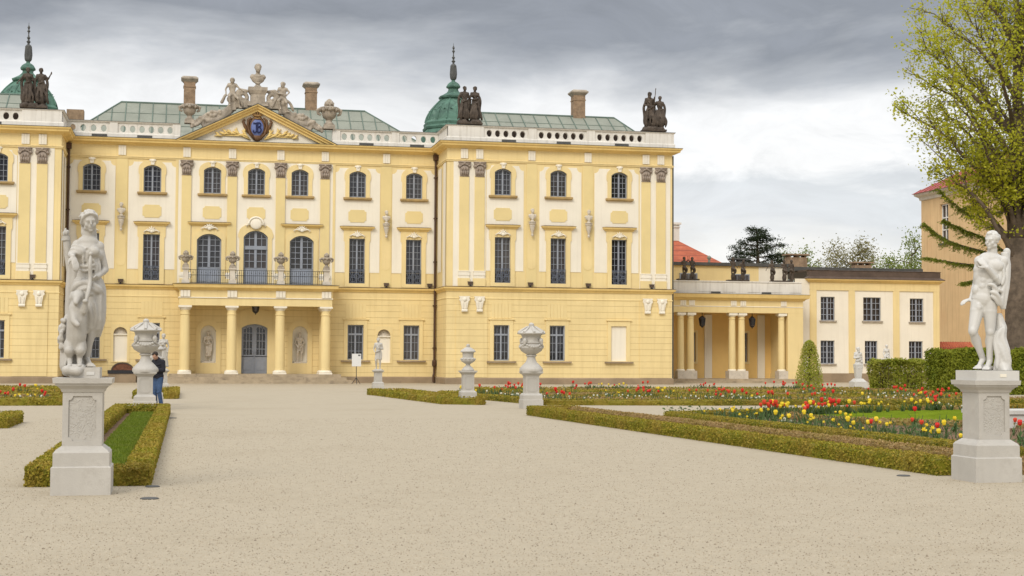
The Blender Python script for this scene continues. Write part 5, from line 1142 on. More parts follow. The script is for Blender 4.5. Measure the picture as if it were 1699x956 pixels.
for a, b_, c, d in HW:
    s = MB(); s.box(a - .12, b_ + .12, PYY - .13, PYY - .001, c - .12, c - .003); o = s.build('window', M['sand'], PV); cx = (a + b_) / 2
    f = MB(); bars(f, (b_ - a) / 2, c, d, 2, 4, 0, mull=.12, mt=.045); f.v = [(x + cx, y + PYY + .2, z) for x, y, z in f.v]; f.build('frame', M['frame'], o)
    g_ = MB(); g_.add([(a, PYY + .25, c), (b_, PYY + .25, c), (b_, PYY + .25, d), (a, PYY + .25, d)], [(0, 1, 2, 3)]); g_.build('pane', M['glass'], o)
cap_chimney(51.2, PYY + 7, 8.95, .75, .55, PV, M['brick'])

# lanterns and little dark stone boys on the colonnade
def lantern(x, y, ztop, label):
    o = empty('lantern', (x, y, ztop - 1.1), label, 'lantern', 'hanging lanterns'); q = MB()
    q.tube([(x, y, ztop), (x, y, ztop - .25)], .025, 6); q.lathe([(.05, -.22), (.1, -.27), (.27, -.4), (.28, -.45)], (x, y, ztop), 6)
    for i in range(6): a = i * PI / 3; q.tube([(x + .26 * math.cos(a), y + .26 * math.sin(a), ztop - .44), (x + .19 * math.cos(a), y + .19 * math.sin(a), ztop - .95)], .026, 5)
    q.lathe([(.2, -.95), (.21, -.98), (.12, -1.06), (.04, -1.12), (.01, -1.2)], (x, y, ztop), 6); q.build('lantern_cage', M['iron'], o)
    g_ = MB(); g_.lathe([(.23, -.46), (.17, -.94)], (x, y, ztop), 6); g_.build('lantern_glass', M['glass'], o)
lantern(0.0, -1.2, 5.58, 'black iron lantern hanging in the middle bay of the porch')
lantern(34.0, LY + .2, 5.06, 'black iron lantern hanging in the left bay of the colonnade'); lantern(38.05, LY + .2, 5.06, 'black iron lantern hanging in the right bay of the colonnade')
kid = dict(hair='curly', hu=.31)
def kids(loc, label, specs):
    o = empty('statue_group', loc, label, 'statue group', 'dark stone boys on the colonnade parapet'); q = MB(); q.box(-.85, .85, -.28, .28, 0, .1); shifted(q, loc).build('base_block', M['dark_stone'], o)
    for x, kw in specs:
        S = MB(); kw = dict(kw); k = kw.pop('k'); figure(S, k, **kid, **kw); S.ell((.06, .1, .25), (.18, .16, .3)); fold(S, [(-.15, -.12, 1.0 * k), (.0, -.16, .85 * k), (.18, -.1, .8 * k), (.2, 0, .5 * k)], .09); shifted(S, Vector(loc) + Vector((x, 0, .09))).carve('figure', M['dark_stone'], o, voxel=.035, smooth=2)
kids((32.75, LY - .1, 7.52), 'dark stone pair of boys with raised arms at the left end of the colonnade', [(-.3, dict(k=.95, seed=3, turn=30, eb=(.3, -.05, 1.45), wb=(.28, -.1, 1.7), ea=(-.28, 0, 1.2), wa=(-.1, -.15, 1.1))), (.34, dict(k=.95, seed=4, turn=-30, ea=(-.3, -.05, 1.45), wa=(-.28, -.1, 1.7), eb=(.28, 0, 1.2), wb=(.15, -.15, 1.0)))])
kids((36.75, LY - .1, 7.5), 'dark stone pair of leaning boys in the middle of the colonnade parapet', [(-.38, dict(k=.98, seed=5, turn=20, ea=(-.3, 0, 1.5), wa=(-.5, -.05, 1.78), wb=(.3, -.15, 1.0))), (.4, dict(k=.9, seed=6, turn=-30, H=(.08, -.05, 1.58), ea=(-.32, 0, 1.25), wa=(-.42, -.1, 1.35)))])
kids((40.3, LY - .1, 7.5), 'dark stone trio of boys at the right end of the colonnade parapet', [(-.75, dict(k=.9, seed=7, turn=-30, ea=(-.35, 0, 1.2), wa=(-.5, 0, .95))), (.25, dict(k=.92, seed=8, turn=10, wa=(-.12, -.2, 1.1))), (.85, dict(k=.92, seed=9, turn=-15, wb=(.15, -.2, 1.0)))])

# ------------------------------------------------------------------ houses behind
tile = mat('red_roof_tiles', (.42, .115, .06), .85, .2, 1.2, joints=((.24, .07, .045), .5, .2, .7), coord='World', mottles=[((.52, .2, .11), 1.5, .55, 3)])
RH = empty('house', (34, 30, 0), 'house with a steep red tiled roof and white chimney half hidden behind the palace corner', 'house')
ap, el1 = at(1114, 394, 30), at(1172, 443, 30)
q = MB(); hx = el1.x - ap.x + .5; q.add([(ap.x - hx, 30 - hx, el1.z), (ap.x + hx, 30 - hx, el1.z), (ap.x + hx, 30 + hx, el1.z), (ap.x - hx, 30 + hx, el1.z), (ap.x, 30, ap.z)], [(0, 1, 4), (1, 2, 4), (2, 3, 4), (3, 0, 4)]); q.build('roof', tile, RH)
q = MB(); q.box(ap.x - hx + .4, ap.x + hx - .4, 30.4 - hx, 29.6 + hx, -.3, el1.z); q.build('wall', M['cream'], RH)
c = at(1117, 370, 30); q = MB(); q.box(c.x - .5, c.x + .45, 29.5, 30.5, ap.z - 1.2, c.z - .2); q.box(c.x - .65, c.x + .6, 29.35, 30.65, c.z - .2, c.z); q.box(c.x - .6, c.x + .5, 29.4, 30.6, ap.z + .9, ap.z + 1.0); q.build('chimney', M['white'], RH)
ochre = mat('orange_plaster', (.70, .49, .26), .9, .10, .25, streak=((.42, .25, .12), .5), mottles=[((.68, .43, .22), .3, .52, 2.5)], coord='World', bump=.2)
OH = empty('house', (65.5, 10, 0), 'tall orange plastered house with a red metal roof behind the right hand trees', 'house')
HX = 65.4; eav = 17.7; lower = MB()
q = MB(); y0, y1, z0, z1 = 24.6, 26.2, 12.6, 16.3
vs = [(HX, a) for a in (-40, y0, y1, 30)]
zs_ = (-.6, z0, z1, eav)
for i in range(3):
    for j in range(3):
        if i == 1 and j == 1: continue
        a, b_ = (-40, y0, y1, 30)[i], (-40, y0, y1, 30)[i + 1]; q.add([(HX, b_, zs_[j]), (HX, a, zs_[j]), (HX, a, zs_[j + 1]), (HX, b_, zs_[j + 1])], [(0, 1, 2, 3)])
q.add([(HX, 30, -.6), (HX + 16, 30, -.6), (HX + 16, 30, eav), (HX, 30, eav)], [(0, 1, 2, 3)]); q.add([(HX, -40, -.6), (HX + 16, -40, -.6), (HX + 16, -40, eav), (HX, -40, eav)], [(3, 2, 1, 0)])
for (a, b_) in ((y0, y1),): q.add([(HX, a, z0), (HX, b_, z0), (HX, b_, z1), (HX, a, z1), (HX + .35, a, z0), (HX + .35, b_, z0), (HX + .35, b_, z1), (HX + .35, a, z1)], [(0, 1, 5, 4), (1, 2, 6, 5), (2, 3, 7, 6), (3, 0, 4, 7)])
q.build('wall', ochre, OH)
q = MB(); q.sweep([(HX + 16, 30), (HX, 30), (HX, -40), (HX + 16, -40)], [(0, 17.0), (.12, 17.05), (.18, 17.3), (.5, 17.5), (.55, eav), (0, eav + .05)]); q.build('cornice', M['sandpale'], OH)
redm = mat('red_metal_roof', (.36, .085, .075), .55, .15, 1, coord='World', mottles=[((.55, .3, .26), .9, .6, 3)])
q = MB(); a, b_ = HX - .7, HX + 16.7; q.add([(a, 30.7, eav), (a, -40.7, eav), (HX + 8, -32, eav + 5), (HX + 8, 22, eav + 5), (b_, 30.7, eav), (b_, -40.7, eav)], [(0, 1, 2, 3), (4, 0, 3), (5, 4, 3, 2), (1, 5, 2)])
for i in range(70): y = 30 - i; t = min(1, max(0, (30.7 - y) / 8.7)); q.tube([(a, y, eav + .03), (a + 8.7 * t, y, eav + 5 * t + .03)], .04, 4)
q.build('roof', redm, OH)
f = MB(); wm = mat('white_window_paint', (.74, .73, .70), .5, .05, 2)
for yy in (y0, (y0 + y1) / 2 - .05, y1 - .12): f.box(HX + .2, HX + .28, yy, yy + .12, z0, z1)
for zz in (z0, z0 + 1.2, z0 + 2.35, z1 - .12): f.box(HX + .19, HX + .281, y0, y1, zz, zz + .11)
o = f.build('window', wm, OH); g_ = MB(); g_.add([(HX + .3, y0, z0), (HX + .3, y1, z0), (HX + .3, y1, z1), (HX + .3, y0, z1)], [(0, 1, 2, 3)]); g_.build('pane', M['glass'], o); g_ = MB(); g_.box(HX - .15, HX, y0 - .15, y1 + .15, z0 - .2, z0 - .02); g_.build('sill', M['lead'], o)
for px_, py_, hh in ((1621, 276, 1.2), (1652, 262, 2.2)):
    p = at(px_, py_, 12); q = MB(); q.box(p.x, p.x + .5, 11.7, 12.3, p.z - 1.6, p.z); q.box(p.x - .1, p.x + .6, 11.6, 12.4, p.z, p.z + .12); q.build('chimney', redm, OH)
a, b_ = at(1556, 580, 8), at(1592, 580, 8)
cw = empty('garden_wall', (a.x, 8, -.28), 'low white wall with red tile coping between the side building and the orange house', 'wall'); q = MB(); q.box(a.x, b_.x + 1, 7.7, 8.3, -.5, a.z); q.build('wall_body', M['white'], cw)
q = MB(); zt_ = at(1570, 569, 8).z
for i in range(14): x = a.x + (b_.x + 1 - a.x) * (i + .5) / 14; q.tube([(x, 7.4, a.z + .02), (x, 8.0, zt_), (x, 8.6, a.z + .02)], .12, 6)
q.build('tile_coping', tile, cw)

# ------------------------------------------------------------------ things by the palace wall
for px_, py_, Y, t in ((200, 467.5, -.12, 'above the cellar opening left of the porch'), (641, 474.5, -.12, 'under the wall bust right of the porch'), (713, 475, -.12, 'beside the right hand corner downpipe'), (54, 461, WY - .12, 'between the pilasters of the left wing'),
                      (780, 472.5, WY - .12, 'between the left pilasters of the right wing'), (880, 474.5, WY - .12, 'under the left bust of the right wing'), (976, 476.5, WY - .12, 'under the right bust of the right wing'), (1081, 479, WY - .12, 'at the far right end of the palace')):
    p = at(px_, py_, Y); o = empty('floodlight', (p.x, Y, 6.44), 'small dark floodlight on the string course ' + t, 'floodlight', 'floodlights on the string course')
    q = MB(); q.frustum(p.x, Y, 6.53, 6.72, .15, .09, .17, .12); q.box(p.x - .19, p.x + .19, Y - .13, Y + .1, 6.72, 6.75); q.build('lamp_housing', M['capping'], o); q = MB(); q.box(p.x - .03, p.x + .03, Y - .03, Y + .03, 6.43, 6.54); q.box(p.x - .1, p.x + .1, Y - .08, Y + .08, 6.43, 6.46); q.build('bracket', M['iron'], o)
p = gp(592, 633.5); p.y = -5.2; p = at(592, 630, -5.2); gzz = gz(-5.2); s1 = at(584, 587, -5.2); s2 = at(599, 608, -5.2)
o = empty('notice_board', (p.x, -5.2, gzz), 'white poster board on a thin metal stand right of the porch steps', 'sign'); q = MB(); q.box(s1.x, s2.x, -5.22, -5.18, s2.z, s1.z); q.build('board', mat('poster_paper', (.72, .72, .70), .5, .03, 2), o)
q = MB(); px_ = (s1.x + s2.x) / 2
q.box(s2.x - .2, s2.x - .05, -5.226, -5.2205, s1.z - .15, s1.z - .06); q.build('printed_mark', M['lead'], o)
q = MB(); q.tube([(px_, -5.17, gzz + .25), (px_, -5.17, s2.z + .3)], .025, 6)
for a in (-90, 30, 150): q.tube([(px_, -5.17, gzz + .45), (px_ + .32 * math.cos(R(a)), -5.17 + .32 * math.sin(R(a)), gzz + .02)], .02, 5)
q.build('stand', M['iron'], o)
cc = at(203, 622, -.3); o = empty('cellar_opening', (cc.x, -.3, -.28), 'round headed brick cellar opening with a dark rail at the foot of the left wall', 'cellar opening')
q = MB(); q.panel([(cc.x + .72 * math.cos(R(t)), .52 + .52 * math.sin(R(t))) for t in range(0, 181, 15)], [], -.1, .12); q.build('brick_arch', mat('dark_red_brick', (.20, .085, .05), .9, .35, 6), o); q = MB(); q.panel([(cc.x + .76 * math.cos(R(t)), .52 + .58 * math.sin(R(t))) for t in range(0, 181, 15)], [[(cc.x + .68 * math.cos(R(t)), .53 + .48 * math.sin(R(t))) for t in range(0, 181, 15)]], -.1, .16); q.build('arch_rim', M['capping'], o)
q = MB(); q.box(cc.x - .95, cc.x + .95, -.9, -.2, .33, .56); q.build('dark_rail', M['iron'], o); q = MB(); q.box(cc.x - .9, cc.x + .9, -.85, -.12, -.4, .329); q.build('low_wall', M['plinth'], o)
for px_, py_, r_, t in ((253, 808, .085, 'beside the near corner of the grass strip'), (248, 828, .10, 'on the open gravel right of the huntress pedestal'), (1499, 790, .09, 'by the long box hedge near the youth'), (284, 694, .14, 'beyond the far end of the grass strip')):  # round drain discs let flush into the gravel
    p = gp(px_, py_); q = MB(); q.lathe([(r_, 0), (r_ * 1.06, .012), (r_ * .9, .02), (.01, .021)], (p.x, p.y, -.004), 20); tag(q.build('drain_cover', M['lead'], None, (p.x, p.y, 0)), 'flat dark round drain cover ' + t, 'drain cover', 'round drain covers set in the gravel')
# ---- the man with a phone
pm = gp(261, 676.5); PE = empty('person', pm, 'man in dark jacket and blue jeans looking down at a phone', 'person')
skin = mat('skin', (.46, .27, .19), .6, .1, 5); jk = mat('navy_jacket', (.018, .018, .026), .8, .3, 6, bump=.3, bscale=12); jn = mat('blue_jeans', (.055, .10, .20), .85, .3, 5, bump=.2, bscale=20)
TURN[0] = R(-40); J = J0(1.0, H=(0, -.13, 1.585), N=(0, -.01, 1.46), ea=(-.22, -.02, 1.14), wa=(-.06, -.26, 1.16), eb=(.22, -.0, 1.14), wb=(.07, -.25, 1.14), ka=(-.09, -.03, .48), aa=(-.1, .04, .09), hb=(.09, 0, .9), kb=(.1, -.04, .48), ab=(.11, .05, .09))
S = MB(); body(S, J, .97, toned=False); head(S, J['H'], .24, rotm(0, 32), 'none', 1); hand(S, J['wa'], (.35, -.8, .1), (.4, .2, .7), 1, 35, 1); hand(S, J['wb'], (-.35, -.8, .1), (-.4, .2, .7), 1, 35, -1)
shifted(S, pm).carve('body', skin, PE, voxel=.014, smooth=2)
S = MB(); S.ell(J['C'], (.20, .15, .22)); S.ell(J['W'], (.185, .145, .2)); S.ell((J['P'] + Vector((0, 0, .03))), (.185, .145, .13)); S.caps(J['N'] - Vector((0, 0, .02)), .085, J['N'] + Vector((0, -.01, .03)), .075)
for s in 'ab': S.caps(J['s' + s], .082, J['N'] - Vector((0, 0, .05)), .09); limb(S, J['s' + s], .08, J['e' + s], .066); limb(S, J['e' + s], .066, J['e' + s].lerp(J['w' + s], .86), .05)
for i in range(6): fold(S, [(-.17, -.1, 1.32 - .08 * i), (0, -.16, 1.28 - .08 * i), (.17, -.1, 1.33 - .08 * i)], .014)
shifted(S, pm).carve('jacket', jk, PE, voxel=.018, smooth=2)
S = MB(); S.ell(J['P'], (.17, .13, .13))
for s in 'ab': limb(S, J['h' + s], .108, J['k' + s], .075); limb(S, J['k' + s], .073, J['a' + s] + Vector((0, 0, .01)), .062); fold(S, [J['k' + s] + Vector((-.07, -.05, 0)), J['k' + s] + Vector((0, -.08, -.02)), J['k' + s] + Vector((.07, -.05, .01))], .014)
shifted(S, pm).carve('jeans', jn, PE, voxel=.018, smooth=2)
S = MB()
for s in 'ab': a_ = J['a' + s]; t_ = J['t' + s]; d_ = (t_ - a_); d_.z = 0; d_.normalize(); b0 = Vector((a_.x, a_.y, .045)); S.caps(b0 - d_ * .05, .05, b0 + d_ * .17, .042); S.caps(b0 + Vector((0, 0, .05)), .05, b0, .05)
shifted(S, pm).carve('shoes', M['iron'], PE, voxel=.015, smooth=1)
S = MB(); r5 = random.Random(2); rh = rotm(0, 32)
for i in range(70):
    z = r5.uniform(-.1, 1); a = r5.uniform(0, 2 * PI); q_ = math.sqrt(max(0, 1 - z * z)); x, y = q_ * math.cos(a), q_ * math.sin(a)
    if y < -.3 and z < .5: continue
    S.ell(J['H'] + rh @ Vector((.34 * .24 * x, (.03 + .41 * y) * .24, (.11 + .39 * z) * .24)), (.02, .02, .018))
shifted(S, pm).carve('hair', mat('dark_hair', (.03, .02, .014), .7, .3, 8), PE, voxel=.011, smooth=1)
S = MB(); S.box(-.036, .036, -.006, .006, -.075, .075); mt = Matrix.Rotation(R(-50), 3, 'X'); S.v = [tuple(mt @ Vector(p) + Vector((0, -.355, 1.20))) for p in S.v]; tag(shifted(S, pm).build('phone', M['iron'], None, tuple(pm + Vector((0, 0, 1.2)))), 'dark phone held in both hands by the man', 'phone'); TURN[0] = 0.0
# ------------------------------------------------------------------ vegetation
def leafmat(name, cols, rough=.6, trans=.3, wscale=.7, wcol=None, wamt=.5):
    m = bpy.data.materials.new(name); m.use_nodes = True; t = m.node_tree; b = t.nodes['Principled BSDF']; L = t.links.new
    g_ = t.nodes.new('ShaderNodeNewGeometry'); rp = t.nodes.new('ShaderNodeValToRGB'); L(g_.outputs['Random Per Island'], rp.inputs[0]); el = rp.color_ramp.elements
    while len(el) < len(cols): el.new(.5)
    for i, (e, c) in enumerate(zip(el, cols)): e.position = i / max(1, len(cols) - 1); e.color = (*c, 1)
    out = rp.outputs[0]
    if wcol:
        no = t.nodes.new('ShaderNodeTexNoise'); L(g_.outputs['Position'], no.inputs['Vector']); no.inputs['Scale'].default_value = wscale; no.inputs['Detail'].default_value = 4
        r2_ = t.nodes.new('ShaderNodeValToRGB'); L(no.outputs['Fac'], r2_.inputs[0]); r2_.color_ramp.elements[0].position = .42; r2_.color_ramp.elements[1].position = .62; r2_.color_ramp.elements[1].color = (wamt, wamt, wamt, 1)
        mx = t.nodes.new('ShaderNodeMix'); mx.data_type = 'RGBA'; L(r2_.outputs[0], mx.inputs[0]); L(out, mx.inputs[6]); mx.inputs[7].default_value = (*wcol, 1); out = mx.outputs[2]
    L(out, b.inputs['Base Color']); b.inputs['Roughness'].default_value = rough; b.inputs['Specular IOR Level'].default_value = .25
    if trans:
        tr = t.nodes.new('ShaderNodeBsdfTranslucent'); L(out, tr.inputs['Color']); ms = t.nodes.new('ShaderNodeMixShader'); ms.inputs[0].default_value = trans
        L(b.outputs[0], ms.inputs[1]); L(tr.outputs[0], ms.inputs[2]); L(ms.outputs[0], t.nodes['Material Output'].inputs['Surface'])
    return m
NR = np.random.default_rng(12)
def cards(P, Nn, size, asp=.55, jit=.6, var=.35):        # leaf-shaped quads (N*4,3) at P, roughly facing Nn
    P = np.asarray(P, float); n = len(P); Nn = np.asarray(Nn, float) + NR.normal(0, jit, (n, 3)); Nn /= np.linalg.norm(Nn, axis=1)[:, None] + 1e-9
    a = NR.normal(0, 1, (n, 3)); a -= Nn * (a * Nn).sum(1)[:, None]; a /= np.linalg.norm(a, axis=1)[:, None] + 1e-9; b = np.cross(Nn, a)
    s = size * (1 + NR.uniform(-var, var, n))[:, None]; l, w_ = a * s * .5, b * s * .5 * asp
    bend = Nn * s * .12
    return np.stack([P - l, P + w_ + bend, P + l, P - w_ + bend], 1).reshape(-1, 3)
def leafmesh(name, V, mats, parent=None, org=(0, 0, 0), core=None, core_m=1):
    V = np.asarray(V, float); n = len(V) // 4; vs = V; F = np.arange(n * 4).reshape(-1, 4); me = bpy.data.meshes.new(name); o = np.array(org, float)
    fs = [tuple(f) for f in F.tolist()]; mi = [0] * n
    if core: b = len(V); vs = np.concatenate([V, np.array(core.v, float)]) if len(V) else np.array(core.v, float); fs += [tuple(b + i for i in f) for f in core.f]; mi += [core_m] * len(core.f)
    me.from_pydata((vs - o).tolist(), [], fs)
    for mt in mats: me.materials.append(mt)
    me.polygons.foreach_set('material_index', mi); me.update(); return link_mesh(name, me, parent, org)

boxm = leafmat('box_hedge_leaves', [(.13, .14, .012), (.26, .25, .02), (.36, .31, .03), (.42, .31, .055), (.20, .20, .015)], .7, .3, 1.3, (.40, .26, .06), .42)
boxd = leafmat('box_hedge_browned', [(.25, .19, .05), (.36, .26, .09), (.42, .29, .13), (.28, .23, .04)], .7, .25, 1.0, (.40, .265, .13), .8)
twig = mat('twig_brown', (.075, .05, .025), .95, .4, 6, coord='World')
def hedge(pts, w_, h, label, group, closed=False, dens=520, ls=.042, m=None, name='box_hedge'):
    m = m or boxm; P = [Vector((p[0], p[1], 0)) for p in pts]; segs = list(zip(P, P[1:] + ([P[0]] if closed else []))) if closed else list(zip(P, P[1:]))
    core = MB(); LV = []; rr = random.Random(len(pts) + int(pts[0][0] * 10))
    for a, b in segs:
        d = b - a; L = d.length; d /= L; s = Vector((d.y, -d.x, 0)); a2 = a - d * (w_ / 2 - .02); L2 = L + w_ - .04; k = max(2, int(L2 / .22)); prof = [(-.5, -.06), (-.5, .5), (-.46, .9), (-.3, 1.0), (0, 1.0), (.3, 1.0), (.46, .9), (.5, .5), (.5, -.06)]
        vs = []
        for i in range(k + 1):
            c = a2 + d * (L2 * i / k); z = gz(c.y)
            for u, v in prof:
                j = rr.uniform(-.018, .018); vs.append((c.x + s.x * (u * (w_ - .05) + j), c.y + s.y * (u * (w_ - .05) + j), z + v * (h - .03) + rr.uniform(-.014, .014)))
        q = len(prof); fs = [(i * q + t, i * q + t + 1, (i + 1) * q + t + 1, (i + 1) * q + t) for i in range(k) for t in range(q - 1)] + [tuple(range(q)), tuple(reversed(range(k * q, (k + 1) * q)))]
        core.add(vs, fs)
        for en, sg in ((a2, -1), (a2 + d * L2, 1)):
            ne = int(w_ * h * dens * 1.3); q1 = NR.uniform(-.5, .5, ne) * w_; v1 = NR.uniform(0, h, ne); nn = np.tile([d.x * sg, d.y * sg, .2], (ne, 1)); LV.append(cards(np.stack([en.x + s.x * q1, en.y + s.y * q1, gz(en.y) + v1], 1) + nn * .02, nn, ls, .6, .7))
        dist = ((a + b) / 2 - CAM).length; f = min(1.0, (32 / dist)); sz = ls * max(1, dist / 30) ** .8; n = int(L2 * (w_ + 2 * h) * dens * f)
        t = NR.uniform(0, 1, n); e = NR.uniform(-.5, .5, n) * (w_ + 2 * h); u = np.clip(e, -w_ / 2, w_ / 2); v = h - np.clip(np.abs(e) - w_ / 2, 0, h); top = np.abs(e) < w_ / 2
        x = a2.x + d.x * L2 * t + s.x * u; y = a2.y + d.y * L2 * t + s.y * u; gzv = np.array([gz(q_) for q_ in y]); z = gzv + v
        nn = np.stack([np.where(top, 0, s.x * np.sign(e)), np.where(top, 0, s.y * np.sign(e)), np.where(top, 1.0, .25)], 1)
        pp = np.stack([x, y, z], 1) + nn * NR.uniform(-.02, .022, n)[:, None]; LV.append(cards(pp, nn, sz, .6, .7))
    c = sum(P, Vector()) / len(P); return tag(leafmesh(name, np.concatenate(LV), [m, m], None, (c.x, c.y, gz(c.y)), core), label, 'hedge', group)
def sheet(name, poly, mt, up=.004, kind='structure'):
    q = MB(); ys_ = [p[1] for p in poly]; q.add([(x, y, gz(y) + up) for x, y in poly], [tuple(range(len(poly)))]); return tag(q.build(name, mt), kind=kind)
soilm = mat('bed_soil', (.17, .10, .055), .97, .3, 3, coord='World', bump=.6, bscale=14, mottles=[((.28, .19, .11), 9, .55, 3)])
drym = mat('dry_bed_soil', (.36, .27, .18), .97, .2, 3, coord='World', bump=.6, bscale=20, mottles=[((.22, .15, .09), 9, .55, 3)])
lawnm = mat('lawn_turf', (.15, .205, .016), 1.0, spec=.0, var=.25, scale=1.4, coord='World', bump=.8, bscale=45, mottles=[((.17, .22, .035), 3.0, .56, 2.5)])
grassm = leafmat('grass_blades', [(.11, .17, .012), (.16, .22, .02), (.22, .26, .03)], .6, .35, 1.5, (.20, .23, .05), .4)
G1 = 'clipped box hedges of the garden beds'
# the grass strip behind the huntress
hedge([(-6.38, -87.72), (-5.2, -87.72), (-5.2, -63.7), (-6.38, -63.7)], .29, .24, 'low box hedge framing the narrow grass strip behind the huntress pedestal', G1, True, 1200)
sheet('soil', [(-6.3, -87.6), (-5.3, -87.6), (-5.3, -63.8), (-6.3, -63.8)], soilm)
sheet('lawn', [(-6.02, -87.4), (-5.5, -87.4), (-5.5, -64.2), (-6.02, -64.2)], lawnm, .03)
def blades(x0, x1, y0, y1, n, h):
    x = NR.uniform(x0, x1, n); y = NR.uniform(y0, y1, n); z = np.array([gz(a) for a in y]) + .02; a = NR.uniform(0, 2 * PI, n); hh = h * NR.uniform(.6, 1.3, n); wv = .008 * np.maximum(1, (y + 107) / 25)
    c, s = np.cos(a), np.sin(a); lx, ly = NR.normal(0, .35, n) * hh, NR.normal(0, .35, n) * hh
    return np.stack([np.stack([x - c * wv, y - s * wv, z], 1), np.stack([x + c * wv, y + s * wv, z], 1), np.stack([x + lx + c * wv * .3, y + ly + s * wv * .3, z + hh], 1), np.stack([x + lx - c * wv * .3, y + ly - s * wv * .3, z + hh], 1)], 1).reshape(-1, 3)
tag(leafmesh('grass', blades(-6.04, -5.48, -87.4, -64.2, 16000, .05), [grassm], None, (-5.76, -76, 0)), kind='stuff')
hedge([(-6.35, -49.6), (-5.05, -49.6), (-5.05, -39), (-6.35, -39)], .32, .26, 'low box hedge framing the short grass bed behind the man', G1, True)
sheet('lawn', [(-6.2, -49.5), (-5.2, -49.5), (-5.2, -39.1), (-6.2, -39.1)], lawnm)
# long double hedge on the right
hedge([(5.72, -87.6), (4.78, -66.1), (6.0, -65.6)], .30, .245, 'long green box hedge curving along the open gravel from the large urn to the youth', G1, False, 1200)
hedge([(6.0, -65.6), (7.0, -87.6)], .30, .22, 'long browned box hedge running just behind the long green one', G1, False, 1100, m=boxd)
sheet('soil', [(5.75, -87.8), (4.8, -66.0), (6.0, -65.6), (7.05, -87.8)], drym)
hedge([(4.2, -43.3), (2.98, -43.5), (3.98, -56.2), (5.02, -56.9), (4.2, -43.3)], .32, .25, 'narrow box hedge strip between the small statue and the smaller urn', G1)
sheet('soil', [(4.1, -43.5), (3.05, -43.6), (4.0, -56.1), (4.95, -56.7)], soilm)
# parterres
def arc(cx, cy, rx, ry, a0, a1, n=12): return [(cx + rx * math.cos(R(a0 + (a1 - a0) * i / n)), cy + ry * math.sin(R(a0 + (a1 - a0) * i / n))) for i in range(n + 1)]
soil_beds = []
hedge([(27, -86.5), (8.45, -86.5), (7.75, -69.2), (18, -63.6), (27, -62)], .30, .20, 'box hedge bounding the tulip bed around the oval lawn on the right', G1, False, 1000)
sheet('soil', [(27, -86.3), (8.5, -86.3), (7.85, -69.3), (18, -63.7), (27, -62.1)], soilm)
hedge(arc(21, -69.8, 9.9, 6.2, 100, 262, 16),   .28, .15, 'curved box hedge edging the lawn of the tulip bed', G1, False, 520, m=boxd)
sheet('lawn', arc(21, -69.8, 9.6, 5.9, 90, 450, 30)[:-1], lawnm, .07)
tag(leafmesh('grass', blades(14, 22, -74, -65.5, 9000, .05), [grassm], None, (16, -73, 0)), kind='stuff')
rows = [([(27, -57.1), (13, -58.0), (7.15, -57.2), (5.6, -45.6), (27, -44.5)], 'box hedge around the far tulip parterre in front of the right wing', boxm), ([(27, -55.0), (13, -55.6), (7.6, -55.0)], 'inner box hedge row nearest the front of the far parterre', boxd), ([(27, -51.5), (8.6, -52)], 'inner box hedge row across the middle of the far parterre', boxm), ([(27, -48.3), (7.6, -48.4)], 'inner box hedge row at the back of the far parterre', boxd),
        (arc(14.5, -51.8, 3.4, 2.6, 0, 360, 18), 'oval box hedge scroll in the far parterre, left one', boxm), (arc(22.5, -51.8, 3.4, 2.6, 0, 360, 18), 'oval box hedge scroll in the far parterre, right one', boxm), ([(30, -41.5), (9.5, -41.5), (9.0, -33.5), (30, -32.5)], 'box hedge of the farthest bed below the colonnade', boxm), ([(30, -38), (9.4, -38)], 'inner box hedge row of the farthest bed below the colonnade', boxd)]
for p_, l_, m_ in rows: hedge(p_, .32, .20, l_, G1, False, 480, m=m_)
sheet('soil', [(27, -57), (13, -57.9), (7.2, -57.1), (5.7, -45.7), (27, -44.6)], soilm); sheet('soil', [(30, -41.4), (9.6, -41.4), (9.1, -33.6), (30, -32.6)], soilm)
lrows = [([(-22, -57.6), (-8.5, -57.0), (-8.5, -45.5), (-22, -45.5)], 'box hedge of the tulip bed at the left edge', boxm), ([(-22, -54), (-9.2, -54)], 'inner box hedge row of the left tulip bed', boxd), ([(-22, -50), (-9.2, -50.2)], 'back inner box hedge row of the left tulip bed', boxm), ([(-24, -39.5), (-9.6, -39.3), (-9.6, -35.5), (-24, -35.5)], 'box hedge of the farthest bed on the left, near the left wing', boxm), ([(-14, -72.3), (-8.55, -72.3), (-8.55, -69.5), (-14, -69.5)], 'box hedge corner reaching in at the left edge, nearest on that side', boxm)]
for p_, l_, m_ in lrows: hedge(p_, .32, .26, l_, G1, False, 500, m=m_)
for p_ in ([(-22, -57.5), (-8.6, -56.9), (-8.6, -45.6), (-22, -45.6)], [(-24, -39.4), (-9.7, -39.2), (-9.7, -35.6), (-24, -35.6)], [(-14, -72.2), (-8.6, -72.2), (-8.6, -69.6), (-14, -69.6)]): sheet('soil', p_, soilm)
q = MB(); a_ = gp(1668, 711); q.box(a_.x - .4, a_.x + 6, a_.y, a_.y + 1.2, -.1, .33); q.box(a_.x - .45, a_.x + 6.05, a_.y - .05, a_.y + 1.25, .33, .42); tag(q.build('basin_rim', M['marble_fine'], None, (a_.x + 2, a_.y + .6, 0)), 'low white stone basin rim on the lawn just right of the youth pedestal', 'basin')

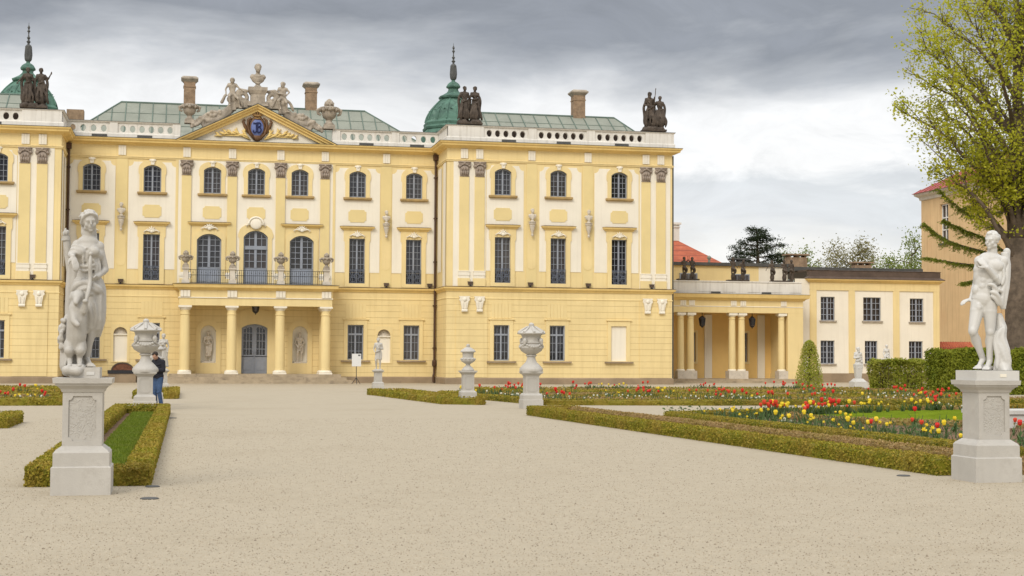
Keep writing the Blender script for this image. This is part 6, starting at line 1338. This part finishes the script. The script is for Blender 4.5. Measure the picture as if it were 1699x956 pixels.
# ---- tulips and daffodils
stemg = mat('flower_stem', (.07, .13, .035), .7, .2, 9); redp = mat('red_petal', (.62, .022, .012), .5, .2, 9); yelp = mat('yellow_petal', (.80, .60, .03), .5, .12, 9); whip = mat('white_petal', (.78, .78, .66), .5, .06, 9); orap = mat('orange_red_petal', (.66, .06, .02), .5, .2, 9)
def flower_mesh(name, petal, kind, h):
    q = MB(); r_ = random.Random(name); q.tube([(0, 0, 0), (.01, .0, h * .5), (0, .008, h - .04)], .007, 5, 0)
    for i in range(4 if kind != 'white' else 5):
        a = i * 2.1 + .4; l = h * r_.uniform(.5, .8); c, s = math.cos(a), math.sin(a); w_ = .022
        q.add([(-s * w_, c * w_, 0), (s * w_, -c * w_, 0), (c * .07 + s * w_, s * .07 - c * w_, l * .6), (c * .07 - s * w_, s * .07 + c * w_, l * .6), (c * .15, s * .15, l)], [(0, 1, 2, 3), (3, 2, 4)], 0)
    if kind == 'tulip':
        q.lathe([(.012, h - .05), (.038, h - .03), (.047, h + .0), (.043, h + .035), (.03, h + .06)], n=9, m=1)
        for i in range(6): a = i * PI / 3; q.tube([(.04 * math.cos(a), .04 * math.sin(a), h + .02), (.034 * math.cos(a), .034 * math.sin(a), h + .055), (.024 * math.cos(a), .024 * math.sin(a), h + .082)], [.022, .018, .004], 5, 1)
    else:
        f = 1.0 if kind == 'daffodil' else .8
        for i in range(6): a = i * PI / 3; q.add([(0, -.01, h), (.03 * f * math.cos(a - .4), -.012, h + .03 * f * math.sin(a - .4)), (.06 * f * math.cos(a), -.004, h + .06 * f * math.sin(a)), (.03 * f * math.cos(a + .4), -.012, h + .03 * f * math.sin(a + .4))], [(0, 1, 2, 3)], 1)
        q.tube([(0, -.0, h), (0, -.05 * f, h)], [.018 * f, .028 * f], 7, 1); q.ell((0, 0, h), (.02, .015, .02), n=6, k=4, m=1)
    me = q.mesh(name, [stemg, petal]); return me
fm = dict(r=[flower_mesh('red_tulip', redp, 'tulip', .46), flower_mesh('red_tulip', orap, 'tulip', .42)], y=[flower_mesh('yellow_tulip', yelp, 'tulip', .40), flower_mesh('yellow_daffodil', yelp, 'daffodil', .36)], w=[flower_mesh('white_daffodil', whip, 'white', .28)])
CL = '''r 750 639 6 .5;r 812 640 4 .5;r 823 644 4 .4;r 836 643 4 .3;r 861 641 6 .4;r 799 639 1 .2;y 739 645 3 .3;y 794 645 4 .4;y 820 642 3 .4;y 849 645 5 .5;w 820 655 22 1.2;w 850 657 14 .7;w 733 649 5 .5;r 914 636 7 .5;r 924 652 3 .3;r 932 642 5 .4;y 927 637 5 .5;r 1011 636 6 .6;y 1011 639 4 .5;r 1042 634 5 .5;r 1066 648 6 .5;r 1089 649 3 .3;y 1094 646 3 .3;y 1126 649 8 .5;r 1129 636 5 .4;y 1019 649 5 .4;w 959 658 14 .6;w 1034 658 14 .6;w 1090 658 14 .6;w 899 658 4 .3;r 897 658 3 .3
r 1193 648 9 .5;r 1206 653 7 .4;r 1188 663 12 .4;r 1204 670 8 .3;r 1267 667 17 .5;r 1246 670 5 .4;r 1333 658 11 .5;r 1336 678 2 .15;r 1371 676 6 .3;r 1382 646 9 .5;r 1366 640 4 .4;r 1322 640 5 .5;r 1421 642 5 .4;r 1440 658 5 .4;r 1463 660 5 .4;r 1509 647 11 .6;r 1481 644 5 .5;r 1567 655 12 .5;r 1560 646 4 .4;r 1576 660 5 .4;r 1518 684 1 .05;r 1512 693 1 .05;r 1527 698 1 .05;r 1555 708 1 .05;r 1399 700 1 .05;r 1682 695 1 .05;r 1693 708 1 .05;r 1690 656 9 .5;r 1213 635 5 .5;r 1269 637 5 .5;r 1675 657 5 .4
y 1149 670 4 .3;y 1162 686 4 .3;y 1213 679 6 .4;y 1252 674 9 .5;y 1241 686 5 .4;y 1283 693 10 .6;y 1297 695 4 .3;y 1312 674 7 .5;y 1347 663 9 .6;y 1361 669 6 .5;y 1350 702 5 .3;y 1375 702 2 .2;y 1414 663 8 .5;y 1417 674 5 .4;y 1408 685 6 .25;y 1446 670 6 .4;y 1456 656 5 .4;y 1465 700 3 .15;y 1478 698 1 .05;y 1481 720 4 .25;y 1460 715 2 .15;y 1534 713 2 .08;y 1540 706 2 .08;y 1569 707 1 .05;y 1586 695 2 .1;y 1588 722 2 .1;y 1585 663 3 .3;y 1520 652 3 .3;y 1528 725 1 .05;y 1437 700 2 .2;y 1322 701 3 .2;y 1188 676 4 .4;y 1270 680 5 .5;y 1336 690 2 .2;y 1395 668 5 .5
w 1170 660 16 .6;w 1230 659 16 .6;w 1238 697 4 .2;w 1330 650 9 .7;w 1400 651 9 .7;w 1453 653 12 .7;w 1520 658 18 .7;w 1576 670 9 .5;w 1347 652 6 .5;w 1480 662 8 .6;w 1295 665 6 .6;w 1430 666 8 .6
r 8 656 4 .25;r 26 641 2 .4;r 99 653 3 .2;y 58 641 5 .5;y 74 647 5 .4;y 28 661 5 .4;y 82 663 6 .5;y 6 688 5 .2;w 92 660 6 .5;w 40 665 4 .4;r 14 650 3 .3'''
hh_ = dict(r=.36, y=.31, w=.22); nmf = dict(r='red_tulip', y='yellow_flower', w='white_daffodil'); word = dict(r='red tulip', y='yellow tulip or daffodil', w='small white daffodil'); tops = []
rf_ = random.Random(31)
BEDS = [[(26, -86.2), (8.75, -86.2), (8.1, -69.6), (18, -64), (26, -62.6)], [(27, -56.8), (13, -57.5), (7.5, -56.8), (6.0, -45.9), (27, -44.8)], [(30, -41.2), (9.8, -41.2), (9.3, -33.8), (30, -32.8)], [(-22, -57.2), (-8.8, -56.6), (-8.8, -45.8), (-22, -45.8)], [(-24, -39.2), (-9.9, -39), (-9.9, -35.8), (-24, -35.8)], [(-14, -72), (-8.85, -72), (-8.85, -69.8), (-14, -69.8)]]
def inside_poly(x, y, P_):
    c = False
    for (x0, y0), (x1, y1) in zip(P_, P_[1:] + P_[:1]):
        if (y0 > y) != (y1 > y) and x < (x1 - x0) * (y - y0) / (y1 - y0) + x0: c = not c
    return c
in_bed = lambda x, y: any(inside_poly(x, y, B_) for B_ in BEDS) and ((x - 21) / 9.9) ** 2 + ((y + 69.8) / 6.2) ** 2 > 1
def into_bed(p):
    if in_bed(p.x, p.y): return p
    best = None
    for B_ in BEDS:
        for (x0, y0), (x1, y1) in zip(B_, B_[1:] + B_[:1]):
            t = max(.03, min(.97, ((p.x - x0) * (x1 - x0) + (p.y - y0) * (y1 - y0)) / ((x1 - x0) ** 2 + (y1 - y0) ** 2))); q_ = (x0 + t * (x1 - x0), y0 + t * (y1 - y0)); e = math.hypot(q_[0] - p.x, q_[1] - p.y)
            if best is None or e < best[0]: best = (e, q_, B_)
    e, q_, B_ = best; cx, cy = sum(a for a, b in B_) / len(B_), sum(b for a, b in B_) / len(B_); d_ = Vector((cx - q_[0], cy - q_[1])).normalized() * rf_.uniform(.15, .6)
    p.x, p.y = q_[0] + d_.x, q_[1] + d_.y; return p
def bed_of(p):
    if p.x < -7: return 'in the bed at the left edge of the garden' if p.y > -66 else 'by the hedge corner nearest the left edge'
    if p.y < -62.5: return 'in the bed around the oval lawn on the right'
    if p.x < 10: return 'in the bed behind the two urns, below the right wing'
    return 'in the far hedged parterre below the colonnade'
for tok in CL.replace('\n', ';').split(';'):
    c, a, b, n, s = tok.split(); a, b, n, s = float(a), float(b), int(n), float(s)
    for i in range(n):
        p = gp(a, b, hh_[c]); dist = (p - CAM).length; sp_ = s * min(1.6, dist / 34)
        if n > 1: p.x += rf_.gauss(0, sp_ * .55); p.y += rf_.gauss(0, sp_ * 1.1)
        p = into_bed(p)
        if n > 3 and rf_.random() < (.5 if p.x < -7 else .38 if c == 'y' else .28): continue
        me = rf_.choice(fm[c]); o = bpy.data.objects.new(nmf[c], me); COL.objects.link(o); k = rf_.uniform(.62, .92) * (1.0 if dist < 40 else 1.1); o.location = (p.x, p.y, gz(p.y)); o.scale = (k, k, k * rf_.uniform(.9, 1.1)); o.rotation_euler = (rf_.uniform(-.12, .12), rf_.uniform(-.12, .12), rf_.uniform(-1.2, 1.2))
        bd = bed_of(p); tag(o, word[c] + ' ' + bd, 'flower', word[c] + 's ' + bd); tops.append((p.x, p.y))
# strap leaves and small plants filling the beds
T = np.array(tops); idx = NR.integers(0, len(T), 5200); bx = T[idx] + NR.normal(0, .38, (5200, 2)); okb = np.array([in_bed(x, y) for x, y in bx]); bx[~okb] = T[idx][~okb]; hB = NR.uniform(.12, .34, 5200); aB = NR.uniform(0, 2 * PI, 5200); wB = .016 * np.maximum(1, (bx[:, 1] + 107) / 32); zB = np.array([gz(y) for y in bx[:, 1]])
cB, sB = np.cos(aB), np.sin(aB); lx, ly = NR.normal(0, .3, 5200) * hB, NR.normal(0, .3, 5200) * hB
VB = np.stack([np.stack([bx[:, 0] - cB * wB, bx[:, 1] - sB * wB, zB], 1), np.stack([bx[:, 0] + cB * wB, bx[:, 1] + sB * wB, zB], 1), np.stack([bx[:, 0] + lx + cB * wB * .4, bx[:, 1] + ly + sB * wB * .4, zB + hB], 1), np.stack([bx[:, 0] + lx - cB * wB * .4, bx[:, 1] + ly - sB * wB * .4, zB + hB], 1)], 1).reshape(-1, 3)
lowx = NR.uniform(8.8, 26, 9000); lowy = NR.uniform(-86, -64.5, 9000); keep = ((lowx - 21) / 10.1) ** 2 + ((lowy + 69.8) / 6.4) ** 2 > 1; lowx, lowy = lowx[keep], lowy[keep]
cl_ = np.sin(lowx * 1.7 + .4) * np.sin(lowy * 1.3) > -.1; lowx, lowy = lowx[cl_], lowy[cl_]
VL = cards(np.stack([lowx, lowy, NR.uniform(.03, .2, len(lowx))], 1), np.tile([0, -.4, 1.0], (len(lowx), 1)), .11, .45, .7)
tag(leafmesh('flower_bed_leaves', np.concatenate([VB, VL]), [leafmat('bed_leaves', [(.05, .10, .03), (.09, .15, .04), (.12, .16, .07), (.07, .11, .05)], .6, .3)], None, (14, -65, 0)), kind='stuff')

# ---- clipped cone, sparse hornbeam hedge, dense yew hedge
springm = leafmat('young_hornbeam_leaves', [(.24, .31, .03), (.38, .43, .045), (.50, .50, .08), (.30, .32, .04)], .6, .5, .8, (.42, .36, .10), .35)
yewm = leafmat('clipped_yew_leaves', [(.10, .15, .012), (.20, .25, .02), (.31, .34, .03), (.15, .19, .015)], .65, .35, .6, (.29, .30, .03), .6)
pc = gp(1343, 645); o = empty('topiary_cone', pc, 'clipped cone shaped hornbeam with sparse young leaves in front of the colonnade', 'topiary'); Hc = (at(1343, 566, pc.y).z - pc.z); n = 5200
t = NR.uniform(0, 1, n) ** 1.15; rad = np.interp(t, [0, .05, .3, .6, .85, .95, 1.0], [.80, .84, .72, .55, .40, .27, .05]) * NR.uniform(.62, 1.08, n); a = NR.uniform(0, 2 * PI, n)
pp = np.stack([pc.x + rad * np.cos(a), pc.y + rad * np.sin(a), pc.z + .05 + t * Hc], 1); leafmesh('crown', cards(pp, np.stack([np.cos(a), np.sin(a), np.full(n, .3)], 1), .085, .6, .6), [springm], o, pc)
q = MB(); q.tube([tuple(pc), (pc.x, pc.y, pc.z + Hc * .9)], [.06, .02], 6); r6 = random.Random(4)
for i in range(130): z = r6.uniform(.03, .9); a = r6.uniform(0, 6.28); rr_ = .75 * (1 - z * .75); q.tube([(pc.x, pc.y, pc.z + z * Hc * .9), (pc.x + rr_ * math.cos(a), pc.y + rr_ * math.sin(a), pc.z + z * Hc + .25)], [.014, .005], 4)
q.build('trunk', twig, o)
def block_hedge(x0, x1, y0, y1, h0, name, label, m, n, ls, twigs=0, solid=True):
    core = MB(); zb = gz((y0 + y1) / 2)
    if solid:
        nx, nz = max(2, int((x1 - x0) / .5)), 6; ins = .1; r_ = random.Random(1)
        core.box(x0 + ins, x1 - ins, y0 + ins, y1 - ins, zb - .1, zb + h0 - ins)
    r_ = random.Random(8)
    for i in range(twigs): x, y = r_.uniform(x0, x1), r_.uniform(y0, y1); core.tube([(x, y, zb), (x + r_.uniform(-.15, .15), y + r_.uniform(-.1, .1), zb + h0 * .55), (x + r_.uniform(-.3, .3), y + r_.uniform(-.1, .1), zb + h0 * r_.uniform(.85, 1.02))], [.022, .014, .006], 4)
    dx, dy = x1 - x0, y1 - y0; ar = [dx * h0, dy * h0, dx * dy]; k = NR.choice(3, n, p=np.array(ar) / sum(ar)); u, v = NR.uniform(0, 1, n), NR.uniform(0, 1, n)
    wob = .09 * np.sin((x0 + dx * u) * 2.1) * np.sin(v * 5 + 1) + NR.normal(0, .05, n)
    X = np.where(k == 1, x0, x0 + dx * u); Y = np.where(k == 0, y0 + (0 if solid else NR.uniform(0, dy, n)), y0 + dy * (v if True else u)); Y = np.where(k == 1, y0 + dy * u, Y); Z = np.where(k == 2, h0, h0 * v)
    Nn = np.stack([np.where(k == 1, -1.0, 0), np.where(k == 0, -1.0, 0), np.where(k == 2, 1.0, .2)], 1); pp = np.stack([X, Y, Z + zb], 1) + Nn * wob[:, None]
    V = cards(pp, Nn, ls, .6, .7)
    return tag(leafmesh(name, V, [m, twig if not solid else m], None, ((x0 + x1) / 2, (y0 + y1) / 2, zb), core), label, 'hedge')
a, b = at(1448, 600, -35), at(1534, 600, -35); block_hedge(a.x, b.x, -35.4, -34.6, a.z - gz(-35), 'hornbeam_hedge', 'sparse clipped hedge of upright twigs with young leaves in front of the side building', springm, 10000, .11, 40, False)
a, b, c = at(1536, 594, -40.6), at(1790, 594, -43), at(1600, 584, -40.6); block_hedge(a.x, b.x, -43, -40.6, c.z - gz(-41), 'yew_hedge', 'dense dark green clipped hedge block behind the youth statue', yewm, 26000, .12)

# ---- trees
bark = mat('tree_bark', (.14, .105, .075), .95, .35, 3, coord='World', bump=.9, bscale=9, mottles=[((.06, .046, .034), 4, .52, 3.5)])
def grow(mb, tips, p, d, L, r, depth, rr, up=.12, kink=.25, splits=(2, 3), shrink=.72, ang=.55, nseg=4, env=None):
    pts, rs = [Vector(p)], [r]; d = Vector(d).normalized()
    for i in range(nseg):
        d = (d + Vector((rr.gauss(0, kink), rr.gauss(0, kink), rr.gauss(0, kink) + up)) * .5).normalized(); pts.append(pts[-1] + d * L / nseg); rs.append(r * (1 - .45 * (i + 1) / nseg))
        if depth <= 2: tips.append((pts[-1].copy(), d.copy(), depth))
    mb.tube(pts, rs, 7 if r > .06 else 4)
    if depth == 0: return
    for k in range(rr.randint(*splits)):
        i = rr.randint(max(1, nseg - 3), nseg); a = rr.uniform(0, 2 * PI); o_ = d.orthogonal(); o_ = (o_ * math.cos(a) + d.cross(o_) * math.sin(a)); nd = (d * math.cos(ang) + o_ * math.sin(ang) * rr.uniform(.7, 1.4)).normalized()
        if env and not env(pts[i] + nd * L * shrink): continue
        grow(mb, tips, pts[i], nd, L * shrink * rr.uniform(.8, 1.15), rs[i] * .72, depth - 1, rr, up, kink, splits, shrink, ang, nseg, env)
maplem = leafmat('young_maple_leaves', [(.33, .37, .025), (.47, .50, .035), (.60, .59, .06), (.41, .44, .03)], .55, .55, .45, (.54, .50, .05), .5)
mp = Vector((at(1690, 600, -40).x, -40, gz(-40))); o = empty('maple_tree', mp, 'large spreading tree with yellow green spring leaves at the right edge', 'tree'); rr = random.Random(23); q = MB(); tips = []
q.tube([(mp.x, mp.y, mp.z - .2), (mp.x + .02, mp.y, mp.z + 1.2), (mp.x - .05, mp.y, mp.z + 4), (mp.x, mp.y, mp.z + 7.5)], [.82, .64, .56, .55], 14)
q.tube([(mp.x + .3, mp.y + .3, mp.z - .2), (mp.x + .45, mp.y + .2, mp.z + 5), (mp.x + .8, mp.y + .3, mp.z + 9), (mp.x + 1.6, mp.y + .3, mp.z + 14), (mp.x + 2.0, mp.y, mp.z + 19)], [.6, .45, .38, .25, .1], 10)
EC, ER = Vector((mp.x + .2, mp.y, mp.z + 15.0)), (6.3, 5.2, 6.9)
inside = lambda p: ((p.x - EC.x) / ER[0]) ** 2 + ((p.y - EC.y) / ER[1]) ** 2 + ((p.z - EC.z) / ER[2]) ** 2 < 1.02
q.tube([(mp.x, mp.y, mp.z + 7.3), (mp.x - .15, mp.y, mp.z + 10), (mp.x + .1, mp.y, mp.z + 14), (mp.x, mp.y, mp.z + 17.5), (mp.x + .2, mp.y, mp.z + 20)], [.47, .36, .24, .12, .04], 10)
for i in range(50):                      # limbs reach for points spread over the whole crown
    zz = 1 - 2 * (i + .5) / 50; aa = i * 2.39996; qq = math.sqrt(1 - zz * zz); fr = rr.uniform(.72, .97)
    Tt = EC + Vector((ER[0] * qq * math.cos(aa), ER[1] * qq * math.sin(aa), ER[2] * zz)) * fr; hd = math.hypot(Tt.x - mp.x, Tt.y - mp.y)
    z0_ = max(4.6, min(16.5, Tt.z - mp.z - hd * rr.uniform(.75, 1.1) - .6)); S0 = mp + Vector((rr.uniform(-.2, .2), rr.uniform(-.2, .2), z0_)); c1 = S0 + (Tt - S0) * .42 + Vector((0, 0, hd * .16 + rr.uniform(-.2, .4))) + Vector((rr.gauss(0, .35), rr.gauss(0, .35), 0))
    if Tt.z - mp.z < 9.6 and hd < 3.4: continue
    L0 = (Tt - S0).length; pts = [S0 * (1 - t) ** 2 + c1 * 2 * t * (1 - t) + Tt * t * t + Vector((rr.gauss(0, .06), rr.gauss(0, .06), rr.gauss(0, .06))) * (t > 0) for t in [j / 10 for j in range(11)]]
    r0_ = .03 + .016 * L0; q.tube(pts, [r0_ * (1 - .88 * j / 10) + .008 for j in range(11)], 7)
    for j in range(3, 11):
        for k in range(2):
            dd = ((pts[j] - pts[j - 1]).normalized() + Vector((rr.gauss(0, .75), rr.gauss(0, .75), rr.gauss(.15, .6)))).normalized(); grow(q, tips, pts[j], dd, rr.uniform(.7, 1.5), .028, 1, rr, .08, .3, (2, 3), .75, .6, 3, inside)
q.build('trunk', bark, o, smooth=True)
tp = np.array([list(t[0]) for t in tips if t[2] <= 1]); print('maple tips', len(tips), len(tp)); wt_ = ((tp - np.array(EC)) ** 2 / np.array(ER) ** 2).sum(1) ** .7 + .12; ii = NR.choice(len(tp), 42000, p=wt_ / wt_.sum()); pp = tp[ii] + NR.normal(0, .24, (42000, 3)); leafmesh('crown', cards(pp, np.tile([0, -.3, .8], (len(pp), 1)), .15, .75, .9), [maplem], o, mp)
# larch boughs
larm = leafmat('larch_needles', [(.20, .26, .025), (.30, .36, .04), (.40, .43, .07)], .6, .5)
LYY = -36.0; lt = Vector((at(1706, 600, LYY).x, LYY, gz(LYY))); o = empty('larch_tree', lt, 'larch with long drooping feathery boughs reaching left behind the youth', 'tree'); q = MB(); q.tube([tuple(lt), tuple(lt + Vector((-.1, 0, 8))), tuple(lt + Vector((0, 0, 15)))], [.3, .22, .06], 8); LVV = []
for bgh in ([(1700, 350), (1667, 322), (1625, 293), (1592, 262)], [(1700, 402), (1642, 372), (1595, 347), (1556, 314)], [(1700, 440), (1637, 398), (1600, 382), (1566, 366)], [(1700, 440), (1640, 420), (1590, 406), (1560, 392), (1534, 371)], [(1705, 462), (1640, 444), (1590, 437), (1537, 428)], [(1700, 330), (1660, 352), (1630, 352), (1606, 343)], [(1700, 480), (1660, 470), (1625, 466), (1598, 470)]):
    pts = sub([at(x, y, LYY + rr.uniform(-.8, .8)) for x, y in bgh], 8); n_ = len(pts); q.tube(pts, [.06 * (1 - i / n_) + .012 for i in range(n_)], 5)
    for i in range(2, n_):
        for k in range(8):
            d_ = Vector((rr.uniform(-.8, .1), rr.uniform(-.8, .8), rr.uniform(-.45, -.02))) * rr.uniform(.35, 1.1) * (.5 + .5 * math.sin(PI * min(1, i / n_ + .15))); e_ = pts[i] + d_; mid = pts[i] + d_ * .6 + Vector((0, 0, .06)); q.tube([pts[i], mid, e_], [.012, .008, .004], 3)
            t = NR.uniform(.1, 1, 16)[:, None]; P_ = np.array(pts[i])[None] * (1 - t) + np.array(e_)[None] * t + NR.normal(0, .03, (16, 3)); LVV.append(cards(P_, np.tile([0, -.5, .6], (16, 1)), .11, .3, .9))
q.build('trunk', bark, o); leafmesh('foliage', np.concatenate(LVV), [larm], o, lt)
# trees beyond the low wing
def far_tree(px_, ytop, Y, width, label, m, n, ls, seed, name='tree', depth=4, trunk_r=.2, dense=.3, pale=None, asp=.6):
    top = at(px_, ytop, Y); base = Vector((top.x, Y, -.28)); H_ = top.z - base.z; o = empty(name, base, label, 'tree', 'trees beyond the low wing'); rr = random.Random(seed); q = MB(); tips = []
    C_ = base + Vector((0, 0, H_ * .62)); env = lambda p: ((p.x - C_.x) / (width / 2)) ** 2 + ((p.y - C_.y) / (width / 2)) ** 2 + ((p.z - C_.z) / (H_ * .39)) ** 2 < 1
    q.tube([tuple(base), tuple(base + Vector((0, 0, H_ * .4))), tuple(base + Vector((0, 0, H_ * .9)))], [trunk_r, trunk_r * .75, .03], 7)
    for i in range(11): z = H_ * (.3 + .055 * i); a = i * 2.4; grow(q, tips, base + Vector((0, 0, z)), (math.cos(a), math.sin(a), .55), width * .27, trunk_r * .4, depth - 1, rr, .1, .3, (2, 3), .7, .6, 3, env)
    q.build('trunk', pale or bark, o); tp = np.array([list(t[0]) for t in tips]); pp = tp[NR.integers(0, len(tp), n)] + NR.normal(0, dense, (n, 3)); leafmesh('crown', cards(pp, np.tile([0, -.3, .8], (n, 1)), ls, asp, .9), [m], o, base)
budm = leafmat('budding_leaves', [(.17, .16, .05), (.26, .24, .10), (.33, .31, .16)], .6, .4); birm = leafmat('birch_leaves', [(.15, .21, .04), (.23, .29, .06), (.30, .34, .09)], .6, .5)
far_tree(1414, 396, 62, 9.5, 'pale budding tree with an open crown above the side building', budm, 9000, .24, 3, dense=.6)
far_tree(1318, 398, 55, 5.0, 'slender light green birch between the dark pine and a roof chimney', birm, 6000, .22, 5, 'birch_tree', dense=.45)
far_tree(1512, 390, 50, 7.0, 'leafy green tree behind the right end of the side building', birm, 11000, .24, 8, dense=.6)
far_tree(1345, 414, 70, 6, 'low hazy green tree just right of the birch, behind the chimney', birm, 3500, .25, 9, dense=.3)
far_tree(1470, 428, 60, 6, 'low bushy tree behind the dark eave band of the side building', birm, 5000, .25, 10, dense=.6)
pinem = leafmat('dark_pine_needles', [(.012, .022, .01), (.025, .04, .016), (.04, .055, .022)], .7, .1)
pb = at(1256, 386, 48); base = Vector((pb.x, 48, -.28)); o = empty('pine_tree', base, 'dark flat tiered pine rising behind the colonnade', 'tree', 'trees beyond the low wing'); q = MB(); Hp = pb.z + .28; q.tube([tuple(base), tuple(base + Vector((.2, 0, Hp * .6))), tuple(base + Vector((0, 0, Hp)))], [.35, .28, .08], 8); PV_ = []; rr = random.Random(6)
for i in range(34):
    z = Hp * (.55 + .45 * (i / 33) ** .9); f = 1 - (i / 33) ** 2.2; a = i * 2.4 + rr.uniform(-.4, .4); l = (1.0 + 3.6 * f) * rr.uniform(.65, 1.1); e_ = base + Vector((l * math.cos(a), l * math.sin(a), z + rr.uniform(-.1, .5))); s_ = base + Vector((.1, 0, z - .35)); q.tube([s_, s_.lerp(e_, .6) + Vector((0, 0, -.1)), e_], [.09, .06, .02], 5)
    for k in range(7): t = rr.uniform(.35, 1.05); c_ = np.array(s_.lerp(e_, t)) + NR.normal(0, .22, 3) * [1.5, 1.5, .5]; P_ = c_ + NR.normal(0, 1, (48, 3)) * [.36, .36, .13]; PV_.append(cards(P_, np.tile([0, -.2, .8], (48, 1)), .26, .3, .9))
q.build('trunk', bark, o); leafmesh('crown', np.concatenate(PV_), [pinem], o, base)

# ---- loose stones of the gravel, thinning out with distance
n = 170000; r_ = 9.5 * (40 / 9.5) ** NR.uniform(0, 1, n); th_ = YAW + NR.uniform(-.62, .62, n); X = CAM.x + r_ * np.sin(th_); Y = CAM.y + r_ * np.cos(th_)
court = ~(((X > -6.6) & (X < -5.0) & (Y > -88) & (Y < -63)) | ((X > 4.4) & (Y > -88.2)) | ((X < -8.2) & (Y > -73))); X, Y, r_ = X[court], Y[court], r_[court]; n = len(X)
sz = NR.uniform(.004, .0085, n) * np.where(NR.uniform(0, 1, n) < .008, 1.9, 1.0) * (1 + r_ / 60); ang = NR.uniform(0, PI, n); c_, s_ = np.cos(ang) * sz, np.sin(ang) * sz; e_ = NR.uniform(.6, 1.0, n); zt = sz * NR.uniform(.55, 1.0, n)
Z = np.array([gz(y) for y in Y]); Vs = np.stack([np.stack([X + c_, Y + s_, Z], 1), np.stack([X - s_ * e_, Y + c_ * e_, Z], 1), np.stack([X - c_, Y - s_, Z], 1), np.stack([X + s_ * e_, Y - c_ * e_, Z], 1), np.stack([X + c_ * .2, Y + s_ * .2, Z + zt], 1)], 1).reshape(-1, 3)
b_ = np.arange(n)[:, None] * 5; Fs = np.stack([b_ + [0, 1, 4], b_ + [1, 2, 4], b_ + [2, 3, 4], b_ + [3, 0, 4]], 1).reshape(-1, 3)
me = bpy.data.meshes.new('gravel_stones'); me.vertices.add(len(Vs)); me.vertices.foreach_set('co', Vs.ravel()); me.loops.add(Fs.size); me.loops.foreach_set('vertex_index', Fs.ravel().astype(np.int32)); me.polygons.add(len(Fs)); me.polygons.foreach_set('loop_start', np.arange(len(Fs), dtype=np.int32) * 3); me.update(calc_edges=True)
me.materials.append(leafmat('gravel_stone', [(.17, .135, .095), (.27, .22, .155), (.39, .325, .23), (.44, .375, .275), (.32, .26, .185), (.49, .43, .33), (.22, .18, .125)], .95, 0)); tag(link_mesh('gravel_stones', me), kind='stuff')
